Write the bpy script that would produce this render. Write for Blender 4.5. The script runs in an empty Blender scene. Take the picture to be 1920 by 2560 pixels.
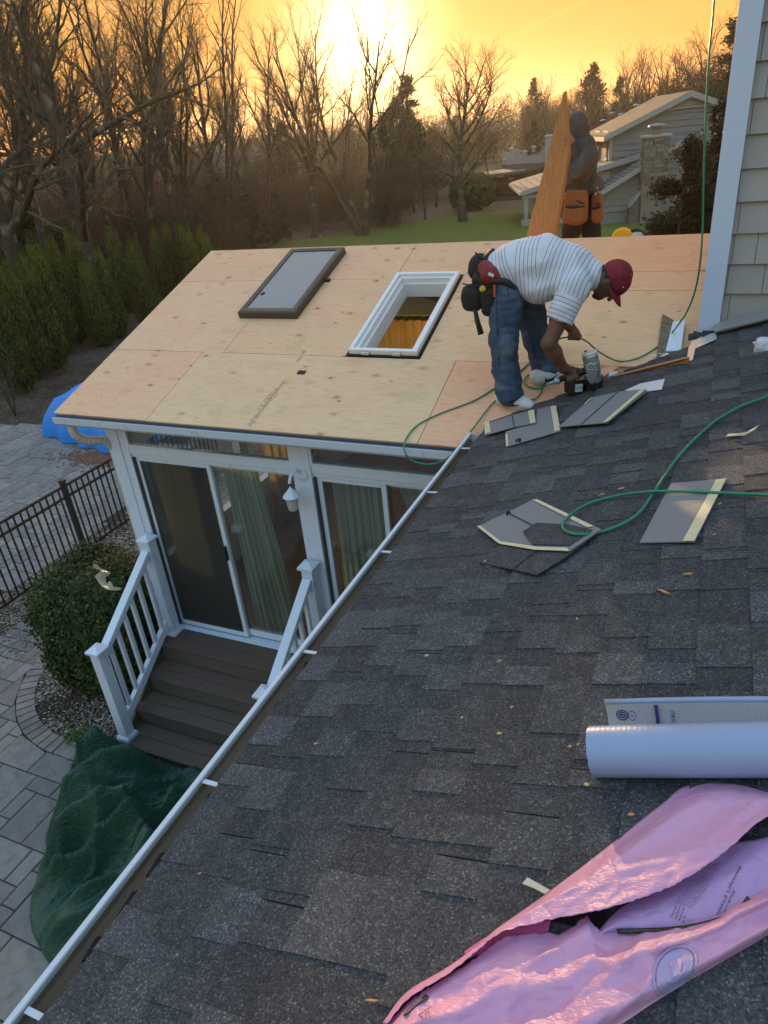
import bpy, bmesh, math, random
import numpy as np
from mathutils import Vector, Matrix, noise as mnoise

random.seed(11)
SC = bpy.context.scene
COL = SC.collection
rad = math.radians

# ------------------------------------------------------------------ camera
F_PX, W_PX, H_PX = 1737.35, 1920, 2560
PITCH, ROLL, YAW = rad(28.204), rad(-5.7035), rad(25.9446)
S1, S2 = rad(16.469), rad(19.083)          # slopes of the shingled roof and of the boarded roof
_f = Vector((-math.sin(YAW) * math.cos(PITCH), math.cos(YAW) * math.cos(PITCH), -math.sin(PITCH)))
_r = Vector((math.cos(YAW), math.sin(YAW), 0))
_u = _r.cross(_f)
CR = math.cos(ROLL) * _r + math.sin(ROLL) * _u
CU = -math.sin(ROLL) * _r + math.cos(ROLL) * _u
CF = _f
cam_data = bpy.data.cameras.new('camera')
cam_data.sensor_fit = 'HORIZONTAL'
cam_data.sensor_width = 36.0
cam_data.lens = F_PX / W_PX * 36.0
cam_data.clip_start = 0.05
cam_data.clip_end = 3000
cam = bpy.data.objects.new('camera', cam_data)
cam.matrix_world = Matrix(((CR.x, CU.x, -CF.x, 0), (CR.y, CU.y, -CF.y, 0), (CR.z, CU.z, -CF.z, 0), (0, 0, 0, 1)))
COL.objects.link(cam)
SC.camera = cam

# ------------------------------------------------------------------ sky, sun, exposure
SUN_EL, SUN_AZ = rad(6.0), rad(24.2)       # azimuth measured from +Y towards -X
SUN_DIR = Vector((-math.sin(SUN_AZ) * math.cos(SUN_EL), math.cos(SUN_AZ) * math.cos(SUN_EL), math.sin(SUN_EL)))
world = bpy.data.worlds.new('World')
SC.world = world
world.use_nodes = True
wn, wl = world.node_tree.nodes, world.node_tree.links
wn.clear()
def wnode(t, **kw):
    n = wn.new(t)
    for k, v in kw.items():
        setattr(n, k, v)
    return n
def wmath(op, a, b=None, c=None, clamp=False):
    n = wnode('ShaderNodeMath', operation=op, use_clamp=clamp)
    for i, x in enumerate((a, b, c)):
        if x is None: continue
        if isinstance(x, (int, float)): n.inputs[i].default_value = x
        else: wl.new(x, n.inputs[i])
    return n.outputs[0]
def wvmath(op, a, b=None, s=None):
    n = wnode('ShaderNodeVectorMath', operation=op)
    for i, x in enumerate((a, b)):
        if x is None: continue
        if isinstance(x, (tuple, list, Vector)): n.inputs[i].default_value = tuple(x)
        else: wl.new(x, n.inputs[i])
    if s is not None:
        if isinstance(s, (int, float)): n.inputs['Scale'].default_value = s
        else: wl.new(s, n.inputs['Scale'])
    return n.outputs['Value'] if op in ('DOT_PRODUCT', 'LENGTH') else n.outputs['Vector']
tc = wnode('ShaderNodeTexCoord')
dirv = wvmath('NORMALIZE', tc.outputs['Generated'])
sky = wnode('ShaderNodeTexSky', sky_type='NISHITA')
sky.sun_disc = False
sky.sun_elevation = SUN_EL
sky.sun_rotation = -SUN_AZ
sky.altitude = 60
sky.air_density = 1.3
sky.dust_density = 3.2
sky.ozone_density = 1.6
# the phone exposes the bright part of the sky softly: a shoulder on the radiance
SKY_GAIN, SKY_SHOULDER = 15.0, 4.0
skyc = sky.outputs['Color']
lum = wvmath('DOT_PRODUCT', skyc, (0.25, 0.6, 0.15))
den = wmath('ADD', wmath('MULTIPLY', wmath('POWER', lum, 1.30), SKY_SHOULDER), 1.0)
hs_ = wnode('ShaderNodeHueSaturation'); hs_.inputs['Saturation'].default_value = 1.12
wl.new(wvmath('SCALE', skyc, s=wmath('DIVIDE', SKY_GAIN, den)), hs_.inputs['Color'])
# dusty low air reddens everything near the horizon, all the way round
sepd = wnode('ShaderNodeSeparateXYZ'); wl.new(dirv, sepd.inputs[0])
lowf = wmath('EXPONENT', wmath('DIVIDE', wmath('MAXIMUM', sepd.outputs['Z'], 0.0), -0.24))
mixt = wnode('ShaderNodeMix', data_type='RGBA'); wl.new(lowf, mixt.inputs['Factor']); mixt.inputs['A'].default_value = (1.16, 0.99, 0.93, 1); mixt.inputs['B'].default_value = (1.05, 0.63, 0.225, 1)
sk2 = wvmath('MULTIPLY', hs_.outputs[0], mixt.outputs['Result'])
# sun aureole in the hazy evening air
ct = wvmath('DOT_PRODUCT', dirv, SUN_DIR)
ang = wmath('ARCCOSINE', wmath('MINIMUM', ct, 0.999999))
g1 = wmath('EXPONENT', wmath('MULTIPLY', wmath('POWER', wmath('DIVIDE', ang, rad(3.5)), 2.0), -1.0))
g2 = wmath('EXPONENT', wmath('DIVIDE', ang, -rad(15.0)))
aur = wvmath('ADD', wvmath('SCALE', (1.0, 0.86, 0.50), s=wmath("MULTIPLY", g1, 10.0)),
             wvmath('SCALE', (1.0, 0.50, 0.045), s=wmath("MULTIPLY", g2, 1.5)))
# thin streaky cirrus and an aircraft trail, both lit by the sun
mp = wnode('ShaderNodeMapping'); mp.inputs['Scale'].default_value = (2.0, 2.0, 14.0); mp.inputs['Rotation'].default_value = (0.0, 0.22, 0.3)
wl.new(dirv, mp.inputs['Vector'])
nz = wnode('ShaderNodeTexNoise'); nz.inputs['Scale'].default_value = 2.2; nz.inputs['Detail'].default_value = 5.0
wl.new(mp.outputs[0], nz.inputs['Vector'])
cl = wmath('MULTIPLY', wmath('SUBTRACT', nz.outputs['Fac'], 0.45, clamp=True), 0.5)
# aircraft trail: a band along a great circle between two sky directions
def _ray(px, py): return (CR * ((px - 960) / F_PX) + CU * (-(py - 1280) / F_PX) + CF).normalized()
ta, tb = _ray(1285, 88), _ray(1490, -12)
tn = ta.cross(tb).normalized(); tm = (ta + tb).normalized()
dn = wmath('ABSOLUTE', wvmath('DOT_PRODUCT', dirv, tn))
band = wmath('EXPONENT', wmath('MULTIPLY', wmath('POWER', wmath('DIVIDE', dn, 0.0022), 2.0), -1.0))
alo = wmath('ARCCOSINE', wmath('MINIMUM', wvmath('DOT_PRODUCT', dirv, tm), 0.999999))
band = wmath('MULTIPLY', band, wmath('MULTIPLY', wmath('SUBTRACT', 1.0, wmath('DIVIDE', alo, 0.085), clamp=True), 1.6, clamp=True))
veil = wmath('ADD', cl, wmath('MULTIPLY', band, 0.22))
sk3 = wvmath('ADD', sk2, wvmath('MULTIPLY', wvmath('SCALE', sk2, s=wmath('MULTIPLY', veil, 1.2)), (1.0, 0.85, 0.75)))
fin = wvmath('ADD', sk3, aur)
bg = wnode('ShaderNodeBackground'); bg.inputs['Strength'].default_value = 0.1
out = wnode('ShaderNodeOutputWorld')
wl.new(fin, bg.inputs['Color']); wl.new(bg.outputs[0], out.inputs['Surface'])
sun_l = bpy.data.lights.new('sun', 'SUN')
sun_l.energy = 3.0
sun_l.angle = rad(1.2)
sun_l.color = (1.0, 0.62, 0.28)
sun = bpy.data.objects.new('sun', sun_l)
sun.rotation_euler = SUN_DIR.to_track_quat('Z', 'Y').to_euler()
sun.location = (0, 0, 30)
COL.objects.link(sun)
vs_ = SC.view_settings
vs_.view_transform = 'Standard'; vs_.look = 'None'; vs_.gamma = 1.0; vs_.use_curve_mapping = False
vs_.exposure = 1.5
HAZE_D = 0.00032
SC.cycles.volume_bounces = 1
SC.cycles.max_bounces = 8
SC.cycles.diffuse_bounces = 3
SC.cycles.glossy_bounces = 3
SC.cycles.transmission_bounces = 6
SC.cycles.transparent_max_bounces = 12
SC.cycles.use_denoising = True
SC.cycles.caustics_reflective = False
SC.cycles.caustics_refractive = False
SC.cycles.sample_clamp_indirect = 6.0
# ------------------------------------------------------------------ pixel rays to points in the place
def ray(px, py):
    return CR * ((px - 960) / F_PX) + CU * (-(py - 1280) / F_PX) + CF
H1, H2 = 1.375, 3.15
N1 = Vector((-math.sin(S1), 0, math.cos(S1)))
N2 = Vector((0, -math.sin(S2), math.cos(S2)))
def hit(px, py, n, d):
    v = ray(px, py); return v * (d / n.dot(v))
def sh(px, py, off=0.0): return hit(px, py, N1, -(H1 - off))      # on the shingled roof
def pl(px, py, off=0.0): return hit(px, py, N2, -(H2 - off))      # on the boarded roof
def onX(px, py, x): v = ray(px, py); return v * (x / v.x)
def onY(px, py, y): v = ray(px, py); return v * (y / v.y)
def onZ(px, py, z): v = ray(px, py); return v * (z / v.z)
G = -5.05                                                          # the ground
def gd(px, py): return onZ(px, py, G)
def z1(x): return -H1 / math.cos(S1) + x * math.tan(S1)
def z2(y): return -H2 / math.cos(S2) + y * math.tan(S2)
EX1 = Vector((math.cos(S1), 0, math.sin(S1)))
EY2 = Vector((0, math.cos(S2), math.sin(S2)))
def r1(u, v, n=0.0): return Vector((0, 0, z1(0))) + EX1 * u + Vector((0, v, 0)) + N1 * n
Y_EAVE = 4.17
def r2(x, s, n=0.0): return Vector((x, Y_EAVE, z2(Y_EAVE))) + EY2 * s + N2 * n

# ------------------------------------------------------------------ mesh and object helpers
def wloc(o):
    p = Vector((0, 0, 0))
    while o is not None:
        p = p + o.location; o = o.parent
    return p
class MB:
    def __init__(self):
        self.v, self.f, self.m, self.t = [], [], [], []
        self.tf = None
    def add(self, vs, fs, mi=0, tone=0.5):
        b = len(self.v)
        if self.tf is not None: vs = [self.tf @ Vector(p) for p in vs]
        self.v.extend([tuple(p) for p in vs])
        for f in fs:
            self.f.append(tuple(i + b for i in f)); self.m.append(mi); self.t.append(tone)
        return self
    def box(self, x0, x1, y0, y1, z0, z1_, mi=0, tone=0.5):
        vs = [(x, y, z) for x in (x0, x1) for y in (y0, y1) for z in (z0, z1_)]
        return self.add(vs, [(0, 1, 3, 2), (4, 6, 7, 5), (0, 4, 5, 1), (2, 3, 7, 6), (0, 2, 6, 4), (1, 5, 7, 3)], mi, tone)
    def obox(self, c, a, b, d, mi=0, tone=0.5):       # centre and three half vectors
        c, a, b, d = Vector(c), Vector(a), Vector(b), Vector(d)
        vs = [c + a * i + b * j + d * k for i in (-1, 1) for j in (-1, 1) for k in (-1, 1)]
        return self.add(vs, [(0, 1, 3, 2), (4, 6, 7, 5), (0, 4, 5, 1), (2, 3, 7, 6), (0, 2, 6, 4), (1, 5, 7, 3)], mi, tone)
    def bar(self, p, q, w, h, up=(0, 0, 1), mi=0):    # square bar from p to q
        p, q, up = Vector(p), Vector(q), Vector(up)
        d = (q - p); t = d.normalized(); s = t.cross(up)
        if s.length < 1e-4: s = t.cross(Vector((1, 0, 0)))
        s.normalize(); u = s.cross(t)
        return self.obox((p + q) / 2, d / 2, s * (w / 2), u * (h / 2), mi)
    def prism(self, poly, ext, mi=0, tone=0.5):
        n = len(poly); ext = Vector(ext); a = [Vector(p) for p in poly]
        vs = a + [p + ext for p in a]
        fs = [tuple(range(n - 1, -1, -1)), tuple(range(n, 2 * n))] + [(i, (i + 1) % n, n + (i + 1) % n, n + i) for i in range(n)]
        return self.add(vs, fs, mi, tone)
    def poly(self, pts, mi=0, tone=0.5): return self.add(pts, [tuple(range(len(pts)))], mi, tone)
    def tube(self, pts, r, n=6, caps=True, mi=0):
        pts = [Vector(p) for p in pts]; m = len(pts)
        rs = r if isinstance(r, (list, tuple)) else [r] * m
        vs, fs = [], []
        t = (pts[1] - pts[0]).normalized()
        s = t.orthogonal().normalized()
        for i in range(m):
            if i == 0: t = (pts[1] - pts[0])
            elif i == m - 1: t = (pts[-1] - pts[-2])
            else: t = pts[i + 1] - pts[i - 1]
            if t.length < 1e-9: t = Vector((0, 0, 1))
            t.normalize(); s = s - t * s.dot(t)
            if s.length < 1e-6: s = t.orthogonal()
            s.normalize(); b = t.cross(s)
            for k in range(n):
                a = 2 * math.pi * k / n
                vs.append(pts[i] + (s * math.cos(a) + b * math.sin(a)) * rs[i])
        for i in range(m - 1):
            for k in range(n):
                fs.append((i * n + k, i * n + (k + 1) % n, (i + 1) * n + (k + 1) % n, (i + 1) * n + k))
        if caps: fs += [tuple(range(n - 1, -1, -1)), tuple(range((m - 1) * n, m * n))]
        return self.add(vs, fs, mi)
    def lathe(self, prof, c, n=16, axis=(0, 0, 1), mi=0):
        c, ax = Vector(c), Vector(axis).normalized(); s = ax.orthogonal().normalized(); b = ax.cross(s)
        vs, fs = [], []
        for (r, z) in prof:
            for k in range(n):
                a = 2 * math.pi * k / n
                vs.append(c + ax * z + (s * math.cos(a) + b * math.sin(a)) * r)
        m = len(prof)
        for i in range(m - 1):
            for k in range(n):
                fs.append((i * n + k, i * n + (k + 1) % n, (i + 1) * n + (k + 1) % n, (i + 1) * n + k))
        fs += [tuple(range(n - 1, -1, -1)), tuple(range((m - 1) * n, m * n))]
        return self.add(vs, fs, mi)
    def mesh(self, name, mats, smooth=False, off=(0, 0, 0), tone=False, fix=True):
        me = bpy.data.meshes.new(name)
        v = np.array(self.v, dtype=np.float64).reshape(-1, 3) - np.array(tuple(off))
        me.from_pydata(v.tolist(), [], self.f)
        for m in (mats if isinstance(mats, (list, tuple)) else [mats]): me.materials.append(m)
        if fix and len(self.f) < 30000:
            bm = bmesh.new(); bm.from_mesh(me); bmesh.ops.recalc_face_normals(bm, faces=bm.faces[:]); bm.to_mesh(me); bm.free()
        me.polygons.foreach_set('material_index', self.m)
        if smooth: me.polygons.foreach_set('use_smooth', [True] * len(me.polygons))
        if tone:
            a = me.attributes.new('tone', 'FLOAT', 'FACE'); a.data.foreach_set('value', self.t)
        me.update()
        return me
    def build(self, name, mats, parent=None, smooth=False, tone=False, bevel=0.0, fix=True):
        base = wloc(parent) if parent is not None else Vector((0, 0, 0))
        o = bpy.data.objects.new(name, self.mesh(name, mats, smooth, base, tone, fix))
        COL.objects.link(o)
        if parent is not None: o.parent = parent
        if bevel > 0:
            b = o.modifiers.new('bevel', 'BEVEL'); b.width = bevel; b.segments = 2; b.limit_method = 'ANGLE'; b.angle_limit = rad(40)
        return o
def tag(o, label=None, cat=None, group=None, kind=None):
    if label: o['label'] = label
    if cat: o['category'] = cat
    if group: o['group'] = group
    if kind: o['kind'] = kind
    return o
def thing(name, label, cat, loc, group=None):
    o = bpy.data.objects.new(name, None); COL.objects.link(o)
    o.location = loc; o.empty_display_size = 0.1
    return tag(o, label, cat, group)
def tagmesh(mb, name, mats, label, cat, group=None, **kw):          # a thing that is one mesh, its origin at its base
    a = np.array(mb.v); c = Vector((float(a[:, 0].mean()), float(a[:, 1].mean()), float(a[:, 2].min())))
    o = bpy.data.objects.new(name, mb.mesh(name, mats, kw.get('smooth', False), c, kw.get('tone', False), kw.get('fix', True)))
    o.location = c; COL.objects.link(o)
    return tag(o, label, cat, group)
def struct(mb, name, mats, **kw):
    o = mb.build(name, mats, **kw); o['kind'] = 'structure'; return o
def dup(root, loc, rz=0.0, sc=1.0, label=None, group=None):
    r = root.copy(); COL.objects.link(r); r.location = loc; r.rotation_euler = (0, 0, rz); r.scale = (sc, sc, sc) if isinstance(sc, (int, float)) else sc
    if label: r['label'] = label
    if group: r['group'] = group
    for ch in root.children:
        c = ch.copy(); COL.objects.link(c); c.parent = r
        for g in ch.children:
            d = g.copy(); COL.objects.link(d); d.parent = c
    return r
def spline(pts, n=8):                                              # Catmull-Rom through the points
    P = [Vector(p) for p in pts]; P = [P[0] * 2 - P[1]] + P + [P[-1] * 2 - P[-2]]
    out = []
    for i in range(1, len(P) - 2):
        for k in range(n):
            t = k / n; a, b, c, d = P[i - 1], P[i], P[i + 1], P[i + 2]
            out.append(0.5 * (2 * b + (c - a) * t + (2 * a - 5 * b + 4 * c - d) * t * t + (3 * b - a - 3 * c + d) * t ** 3))
    out.append(P[-2]); return out
def lerp(a, b, t): return a + (b - a) * t
def fbm(p, o=4): return mnoise.fractal(Vector(p), 0.6, 2.1, o)

# ------------------------------------------------------------------ materials
class NT:
    def __init__(self, name, rough=0.7, spec=0.5, metal=0.0):
        self.m = bpy.data.materials.new(name); self.m.use_nodes = True
        self.n, self.l = self.m.node_tree.nodes, self.m.node_tree.links
        self.b = self.n['Principled BSDF']
        self.b.inputs['Roughness'].default_value = rough
        self.b.inputs['Specular IOR Level'].default_value = spec
        self.b.inputs['Metallic'].default_value = metal
        self.tc = self.n.new('ShaderNodeTexCoord')
    def set(self, sock, x):
        if isinstance(x, (int, float)): sock.default_value = x
        elif isinstance(x, (tuple, list)):
            sock.default_value = tuple(x) + ((1.0,) if len(x) == 3 and len(sock.default_value) == 4 else ())
        else: self.l.new(x, sock)
    def node(self, t, **kw):
        n = self.n.new(t)
        for k, v in kw.items(): setattr(n, k, v)
        return n
    def coord(self, scale=(1, 1, 1), rot=(0, 0, 0), which='Object', loc=(0, 0, 0)):
        m = self.node('ShaderNodeMapping'); m.inputs['Scale'].default_value = scale; m.inputs['Rotation'].default_value = rot; m.inputs['Location'].default_value = loc
        self.l.new(self.tc.outputs[which], m.inputs['Vector']); return m.outputs[0]
    def noise(self, vec, scale=5, detail=3, rough=0.55, dist=0.0):
        n = self.node('ShaderNodeTexNoise'); self.set(n.inputs['Scale'], scale); n.inputs['Detail'].default_value = detail
        n.inputs['Roughness'].default_value = rough; n.inputs['Distortion'].default_value = dist
        if vec is not None: self.l.new(vec, n.inputs['Vector'])
        return n.outputs['Fac']
    def voronoi(self, vec, scale=5, feature='F1', out='Distance', rnd=1.0):
        n = self.node('ShaderNodeTexVoronoi', feature=feature); n.inputs['Scale'].default_value = scale; n.inputs['Randomness'].default_value = rnd
        if vec is not None: self.l.new(vec, n.inputs['Vector'])
        return n.outputs[out]
    def ramp(self, fac, stops, interp='LINEAR'):
        r = self.node('ShaderNodeValToRGB'); cr = r.color_ramp; cr.interpolation = interp
        while len(cr.elements) < len(stops): cr.elements.new(0.5)
        for e, (p, c) in zip(cr.elements, stops):
            e.position = p; e.color = tuple(c) + (1,) if len(c) == 3 else c
        self.l.new(fac, r.inputs[0]); return r.outputs[0]
    def math(self, op, a, b=0.0, c=None, clamp=False):
        n = self.node('ShaderNodeMath', operation=op, use_clamp=clamp)
        self.set(n.inputs[0], a); self.set(n.inputs[1], b)
        if c is not None: self.set(n.inputs[2], c)
        return n.outputs[0]
    def mix(self, fac, a, b, blend='MIX'):
        n = self.node('ShaderNodeMix', data_type='RGBA', blend_type=blend)
        self.set(n.inputs['Factor'], fac); self.set(n.inputs['A'], a); self.set(n.inputs['B'], b)
        return n.outputs['Result']
    def maprange(self, x, a, b, c=0.0, d=1.0, smooth=True):
        n = self.node('ShaderNodeMapRange'); n.interpolation_type = 'SMOOTHSTEP' if smooth else 'LINEAR'
        for i, q in enumerate((x, a, b, c, d)): self.set(n.inputs[i], q)
        return n.outputs[0]
    def attr(self, name, out='Fac'):
        n = self.node('ShaderNodeAttribute', attribute_name=name); return n.outputs[out]
    def objrand(self): return self.node('ShaderNodeObjectInfo').outputs['Random']
    def objcol(self): return self.node('ShaderNodeObjectInfo').outputs['Color']
    def color(self, c): self.set(self.b.inputs['Base Color'], c); return self
    def rough(self, r): self.set(self.b.inputs['Roughness'], r); return self
    def bump(self, h, strength=0.4, dist=0.01):
        n = self.node('ShaderNodeBump'); n.inputs['Strength'].default_value = strength; n.inputs['Distance'].default_value = dist
        self.l.new(h, n.inputs['Height']); self.l.new(n.outputs[0], self.b.inputs['Normal']); return self
def soft(name, c, var=0.25, scale=8, rough=0.7, bump=0.15, dist=0.004, spec=0.5, metal=0.0, stretch=(1, 1, 1), fine=60):
    t = NT(name, rough, spec, metal)                               # a plain surface with uneven colour, grime and grain
    v = t.coord(stretch)
    n = t.noise(v, scale, 4); f = t.noise(v, fine, 2)
    k = t.math('ADD', t.math('MULTIPLY', t.math('SUBTRACT', n, 0.5), var * 2.2), t.math('MULTIPLY', t.math('SUBTRACT', f, 0.5), var * 0.9))
    t.color(t.mix(1.0, tuple(c), t.ramp(t.math('ADD', k, 0.5), [(0, (1 - var,) * 3), (0.5, (1, 1, 1)), (1, (1 + var * .6,) * 3)]), 'MULTIPLY'))
    t.rough(t.maprange(n, 0.2, 0.8, max(rough - 0.1, 0.03), min(rough + 0.12, 1)))
    if bump: t.bump(f, bump, dist)
    return t.m
# ------------------------------------------------------------------ shared materials
def mat_trim():
    t = NT('white_trim', 0.45, 0.4)
    v = t.coord(); n = t.noise(v, 3.0, 5); d = t.noise(t.coord((1, 1, .25)), 28, 4)
    dirt = t.maprange(d, 0.60, 0.74)
    t.color(t.mix(t.math('MULTIPLY', dirt, 0.5), t.mix(n, (.60, .71, .86), (.67, .77, .90)), (.30, .31, .29)))
    t.bump(t.noise(v, 90, 2), 0.06, 0.002); return t.m
M_TRIM = mat_trim()
M_BLUE = soft('corner_trim_paint', (.58, .70, .92), .05, 5, .4, .05)
M_DARK = soft('black_and_shade', (.015, .015, .016), .3)  # near-black of dark parts, and of the shade painted in the porch
M_CHAR = soft('drip_edge_dark', (.075, .08, .09), .35, 12, .6)
def mat_ply(name, seed, green=0.0):
    t = NT(name, 0.72, 0.3)
    oc = t.objcol()
    v = t.coord((1.1, 9, 9)); v2 = t.coord((.55, 2.4, 2.4), loc=(seed, seed * 2, 0)); vk = t.coord((5.2, 8.6, 8.6), loc=(seed, 0, 0))
    wob = t.noise(t.coord((1, 1, 1)), 2.2, 2)
    big = t.noise(v2, 1.6, 5, .6, 1.6); grain = t.noise(v, 9, 5, .6, .6)
    col = t.ramp(big, [(.25, (.76, .43, .285)), (.42, (.78, .48, .325)), (.55, (.78, .515, .34)), (.72, (.74, .52, .325)), (.85, (.66, .45, .26))])
    fine = t.ramp(grain, [(.30, (.80, .75, .69)), (.5, (1, 1, 1)), (.75, (1.05, 1.04, 1.02))])
    col = t.mix(0.85, col, fine, 'MULTIPLY')
    vo = t.node('ShaderNodeTexVoronoi'); vo.inputs['Scale'].default_value = 1.0; t.l.new(vk, vo.inputs['Vector'])
    kd, kc = vo.outputs['Distance'], vo.outputs['Color']
    sep = t.node('ShaderNodeSeparateColor'); t.l.new(kc, sep.inputs[0])
    on = t.math('GREATER_THAN', sep.outputs[0], 0.62)
    halo = t.math('MULTIPLY', t.maprange(kd, 0.40, 0.10), on); core = t.math('MULTIPLY', t.maprange(kd, 0.17, 0.07), on)
    col = t.mix(t.math('MULTIPLY', halo, 0.46), col, (.60, .29, .17))
    col = t.mix(t.math('MULTIPLY', core, t.math('MULTIPLY_ADD', sep.outputs[1], .5, .35)), col, (.22, .10, .055))
    vp = t.node('ShaderNodeTexVoronoi'); vp.inputs['Scale'].default_value = 1.0; t.l.new(t.coord((6, 16, 16), loc=(seed + 3, 1, 0)), vp.inputs['Vector'])
    sp = t.node('ShaderNodeSeparateColor'); t.l.new(vp.outputs['Color'], sp.inputs[0])
    pin = t.math('MULTIPLY', t.maprange(vp.outputs['Distance'], 0.16, 0.09), t.math('GREATER_THAN', sp.outputs[0], .90))
    col = t.mix(t.math('MULTIPLY', pin, .75), col, (.10, .06, .04))
    crack = t.maprange(t.noise(t.coord((.8, 34, 34), loc=(0, seed, 0)), 3.0, 3, .5, .4), .71, .75)
    col = t.mix(t.math('MULTIPLY', crack, .55), col, (.25, .14, .08))
    stain = t.maprange(t.noise(t.coord((1.3, 1.3, 1.3), loc=(seed, 5, 0)), 2.6, 4), .58, .72)
    col = t.mix(t.math('MULTIPLY', stain, .28), col, (.45, .30, .20))
    col = t.mix(1.0, col, oc, 'MULTIPLY')
    t.color(col).rough(t.maprange(grain, .2, .8, .62, .85)); t.bump(grain, .16, .003)
    return t.m
M_PLY = mat_ply('plywood', 1.3)
M_BOARD = NT('orange_board', .6)
_t = M_BOARD; _g = _t.noise(_t.coord((9, 9, .8)), 7, 5, .6, .5)
_t.color(_t.ramp(_g, [(.3, (.34, .16, .055)), (.6, (.44, .225, .085)), (.8, (.50, .28, .12))])); _t.bump(_g, .15, .003); M_BOARD = _t.m
def mat_shingle(name, dark, light, sp=.5):
    t = NT(name, .93, .22)
    v = t.coord(); tone = t.attr('tone')
    g = t.noise(v, 330, 2, .7); g2 = t.voronoi(v, 250, 'F1', 'Color'); bl = t.noise(v, 2.2, 4); md = t.noise(v, 26, 3)
    base = t.mix(tone, tuple(dark), tuple(light))
    base = t.mix(1.0, base, t.ramp(bl, [(.3, (.88, .88, .90)), (.55, (1, 1, 1)), (.75, (1.10, 1.09, 1.06))]), 'MULTIPLY')
    base = t.mix(1.0, base, t.ramp(md, [(.3, (.84, .84, .84)), (.7, (1.16, 1.16, 1.16))]), 'MULTIPLY')
    sc_ = t.node('ShaderNodeSeparateColor'); t.l.new(g2, sc_.inputs[0])
    base = t.mix(1.0, base, t.ramp(sc_.outputs[0], [(0, (.55, .55, .57)), (.5, (.92, .92, .92)), (.84, (1.25, 1.24, 1.22)), (.95, (1.9, 1.87, 1.8)), (1, (2.7, 2.65, 2.5))]), 'MULTIPLY')
    dust = t.maprange(t.noise(t.coord((3.0, 1.2, 1)), 3.2, 5, .65), .55, .75)
    base = t.mix(t.math('MULTIPLY', dust, .12), base, (.17, .15, .12))
    t.color(base); t.bump(g, .55, .0016)
    return t.m
M_SHINGLE = mat_shingle('granule_shingle', (.047, .0485, .054), (.092, .094, .101))
M_SHBACK = soft('shingle_back', (.20, .205, .215), .18, 14, .75, .25, .002, fine=220)
M_TAPE = soft('sealant_tape', (.62, .55, .36), .35, 30, .5, .2)
M_FELT = soft('black_felt', (.03, .031, .035), .3, 10, .8)

# ------------------------------------------------------------------ ground and far land
def mat_litter():
    t = NT('leaf_litter', .95, .2)
    v = t.coord(); a = t.noise(v, .22, 5); b = t.noise(v, 5, 4); c = t.voronoi(v, 9, 'F1', 'Color')
    s = t.node('ShaderNodeSeparateColor'); t.l.new(c, s.inputs[0])
    col = t.mix(b, (.055, .036, .022), (.16, .098, .055))
    col = t.mix(t.math('MULTIPLY', s.outputs[0], .5), col, (.20, .125, .07))
    col = t.mix(t.maprange(a, .5, .66), col, (.07, .085, .028))
    t.color(col); t.bump(b, .8, .04); return t.m
def mat_lawn():
    t = NT('lawn_turf', .9, .2)
    v = t.coord(); a = t.noise(v, .35, 4); b = t.noise(v, 16, 4); st = t.noise(t.coord((.25, 1.4, 1)), 1.2, 2)
    col = t.mix(a, (.075, .095, .015), (.135, .155, .026)); col = t.mix(t.math('MULTIPLY', st, .5), col, (.15, .15, .035))
    col = t.mix(1.0, col, t.ramp(b, [(.3, (.6, .6, .6)), (.7, (1.35, 1.35, 1.3))]), 'MULTIPLY')
    t.color(col); t.bump(b, .8, .04); return t.m
M_LITTER, M_LAWN = mat_litter(), mat_lawn()
def land_z(x, y):                                                  # the land rises gently into low wooded hills far off
    d = math.hypot(x, y)
    return G - 0.03 + max(0.0, d - 75) * 0.020 * (0.9 + 0.3 * mnoise.noise(Vector((x / 90, y / 90, 0)))) if d > 75 else G - 0.03
def grid_sheet(x0, x1, y0, y1, n, m, fz):
    mb = MB(); vs = [(x0 + (x1 - x0) * i / n, y0 + (y1 - y0) * j / m) for j in range(m + 1) for i in range(n + 1)]
    mb.add([(x, y, fz(x, y)) for x, y in vs], [(j * (n + 1) + i, j * (n + 1) + i + 1, (j + 1) * (n + 1) + i + 1, (j + 1) * (n + 1) + i) for j in range(m) for i in range(n)])
    return mb
struct(grid_sheet(-700, 700, -500, 900, 70, 70, land_z), 'ground', M_LITTER, smooth=True)
lawn_edge = [(640, 660), (520, 640), (700, 602), (900, 575), (1010, 548), (1100, 538), (1230, 525), (1330, 520), (1900, 512), (2100, 700), (900, 760)]
mb = MB(); mb.poly([gd(x, y) + Vector((0, 0, .012)) for x, y in [(560, 690), (700, 603), (880, 588), (980, 566), (1080, 548), (1180, 534), (1290, 525), (1420, 522), (1700, 505), (2300, 800), (1200, 900)]])
struct(mb, 'lawn', M_LAWN)
mb = MB(); mb.poly([(-60, 12, G + .008), (-22, 15, G + .008), (-24, 24, G + .008), (-23, 30, G + .008), (-33, 36, G + .008), (-70, 30, G + .008)])
struct(mb, 'side_lawn', M_LAWN)
def mat_gravel(name, c1, c2, c3):
    t = NT(name, .9, .3)
    v = t.coord(); vo = t.node('ShaderNodeTexVoronoi'); vo.inputs['Scale'].default_value = 32; t.l.new(v, vo.inputs['Vector'])
    s = t.node('ShaderNodeSeparateColor'); t.l.new(vo.outputs['Color'], s.inputs[0])
    col = t.ramp(s.outputs[0], [(0, c1), (.5, c2), (1, c3)])
    col = t.mix(t.maprange(t.noise(v, 1.6, 4), .45, .65), col, (.05, .036, .024))
    col = t.mix(t.maprange(vo.outputs['Distance'], .35, .7), col, (.02, .017, .013))
    t.color(col); t.bump(t.math('SUBTRACT', 1.0, vo.outputs['Distance']), .9, .02); return t.m
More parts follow.
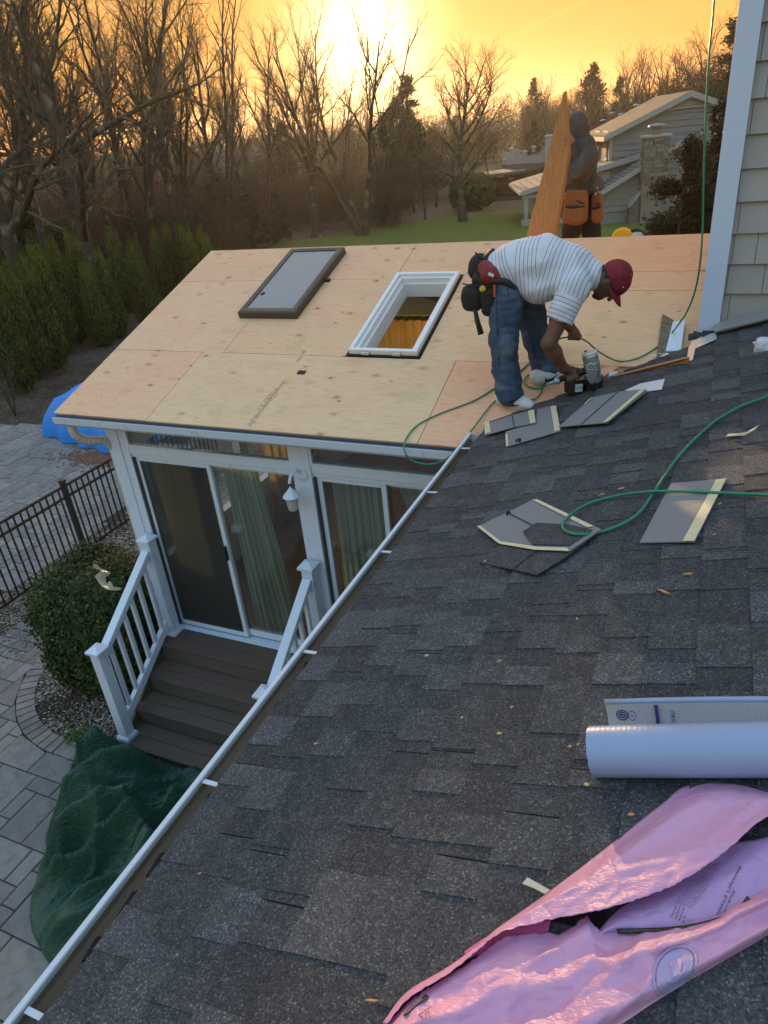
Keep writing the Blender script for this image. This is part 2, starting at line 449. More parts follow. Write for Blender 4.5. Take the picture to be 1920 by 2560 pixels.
M_GRAVEL = mat_gravel('pebbles', (.12, .10, .08), (.26, .23, .19), (.48, .45, .40))
M_MULCH = mat_gravel('mulch', (.05, .032, .022), (.09, .06, .042), (.22, .19, .16))

# ------------------------------------------------------------------ the house: shingled roof, gutter, walls
house = thing('house', 'grey shingle-sided house with a dark asphalt roof and white corner board', 'house', (1.5, 3.0, G))
VALLEY = [(-1.45, 4.32), (-0.62, 4.80), (-0.02, 5.17), (0.12, 5.31), (6, 5.31)]      # x, y of the far edge of the shingles
def edge_v(x):
    for (a, b), (c, d) in zip(VALLEY, VALLEY[1:]):
        if x <= c: return b + (d - b) * (x - a) / (c - a)
    return VALLEY[-1][1]
cs1 = math.cos(S1)
U0 = -1.262 / cs1
def clip(poly):                                                    # keep what lies before the valley edge (poly in u, v)
    out = []; n = len(poly)
    fn = lambda p: edge_v(p[0] * cs1) - p[1]
    for i in range(n):
        a, b = poly[i], poly[(i + 1) % n]; fa, fb = fn(a), fn(b)
        if fa >= 0: out.append(a)
        if (fa >= 0) != (fb >= 0):
            t = fa / (fa - fb); out.append((a[0] + (b[0] - a[0]) * t, a[1] + (b[1] - a[1]) * t))
    return out
deck = MB()
xs = [-1.257, -0.62, -0.02, .12, 3.0]
deck.prism([r1(x / cs1, -2.4, -.012) for x in (3.0, -1.257)] + [r1(x / cs1, edge_v(x) - .01, -.012) for x in xs], N1 * -.03)
roof_deck = deck.build('roof_deck', M_FELT, house)
EXPO = 0.1425
rr = random.Random(5)
def plate(mb, u0, u1, v0, v1, n0, n1, th, tone, sk=0.0):
    p = clip([(u0, v0), (u0, v1), (u1, v1 - sk), (u1, v0 + sk)])
    if len(p) < 3: return
    top = [r1(u, v, n0 + (n1 - n0) * (u - u0) / (u1 - u0)) for u, v in p]
    mb.prism([q - N1 * th for q in top], N1 * th, 0, tone)
shingle_rest = MB(); count = 0
for i in range(-1, 31):
    u = U0 + i * EXPO + (0.02 if i < 0 else 0)
    if i < 0: continue
    v = -2.4 + rr.uniform(-.9, 0)
    while v < 5.3:
        L = 1.0; mb = MB(); wav = rr.uniform(-.002, .002)
        base = rr.uniform(.12, .42)
        plate(mb, u + wav, u + EXPO + .045, v + .002, v + L - .002, .0075, -.001, .004, base)
        q = v + rr.uniform(.0, .10)
        while q < v + L - .05:
            w = rr.choice((.09, .12, .15, .19, .23)) * rr.uniform(.9, 1.1); w = min(w, v + L - .004 - q)
            if w > .04: plate(mb, u + wav - .001, u + EXPO + .012, q, q + w, .0106 + rr.uniform(0, .0010), .0036, .0036, min(1, max(0, rr.choice((base + .1, .45, .6, .75, .95)) + rr.uniform(-.1, .1))), .004)
            q += w + rr.choice((.06, .09, .12, .17)) * rr.uniform(.85, 1.15)
        if mb.v:
            mid = v + L / 2
            near = u * cs1 < 1.05 and mid > -.35
            if near and count < 300:
                mb.build('roof_shingle', M_SHINGLE, roof_deck, tone=True); count += 1
            else:
                b = len(shingle_rest.v); shingle_rest.v += mb.v; shingle_rest.f += [tuple(k + b for k in f) for f in mb.f]; shingle_rest.m += mb.m; shingle_rest.t += mb.t
        v += L
o = shingle_rest.build('roof_shingles', M_SHINGLE, roof_deck, tone=True); o['kind'] = 'stuff'
# gutter along the eave: white rolled lip, dirty trough, hangers
XG = -1.352; ZG = -1.838
gut = MB()
GD = .083
prof = [(x + GD, z + .012) for x, z in [(-1.322, -1.842), (-1.326, -1.875), (-1.345, -1.885), (-1.41, -1.887), (-1.428, -1.875), (-1.436, -1.845), (-1.436, -1.828)]]
YA, YB = -2.4, 4.22
def sweep(mb, prof, y0, y1, th, mi):
    a = [Vector((x, y0, z)) for x, z in prof]; b = [Vector((x, y1, z)) for x, z in prof]
    n = len(prof); mb.add(a + b, [(k, k + 1, n + k + 1, n + k) for k in range(n - 1)], mi)
M_GUT_IN = soft('dirty_gutter_inside', (.19, .135, .09), .5, 6, .7, .4, stretch=(1, .25, 1))
M_GUT = soft('gutter_white', (.56, .63, .72), .06, 4, .4, .03)
sweep(gut, prof, YA, YB, 0, 0)
gut.prism([Vector((x, YB, z)) for x, z in prof], (0, .003, 0), 1)
gutter = gut.build('gutter', [M_GUT_IN, M_GUT], house, fix=False)
lip = MB(); lip.prism([(x + GD, y, z + .012) for x, y, z in [(-1.440, YA, -1.95), (-1.440, YA, -1.822), (-1.421, YA, -1.819), (-1.418, YA, -1.827), (-1.432, YA, -1.83), (-1.433, YA, -1.95)]], (0, YB - YA + .004, 0))
lip.build('gutter_lip', M_GUT, gutter, bevel=.002)
dirt = MB()
for k in range(60):
    y = -1 + 5.2 * k / 60 + rr.uniform(-.04, .04)
    dirt.obox((-1.375 + GD + rr.uniform(-.03, .03), y, -1.871), (rr.uniform(.004, .012), .004, 0), (-.004, rr.uniform(.01, .05), 0), (0, 0, .004))
o = dirt.build('gutter_debris', soft('leaf_crumbs', (.03, .022, .016), .5), gutter); o['kind'] = 'stuff'
for px, py in ((70, 2529), (527, 1958), (773, 1631), (967, 1380), (1080, 1231), (1160, 1122)):
    y = sh(px, py).y
    mb = MB(); mb.obox((-1.294, y, -1.818), (.040, 0, .003), (0, .008, 0), (-.001, 0, .002)); mb.obox((-1.246, y, -1.812), (.006, 0, .006), (0, .011, 0), (-.002, 0, .0012))
    mb.build('gutter_hanger', M_GUT, gutter)
# walls
M_WALLIN = soft('sheathing', (.30, .30, .29), .1)
w = MB(); w.box(-1.02, 4.0, -2.4, 4.0, G, -2.0); w.box(0.06, 5.0, 5.42, 13.0, G, 4.2); 
wall = w.build('wall', M_WALLIN, house)
t = NT('shake_paint', .78, .3); v = t.coord(); n = t.noise(t.coord((26, 26, 1.6)), 3, 4); oc = t.objcol()
t.color(t.mix(1.0, t.mix(n, (.37, .36, .352), (.43, .42, .41)), oc, 'MULTIPLY')); t.bump(n, .25, .004); M_SHAKE = t.m
zrows = [onY(1840, y, 5.36).z for y in (585, 662.5, 735.5)]
ez = (zrows[0] - zrows[2]) / 2
zt = zrows[1]
for k in range(-4, 24):
    zb = zt + k * ez
    x = 0.0 + rr.uniform(-.1, 0)
    if zb > 4: break
    while x < 1.5:
        wd = rr.choice((.14, .19, .22, .26, .30)); a, b = max(x, 0.0), min(x + wd, 1.5)
        zb2 = max(zb, z1(b) - .02)
        if b - a > .02 and zb + ez > zb2 + .02:
            mb = MB(); d0 = .030 + rr.uniform(0, .003)
            mb.add([(a + .002, 5.42 - d0, zb2), (b - .002, 5.42 - d0, zb2), (b - .002, 5.42 - .006, zb + ez + .02), (a + .002, 5.42 - .006, zb + ez + .02),
                    (a + .002, 5.42, zb2), (b - .002, 5.42, zb2), (b - .002, 5.42, zb + ez + .02), (a + .002, 5.42, zb + ez + .02)],
                   [(0, 1, 2, 3), (4, 7, 6, 5), (0, 4, 5, 1), (3, 2, 6, 7), (0, 3, 7, 4), (1, 5, 6, 2)])
            o = mb.build('siding_shingle', M_SHAKE, wall); s = rr.uniform(.93, 1.06); o.color = (s, s, s * rr.uniform(.98, 1.02), 1)
        x += wd
# the side of that wall seen edge-on: courses stepping out above the boarded roof
for k in range(-4, 24):
    zb = zt + k * ez
    if zb > 4: break
    y0 = 5.42
    while y0 < 8.4:
        wd = rr.choice((.16, .22, .27)); 
        if zb + ez > z2(min(y0, 6.85)) - .1:
            mb = MB(); zb2 = max(zb, z2(min(y0, 6.87)) + .03)
            if zb + ez > zb2 + .02:
                mb.add([(.06 - .030, y0, zb2), (.06 - .030, y0 + wd - .003, zb2), (.06 - .006, y0 + wd - .003, zb + ez + .02), (.06 - .006, y0, zb + ez + .02),
                    (.06, y0, zb2), (.06, y0 + wd - .003, zb2), (.06, y0 + wd - .003, zb + ez + .02), (.06, y0, zb + ez + .02)],
                    [(0, 1, 2, 3), (4, 7, 6, 5), (0, 4, 5, 1), (3, 2, 6, 7), (0, 3, 7, 4), (1, 5, 6, 2)])
                o = mb.build('siding_shingle', M_SHAKE, wall); s = rr.uniform(.93, 1.06); o.color = (s, s, s, 1)
        y0 += wd
ct = MB(); ct.box(.004, .118, 5.335, 5.362, -1.40, 4.1); ct.box(-.012, .010, 5.335, 5.44, -1.40, 4.1)
ct.build('corner_trim', M_BLUE, house, bevel=.003)
# eave return high on that corner, lit by the low sun
er = MB(); er.box(-.34, .0, 5.5, 9.5, 2.35, 2.43); er.box(-.36, -.34, 5.48, 9.5, 2.30, 2.62)
er.build('eave_return', M_TRIM, house)
# flashing and drip metal where the shingles die into the wall
fl = MB(); fl.obox((.62, 5.29, z1(.62) + .055), (.55 * cs1, 0, .55 * math.sin(S1)), (0, .06, .016), (0, -.002, .006))
fl.build('wall_flashing', soft('flashing_paint', (.33, .33, .33), .1, 8, .4, .05, metal=.3), house)
M_ALU = soft('bare_aluminium', (.66, .67, .66), .15, 9, .38, .05, metal=.75)
st = MB(); a = [sh(1722, 868, .012), sh(1716, 905, .012), sh(1732, 900, .012), sh(1738, 872, .012), sh(1792, 848, .012), sh(1790, 832, .02), sh(1735, 846, .012)]
st.prism([a[0], a[1], a[2], a[3], a[4], a[5], a[6]], N1 * .003); st.build('step_flashing', M_ALU, house)
tr = MB()
for k in range(5):
    p = Vector((-.02 + k * .03, 5.30, -1.415 + k * .004)); tr.obox(p, (.05, .01 * rr.uniform(-1, 1), .012 * rr.uniform(-1, 1)), (0, .04, .01), (0, -.002, .004), 0)
tr.build('torn_felt', M_FELT, house)
rb = MB(); rb.prism([pl(1640, 905, .004), pl(1655, 790, .004), pl(1684, 806, .004), pl(1662, 902, .004)], N2 * .02)
rb.build('rotten_corner', soft('rotten_wood', (.17, .14, .10), .7, 30, .9, .5), house)
rb = MB(); rb.prism([pl(1664, 880, .02), pl(1682, 808, .02), pl(1712, 802, .03), pl(1702, 880, .03)], N2 * .012)
rb.build('white_flashing', M_TRIM, house)
rb = MB(); rb.prism([pl(1632, 893, .008), pl(1645, 885, .02), pl(1672, 884, .02), pl(1668, 892, .03)], N2 * .006)
rb.build('flashing_scrap', M_TRIM, house)
bb = MB(); A = [sh(1530, 940, .01), sh(1718, 897, .03), sh(1732, 925, .012), sh(1590, 960, .01)]
B = [Vector((-.50, 4.955, z2(4.955) + .02)), Vector((-.035, 5.235, z2(5.235) + .01))]
p0, p1 = sh(1534, 948, .0), sh(1722, 912, .0)
bb.prism([p0 + Vector((0, .012, .015)), p1 + Vector((0, .012, .045)), p1 + Vector((0, .012, -.09)), p0 + Vector((.2, .13, -.07))], (-.015, .022, 0))
bb.build('roof_edge_board', M_BOARD, house, bevel=.002)
# ------------------------------------------------------------------ the sunroom
sunroom = thing('sunroom', 'white framed sunroom with glass doors under a bare plywood roof', 'sunroom', (-2.6, 6.0, G))
S_TOP = (6.87 - Y_EAVE) / math.cos(S2)
XL, XR = -5.19, 0.03
rf = MB()
rf.prism([r2(XL + .03, .03, -.016), r2(-2.68, .03, -.016), r2(-2.68, S_TOP, -.016), r2(XL + .03, S_TOP, -.016)], N2 * -.10)
rf.prism([r2(-2.03, .03, -.016), r2(XR, .03, -.016), r2(XR, S_TOP, -.016), r2(-2.03, S_TOP, -.016)], N2 * -.10)
rf.prism([r2(-2.679, .03, -.016), r2(-2.031, .03, -.016), r2(-2.031, .93, -.016), r2(-2.679, .93, -.016)], N2 * -.10)
rf.prism([r2(-2.679, 2.24, -.016), r2(-2.031, 2.24, -.016), r2(-2.031, S_TOP, -.016), r2(-2.679, S_TOP, -.016)], N2 * -.10)
ridge = r2(0, S_TOP, 0)
zb_ = lambda y: ridge.z - (y - ridge.y) * math.tan(S2)
rf.prism([(XL + .03, ridge.y, ridge.z - .017), (XR, ridge.y, ridge.z - .017), (XR, 9.5, zb_(9.5) - .017), (XL + .03, 9.5, zb_(9.5) - .017)], (0, 0, -.10))
roof = rf.build('roof', soft('rafter_wood', (.42, .27, .15), .2), sunroom)
def sheet(pts, tint, th=.0125):
    mb = MB(); mb.prism([r2(x, s, -.0125) for x, s in pts], N2 * th)
    o = mb.build('plywood_sheet', M_PLY, roof); o.color = (*tint, 1); return o
def rect(x0, x1, s0, s1): return [(x0 + .003, s0 + .003), (x1 - .003, s0 + .003), (x1 - .003, s1 - .003), (x0 + .003, s1 - .003)]
R1_, R2_ = .955, 2.195
sheet(rect(XL, -4.14, -.01, R1_), (1.01, .95, .90))
sheet(rect(-4.14, -1.715, -.012, R1_ + .005), (.97, 1.035, .94))
sheet([(-1.712, -.01), (-1.25, -.01), (-.86, .45), (-.50, R1_ - .003), (-1.712, R1_ - .003)], (1.02, .885, .83))
sheet(rect(XL, -3.92, R1_, R2_), (1.0, .97, .92))
sheet([(-3.917, R1_ + .008), (-2.69, R1_ + .008), (-2.69, R2_ - .002), (-3.917, R2_ - .002)], (.98, .95, .88))
sheet(rect(-2.02, XR - .02, R1_, R2_ - .24), (.98, 1.02, .92))
sheet(rect(-2.02, XR - .02, R2_ - .24, 2.25), (1.02, .93, .86))
sheet(rect(XL, -4.12, R2_, S_TOP), (1.0, .94, .88))
sheet(rect(-4.12, -2.68, R2_, S_TOP), (1.0, .96, .90))
sheet(rect(-2.68, -1.3, 2.25, S_TOP), (.99, .94, .86))
sheet(rect(-1.3, XR - .02, 2.25, S_TOP), (1.03, .90, .80))
mb = MB(); mb.prism([(XL, ridge.y + .004, ridge.z - .014), (XR - .02, ridge.y + .004, ridge.z - .014), (XR - .02, 9.55, zb_(9.55) - .014), (XL, 9.55, zb_(9.55) - .014)], (0, 0, .013))
o = mb.build('plywood_sheet', M_PLY, roof); o.color = (1, .95, .9, 1)
# print and marks stamped on the pale sheet
M_STAMP = soft('stamp_ink', (.50, .33, .25), .4, 60, .8)
def flat_text(body, size, place, name, mat, parent, th=0.0, aspect=1.0):
    cu = bpy.data.curves.new(name, 'FONT'); cu.body = body; cu.size = size; cu.resolution_u = 2
    ob = bpy.data.objects.new(name, cu); COL.objects.link(ob)
    dg = bpy.context.evaluated_depsgraph_get(); me = bpy.data.meshes.new_from_object(ob.evaluated_get(dg))
    bpy.data.objects.remove(ob); base = wloc(parent)
    for v in me.vertices:
        p = place(v.co.x * aspect, v.co.y); v.co = Vector(p) - base
    me.name = name; me.materials.clear(); me.materials.append(mat)
    o = bpy.data.objects.new(name, me); COL.objects.link(o); o.parent = parent; return o
def on_ply(p0, px_dir):
    a = pl(*p0); b = pl(*px_dir); s0 = (a.y - Y_EAVE) / math.cos(S2); s1_ = (b.y - Y_EAVE) / math.cos(S2)
    d = Vector((b.x - a.x, s1_ - s0)).normalized(); e = Vector((-d.y, d.x))
    return lambda x, y: r2(a.x + d.x * x + e.x * y, s0 + d.y * x + e.y * y, .0022)
for txt, p, q, sz in (('APA', (628, 1068), (655, 1035), .085), ('RATED SHEATHING', (640, 1046), (662, 1018), .030), ('15/32', (655, 1030), (690, 990), .10), ('32/16', (672, 1003), (706, 962), .075), ('EXPOSURE 1', (690, 985), (716, 950), .036), ('MILL 48', (748, 905), (756, 892), .05)):
    flat_text(txt, sz, on_ply(p, q), 'grade_stamp', M_STAMP, roof)
# drip edge below the sheets, fascia, gutter with elbow
de = MB(); de.prism([r2(XL + .02, -.012, -.014), r2(-1.30, -.012, -.014), r2(-1.30, -.012, -.035), r2(XL + .02, -.012, -.035)], (0, -.006, -.003)); 
de.build('drip_edge', M_CHAR, sunroom)
zg = z2(Y_EAVE) - .004
fa = MB(); fa.box(XL + .05, -1.30, 4.20, 4.235, zg - .10, zg - .045); fa.build('fascia', M_TRIM, sunroom)
gp = [(4.195, zg - .05), (4.195, zg - .098), (4.125, zg - .098), (4.095, zg - .07), (4.085, zg - .010), (4.090, zg - .010), (4.100, zg - .068), (4.129, zg - .092), (4.189, zg - .092), (4.189, zg - .05)]
gg = MB(); gg.prism([(XL + .06, y, z) for y, z in gp], (-1.42 - XL - .06, 0, 0))
gg.prism([(XL + .052, 4.085, zg - .012), (XL + .052, 4.095, zg - .07), (XL + .052, 4.125, zg - .098), (XL + .052, 4.195, zg - .098), (XL + .052, 4.195, zg - .05)], (.008, 0, 0))
sg = gg.build('gutter', M_TRIM, sunroom)
M_BEIGE = soft('downspout_beige', (.52, .47, .40), .12, 10, .5)
el = MB()
for (px, py, y) in [(0, 0, 0)]:
    path = spline([(-4.99, 4.14, zg - .10), (-4.99, 4.15, zg - .19), (-4.95, 4.22, zg - .27), (-4.86, 4.33, zg - .31), (-4.83, 4.39, zg - .40)], 7)
    rs = [.036 + (.004 if k % 2 else 0) for k in range(len(path))]
    el.tube(path, rs, 12)
    el.box(-4.865, -4.795, 4.355, 4.42, G + .05, zg - .38)
el.build('downspout', M_BEIGE, sunroom, bevel=.0)
# front wall: posts, headers, transoms
YW = 4.35
def mat_pane():
    t = NT('door_glass', .02)
    tr = t.node('ShaderNodeBsdfTransparent'); tr.inputs['Color'].default_value = (.80, .84, .83, 1)
    gl = t.node('ShaderNodeBsdfGlossy'); gl.inputs['Roughness'].default_value = .015
    lwt = t.node('ShaderNodeLayerWeight'); lwt.inputs['Blend'].default_value = .5; fr_ = t.math('MULTIPLY_ADD', t.math('POWER', lwt.outputs['Facing'], 4.0), .85, .085)
    mx = t.node('ShaderNodeMixShader'); t.l.new(fr_, mx.inputs[0]); t.l.new(tr.outputs[0], mx.inputs[1]); t.l.new(gl.outputs[0], mx.inputs[2])
    t.l.new(mx.outputs[0], t.n['Material Output'].inputs['Surface']); return t.m
M_GLASS = mat_pane()
def lw(mb, x0, x1, z0, z1_, y0=YW, y1=YW + .10): mb.box(x0, x1, y0, y1, z0, z1_)
FLOOR = -4.27
wtop = zg - .085
fr = MB()
lw(fr, -4.845, -4.715, FLOOR - .02, wtop); lw(fr, -4.714, -4.63, FLOOR - .02, wtop, YW + .012)
lw(fr, -2.905, -2.735, FLOOR - .02, wtop); lw(fr, -1.10, -.95, FLOOR - .02, wtop)
for a, b in ((-4.629, -2.906), (-2.734, -1.101)):
    lw(fr, a, b, -2.325, -2.255, YW + .015); lw(fr, a, b, -2.365, -2.326, YW + .03); lw(fr, a, b, wtop - .02, wtop, YW + .012)
fr.box(-.949, -.06, YW, YW + .10, G, wtop)
frame = fr.build('wall_frame', M_TRIM, sunroom, bevel=.003)
for a, b in ((-4.629, -2.906), (-2.734, -1.101)):
    f = MB()
    for (x0, x1, z0, z1_) in ((a, b, -2.254, -2.236), (a, b, wtop - .035, wtop - .021), (a, a + .022, -2.235, wtop - .036), (b - .022, b, -2.235, wtop - .036)):
        f.box(x0, x1, YW + .005, YW + .06, z0, z1_)
    tw = f.build('transom_window', M_TRIM, sunroom, bevel=.002)
    g = MB(); g.box(a + .022, b - .022, YW + .03, YW + .036, -2.236, wtop - .036); g.build('glass', M_GLASS, tw)
# screens and sliding doors
M_SCREEN = NT('insect_screen', .8); M_SCREEN.color((.030, .036, .035)); M_SCREEN.set(M_SCREEN.b.inputs['Alpha'], .60); M_SCREEN = M_SCREEN.m
M_DKFR = soft('dark_gasket', (.045, .05, .06), .2)
def door(x0, x1, xm, zb, zt_, name='sliding_door', screen=True):
    d = MB(); t_ = .042
    for (a, b, y) in ((x0 + .02, xm + .02, YW + .045), (xm - .035, x1 - .01, YW + .085)):
        d.box(a, a + t_, y, y + .03, zb, zt_); d.box(b - t_, b, y, y + .03, zb, zt_)
        d.box(a + t_, b - t_, y, y + .03, zt_ - t_, zt_); d.box(a + t_, b - t_, y, y + .03, zb, zb + .07)
    o = d.build(name, M_TRIM, sunroom, bevel=.003)
    g = MB(); g.box(x0 + .02 + t_, xm + .02 - t_, YW + .057, YW + .062, zb + .07, zt_ - t_); g.build('glass', M_GLASS, o)
    g = MB(); g.box(xm - .035 + t_, x1 - .01 - t_, YW + .097, YW + .102, zb + .07, zt_ - t_); g.build('glass', M_GLASS, o)
    if screen:
        s = MB(); s.box(x0 + .02 + t_, xm + .02 - t_, YW + .040, YW + .0405, zb + .06, zt_ - .04); s.build('insect_screen', M_SCREEN, o)
    k = MB()
    k.box(x0 + .003, x0 + .019, YW + .02, YW + .07, zb, zt_); k.build('gasket', M_DKFR, o)
    h = MB(); h.box(xm - .018, xm + .008, YW + .005, YW + .044, zb + .92, zb + 1.07); h.build('handle', M_DARK, o, bevel=.006)
    return o
ZD = -2.366
door(-4.629, -2.906, -3.80, FLOOR, ZD)
door(-2.734, -1.101, -2.12, FLOOR, ZD, screen=False)
sl = MB(); sl.box(-4.63, -2.90, YW - .03, YW + .03, FLOOR - .045, FLOOR - .004); sl.box(-2.74, -1.0, YW - .03, YW + .03, FLOOR - .045, FLOOR - .004)
sl.build('door_sill', M_TRIM, sunroom, bevel=.003)
# wall lantern on the middle post
lc = Vector((-2.86, YW - .14, -2.50))
la = MB(); la.tube(spline([(-2.82, YW, -2.33), (-2.83, YW - .05, -2.28), (-2.85, YW - .11, -2.30), (-2.86, YW - .14, -2.36)], 5), .014, 8)
la.lathe([(.05, 0), (.055, .012), (.03, .02)], (-2.82, YW, -2.34), 12, (0, -1, 0))
lant = la.build('wall_lantern', M_TRIM, sunroom, smooth=False)
m_ = MB(); m_.lathe([(.070, 0), (.075, .008), (.038, .050), (.030, .058), (.012, .08), (.003, .095)], lc + Vector((0, 0, .02)), 8); m_.build('cap', M_TRIM, lant)
m_ = MB(); m_.lathe([(.036, -.095), (.042, -.085), (.054, .02)], lc, 14); m_.build('shade', soft('frosted_shade', (.48, .45, .43), .1, 8, .45), lant)
# other walls of the sunroom, lower wall and inside
ow = MB()
ow.box(-4.845, -.06, 4.352, 4.452, G, FLOOR - .021)
for (y0, y1) in ((4.452, 4.60), (6.1, 6.25), (7.75, 7.9), (9.25, 9.4)): ow.box(-4.845, -4.745, y0, y1, G, -1.95)
ow.box(-4.845, -4.745, 4.60, 9.25, G, -3.6); ow.box(-4.84, -4.75, 4.60, 9.25, -2.35, -2.2)
ow.prism([(-4.838, 4.4, -1.95), (-4.838, 9.3, -1.95), (-4.838, 6.87, -1.10)], (.08, 0, 0))
for x in (-4.7, -3.2, -1.7, -.2): ow.box(x, x + .14, 9.3, 9.4, G, -2.0)
ow.box(-4.84, -.05, 9.31, 9.39, G, -3.7); ow.box(-4.84, -.05, 9.31, 9.39, -2.25, -2.0)
ow.build('wall', M_TRIM, sunroom)
fl_ = MB(); fl_.box(-4.74, -.05, 4.455, 9.3, FLOOR - .06, FLOOR - .01); fl_.build('floor', soft('wood_floor', (.22, .13, .07), .3, 6, .35, stretch=(1, 12, 1)), sunroom)
def drape(name, path, z0, z1_, amp, freq, mat, parent, n=110, rows=14, flare=None, th=0):
    mb = MB(); L = [Vector(p) for p in path]; tot = sum((b - a).length for a, b in zip(L, L[1:]))
    def at(s):
        d = s * tot
        for a, b in zip(L, L[1:]):
            l = (b - a).length
            if d <= l: return a + (b - a) * (d / l), (b - a).normalized()
            d -= l
        return L[-1], (L[-1] - L[-2]).normalized()
    vs = []
    for j in range(rows + 1):
        h = j / rows
        for i in range(n + 1):
            s = i / n; s2 = s if flare is None else flare(s, h)
            p, t = at(s2); nrm = Vector((-t.y, t.x, 0))
            a = amp * (1 - .35 * h) * (math.sin(s * freq) + .45 * math.sin(s * freq * 2.3 + 1.7)) + .012 * mnoise.noise(Vector((s * 9, h * 3, 0)))
            q = p + nrm * a; vs.append((q.x, q.y, z0 + (z1_ - z0) * h))
    mb.add(vs, [(j * (n + 1) + i, j * (n + 1) + i + 1, (j + 1) * (n + 1) + i + 1, (j + 1) * (n + 1) + i) for j in range(rows) for i in range(n)])
    return mb.build(name, mat, parent, smooth=True, fix=False)
def mat_cloth(name, c1, c2, trans, tcol):
    t = NT(name, .85, .2); n = t.noise(t.coord((30, 30, 2)), 2, 3)
    t.color(t.mix(n, c1, c2))
    tr = t.node('ShaderNodeBsdfTranslucent'); tr.inputs['Color'].default_value = (*tcol, 1)
    mx = t.node('ShaderNodeMixShader'); mx.inputs[0].default_value = trans
    o = t.n['Material Output']; t.l.new(t.b.outputs[0], mx.inputs[1]); t.l.new(tr.outputs[0], mx.inputs[2]); t.l.new(mx.outputs[0], o.inputs['Surface'])
    return t.m
M_GREEN = mat_cloth('pale_green_curtain', (.44, .50, .43), (.58, .63, .56), .2, (.55, .62, .54))
M_YEL = mat_cloth('ochre_curtain', (.26, .18, .07), (.34, .24, .09), .4, (.62, .43, .16))
drape('curtain', [(-4.60, 4.56, 0), (-3.86, 4.56, 0)], FLOOR, -2.34, .022, 48, M_GREEN, sunroom)
drape('curtain', [(-3.76, 4.53, 0), (-3.28, 4.53, 0)], FLOOR, -2.34, .030, 38, M_GREEN, sunroom, flare=lambda s, h: s * (1.12 - .38 * h))
drape('curtain', [(-2.68, 4.56, 0), (-2.22, 4.56, 0)], FLOOR, -2.34, .025, 34, M_GREEN, sunroom)
drape('curtain', [(-2.12, 4.56, 0), (-1.3, 4.56, 0)], FLOOR, -2.34, .025, 40, M_GREEN, sunroom, flare=lambda s, h: .55 + (s - .55) * (.25 + .75 * abs(h - .45) * 1.8))
for x0, x1 in ((-4.55, -3.3), (-3.0, -1.8), (-1.5, -.3)):
    drape('curtain', [(x0, 9.12, 0), (x1, 9.12, 0)], FLOOR, -2.22, .035, 60, M_YEL, sunroom)
drape('curtain', [(-4.62, 6.4, 0), (-4.62, 7.7, 0)], FLOOR, -2.4, .03, 50, M_YEL, sunroom)
# warm timber ceiling beams and a fan under the roof
cb = MB()
for x in (-4.2, -3.4, -2.72, -1.98, -1.2, -.5):
    for (y0, y1, zz0, zz1) in ((4.5, 6.85, z2(4.5), z2(6.85)), (6.86, 9.3, ridge.z, zb_(9.3))):
        cb.bar((x, y0, zz0 - .20), (x, y1, zz1 - .20), .06, .12)
cb.build('rafters', soft('ochre_rafter', (.52, .33, .10), .2), sunroom)
fan = MB(); fc = Vector((-2.0, 6.55, -2.05)); fan.lathe([(.02, .55), (.02, .1), (.09, .08), (.10, -.05), (.05, -.09)], fc, 12)
for k in range(5):
    a = 2 * math.pi * k / 5 + .5; d = Vector((math.cos(a), math.sin(a), 0)); s = Vector((-d.y, d.x, .15))
    fan.obox(fc + d * .38, d * .28, s * .065, (0, 0, .006))
fan.build('ceiling_fan', soft('fan_grey', (.45, .47, .45), .1), sunroom, bevel=.004)
sl_ = MB()
pts = spline([(-2.64, 7.6, -2.7), (-2.5, 7.5, -2.92), (-2.3, 7.4, -2.98), (-2.12, 7.3, -2.8), (-2.0, 7.2, -2.55)], 8); sl_.tube(pts, .006, 5)
for p in pts[::2]: sl_.lathe([(.002, -.03), (.011, -.012), (.006, .0)], p, 6)
sl_.build('string_lights', M_DARK, sunroom)
# open skylight: white curb standing in the opening, with a deep white well
def ring(mb, x0, x1, s0, s1, w, n0, n1, mi=0):
    for a, b, c, d in ((x0, x1, s0, s0 + w), (x0, x1, s1 - w, s1), (x0, x0 + w, s0 + w, s1 - w), (x1 - w, x1, s0 + w, s1 - w)):
        mb.prism([r2(a, c, n0), r2(b, c, n0), r2(b, d, n0), r2(a, d, n0)], N2 * (n1 - n0), mi)
M_CURB = soft('curb_white', (.76, .79, .82), .06, 6, .45, .05)
cu = MB(); ring(cu, -2.655, -2.045, .985, 2.215, .035, -.05, .055); cu2 = cu.build('skylight_curb', M_CURB, sunroom, bevel=.004)
i2 = MB(); ring(i2, -2.619, -2.081, 1.021, 2.179, .030, -.06, .028); i2.build('inner_frame', M_CURB, cu2, bevel=.003)
wl_ = MB(); ring(wl_, -2.588, -2.112, 1.052, 2.148, .02, -.15, -.02); wl_.build('light_well', M_CURB, cu2)
gk = MB(); ring(gk, -2.672, -2.028, .968, 2.232, .0165, -.04, .012); gk.build('black_gasket', M_DARK, cu2)
for x in (-2.50, -2.22):
    h = MB(); h.obox(r2(x, .975, .03), (.035, 0, 0), EY2 * .012, N2 * .012); h.build('hinge', M_ALU, cu2, bevel=.003)
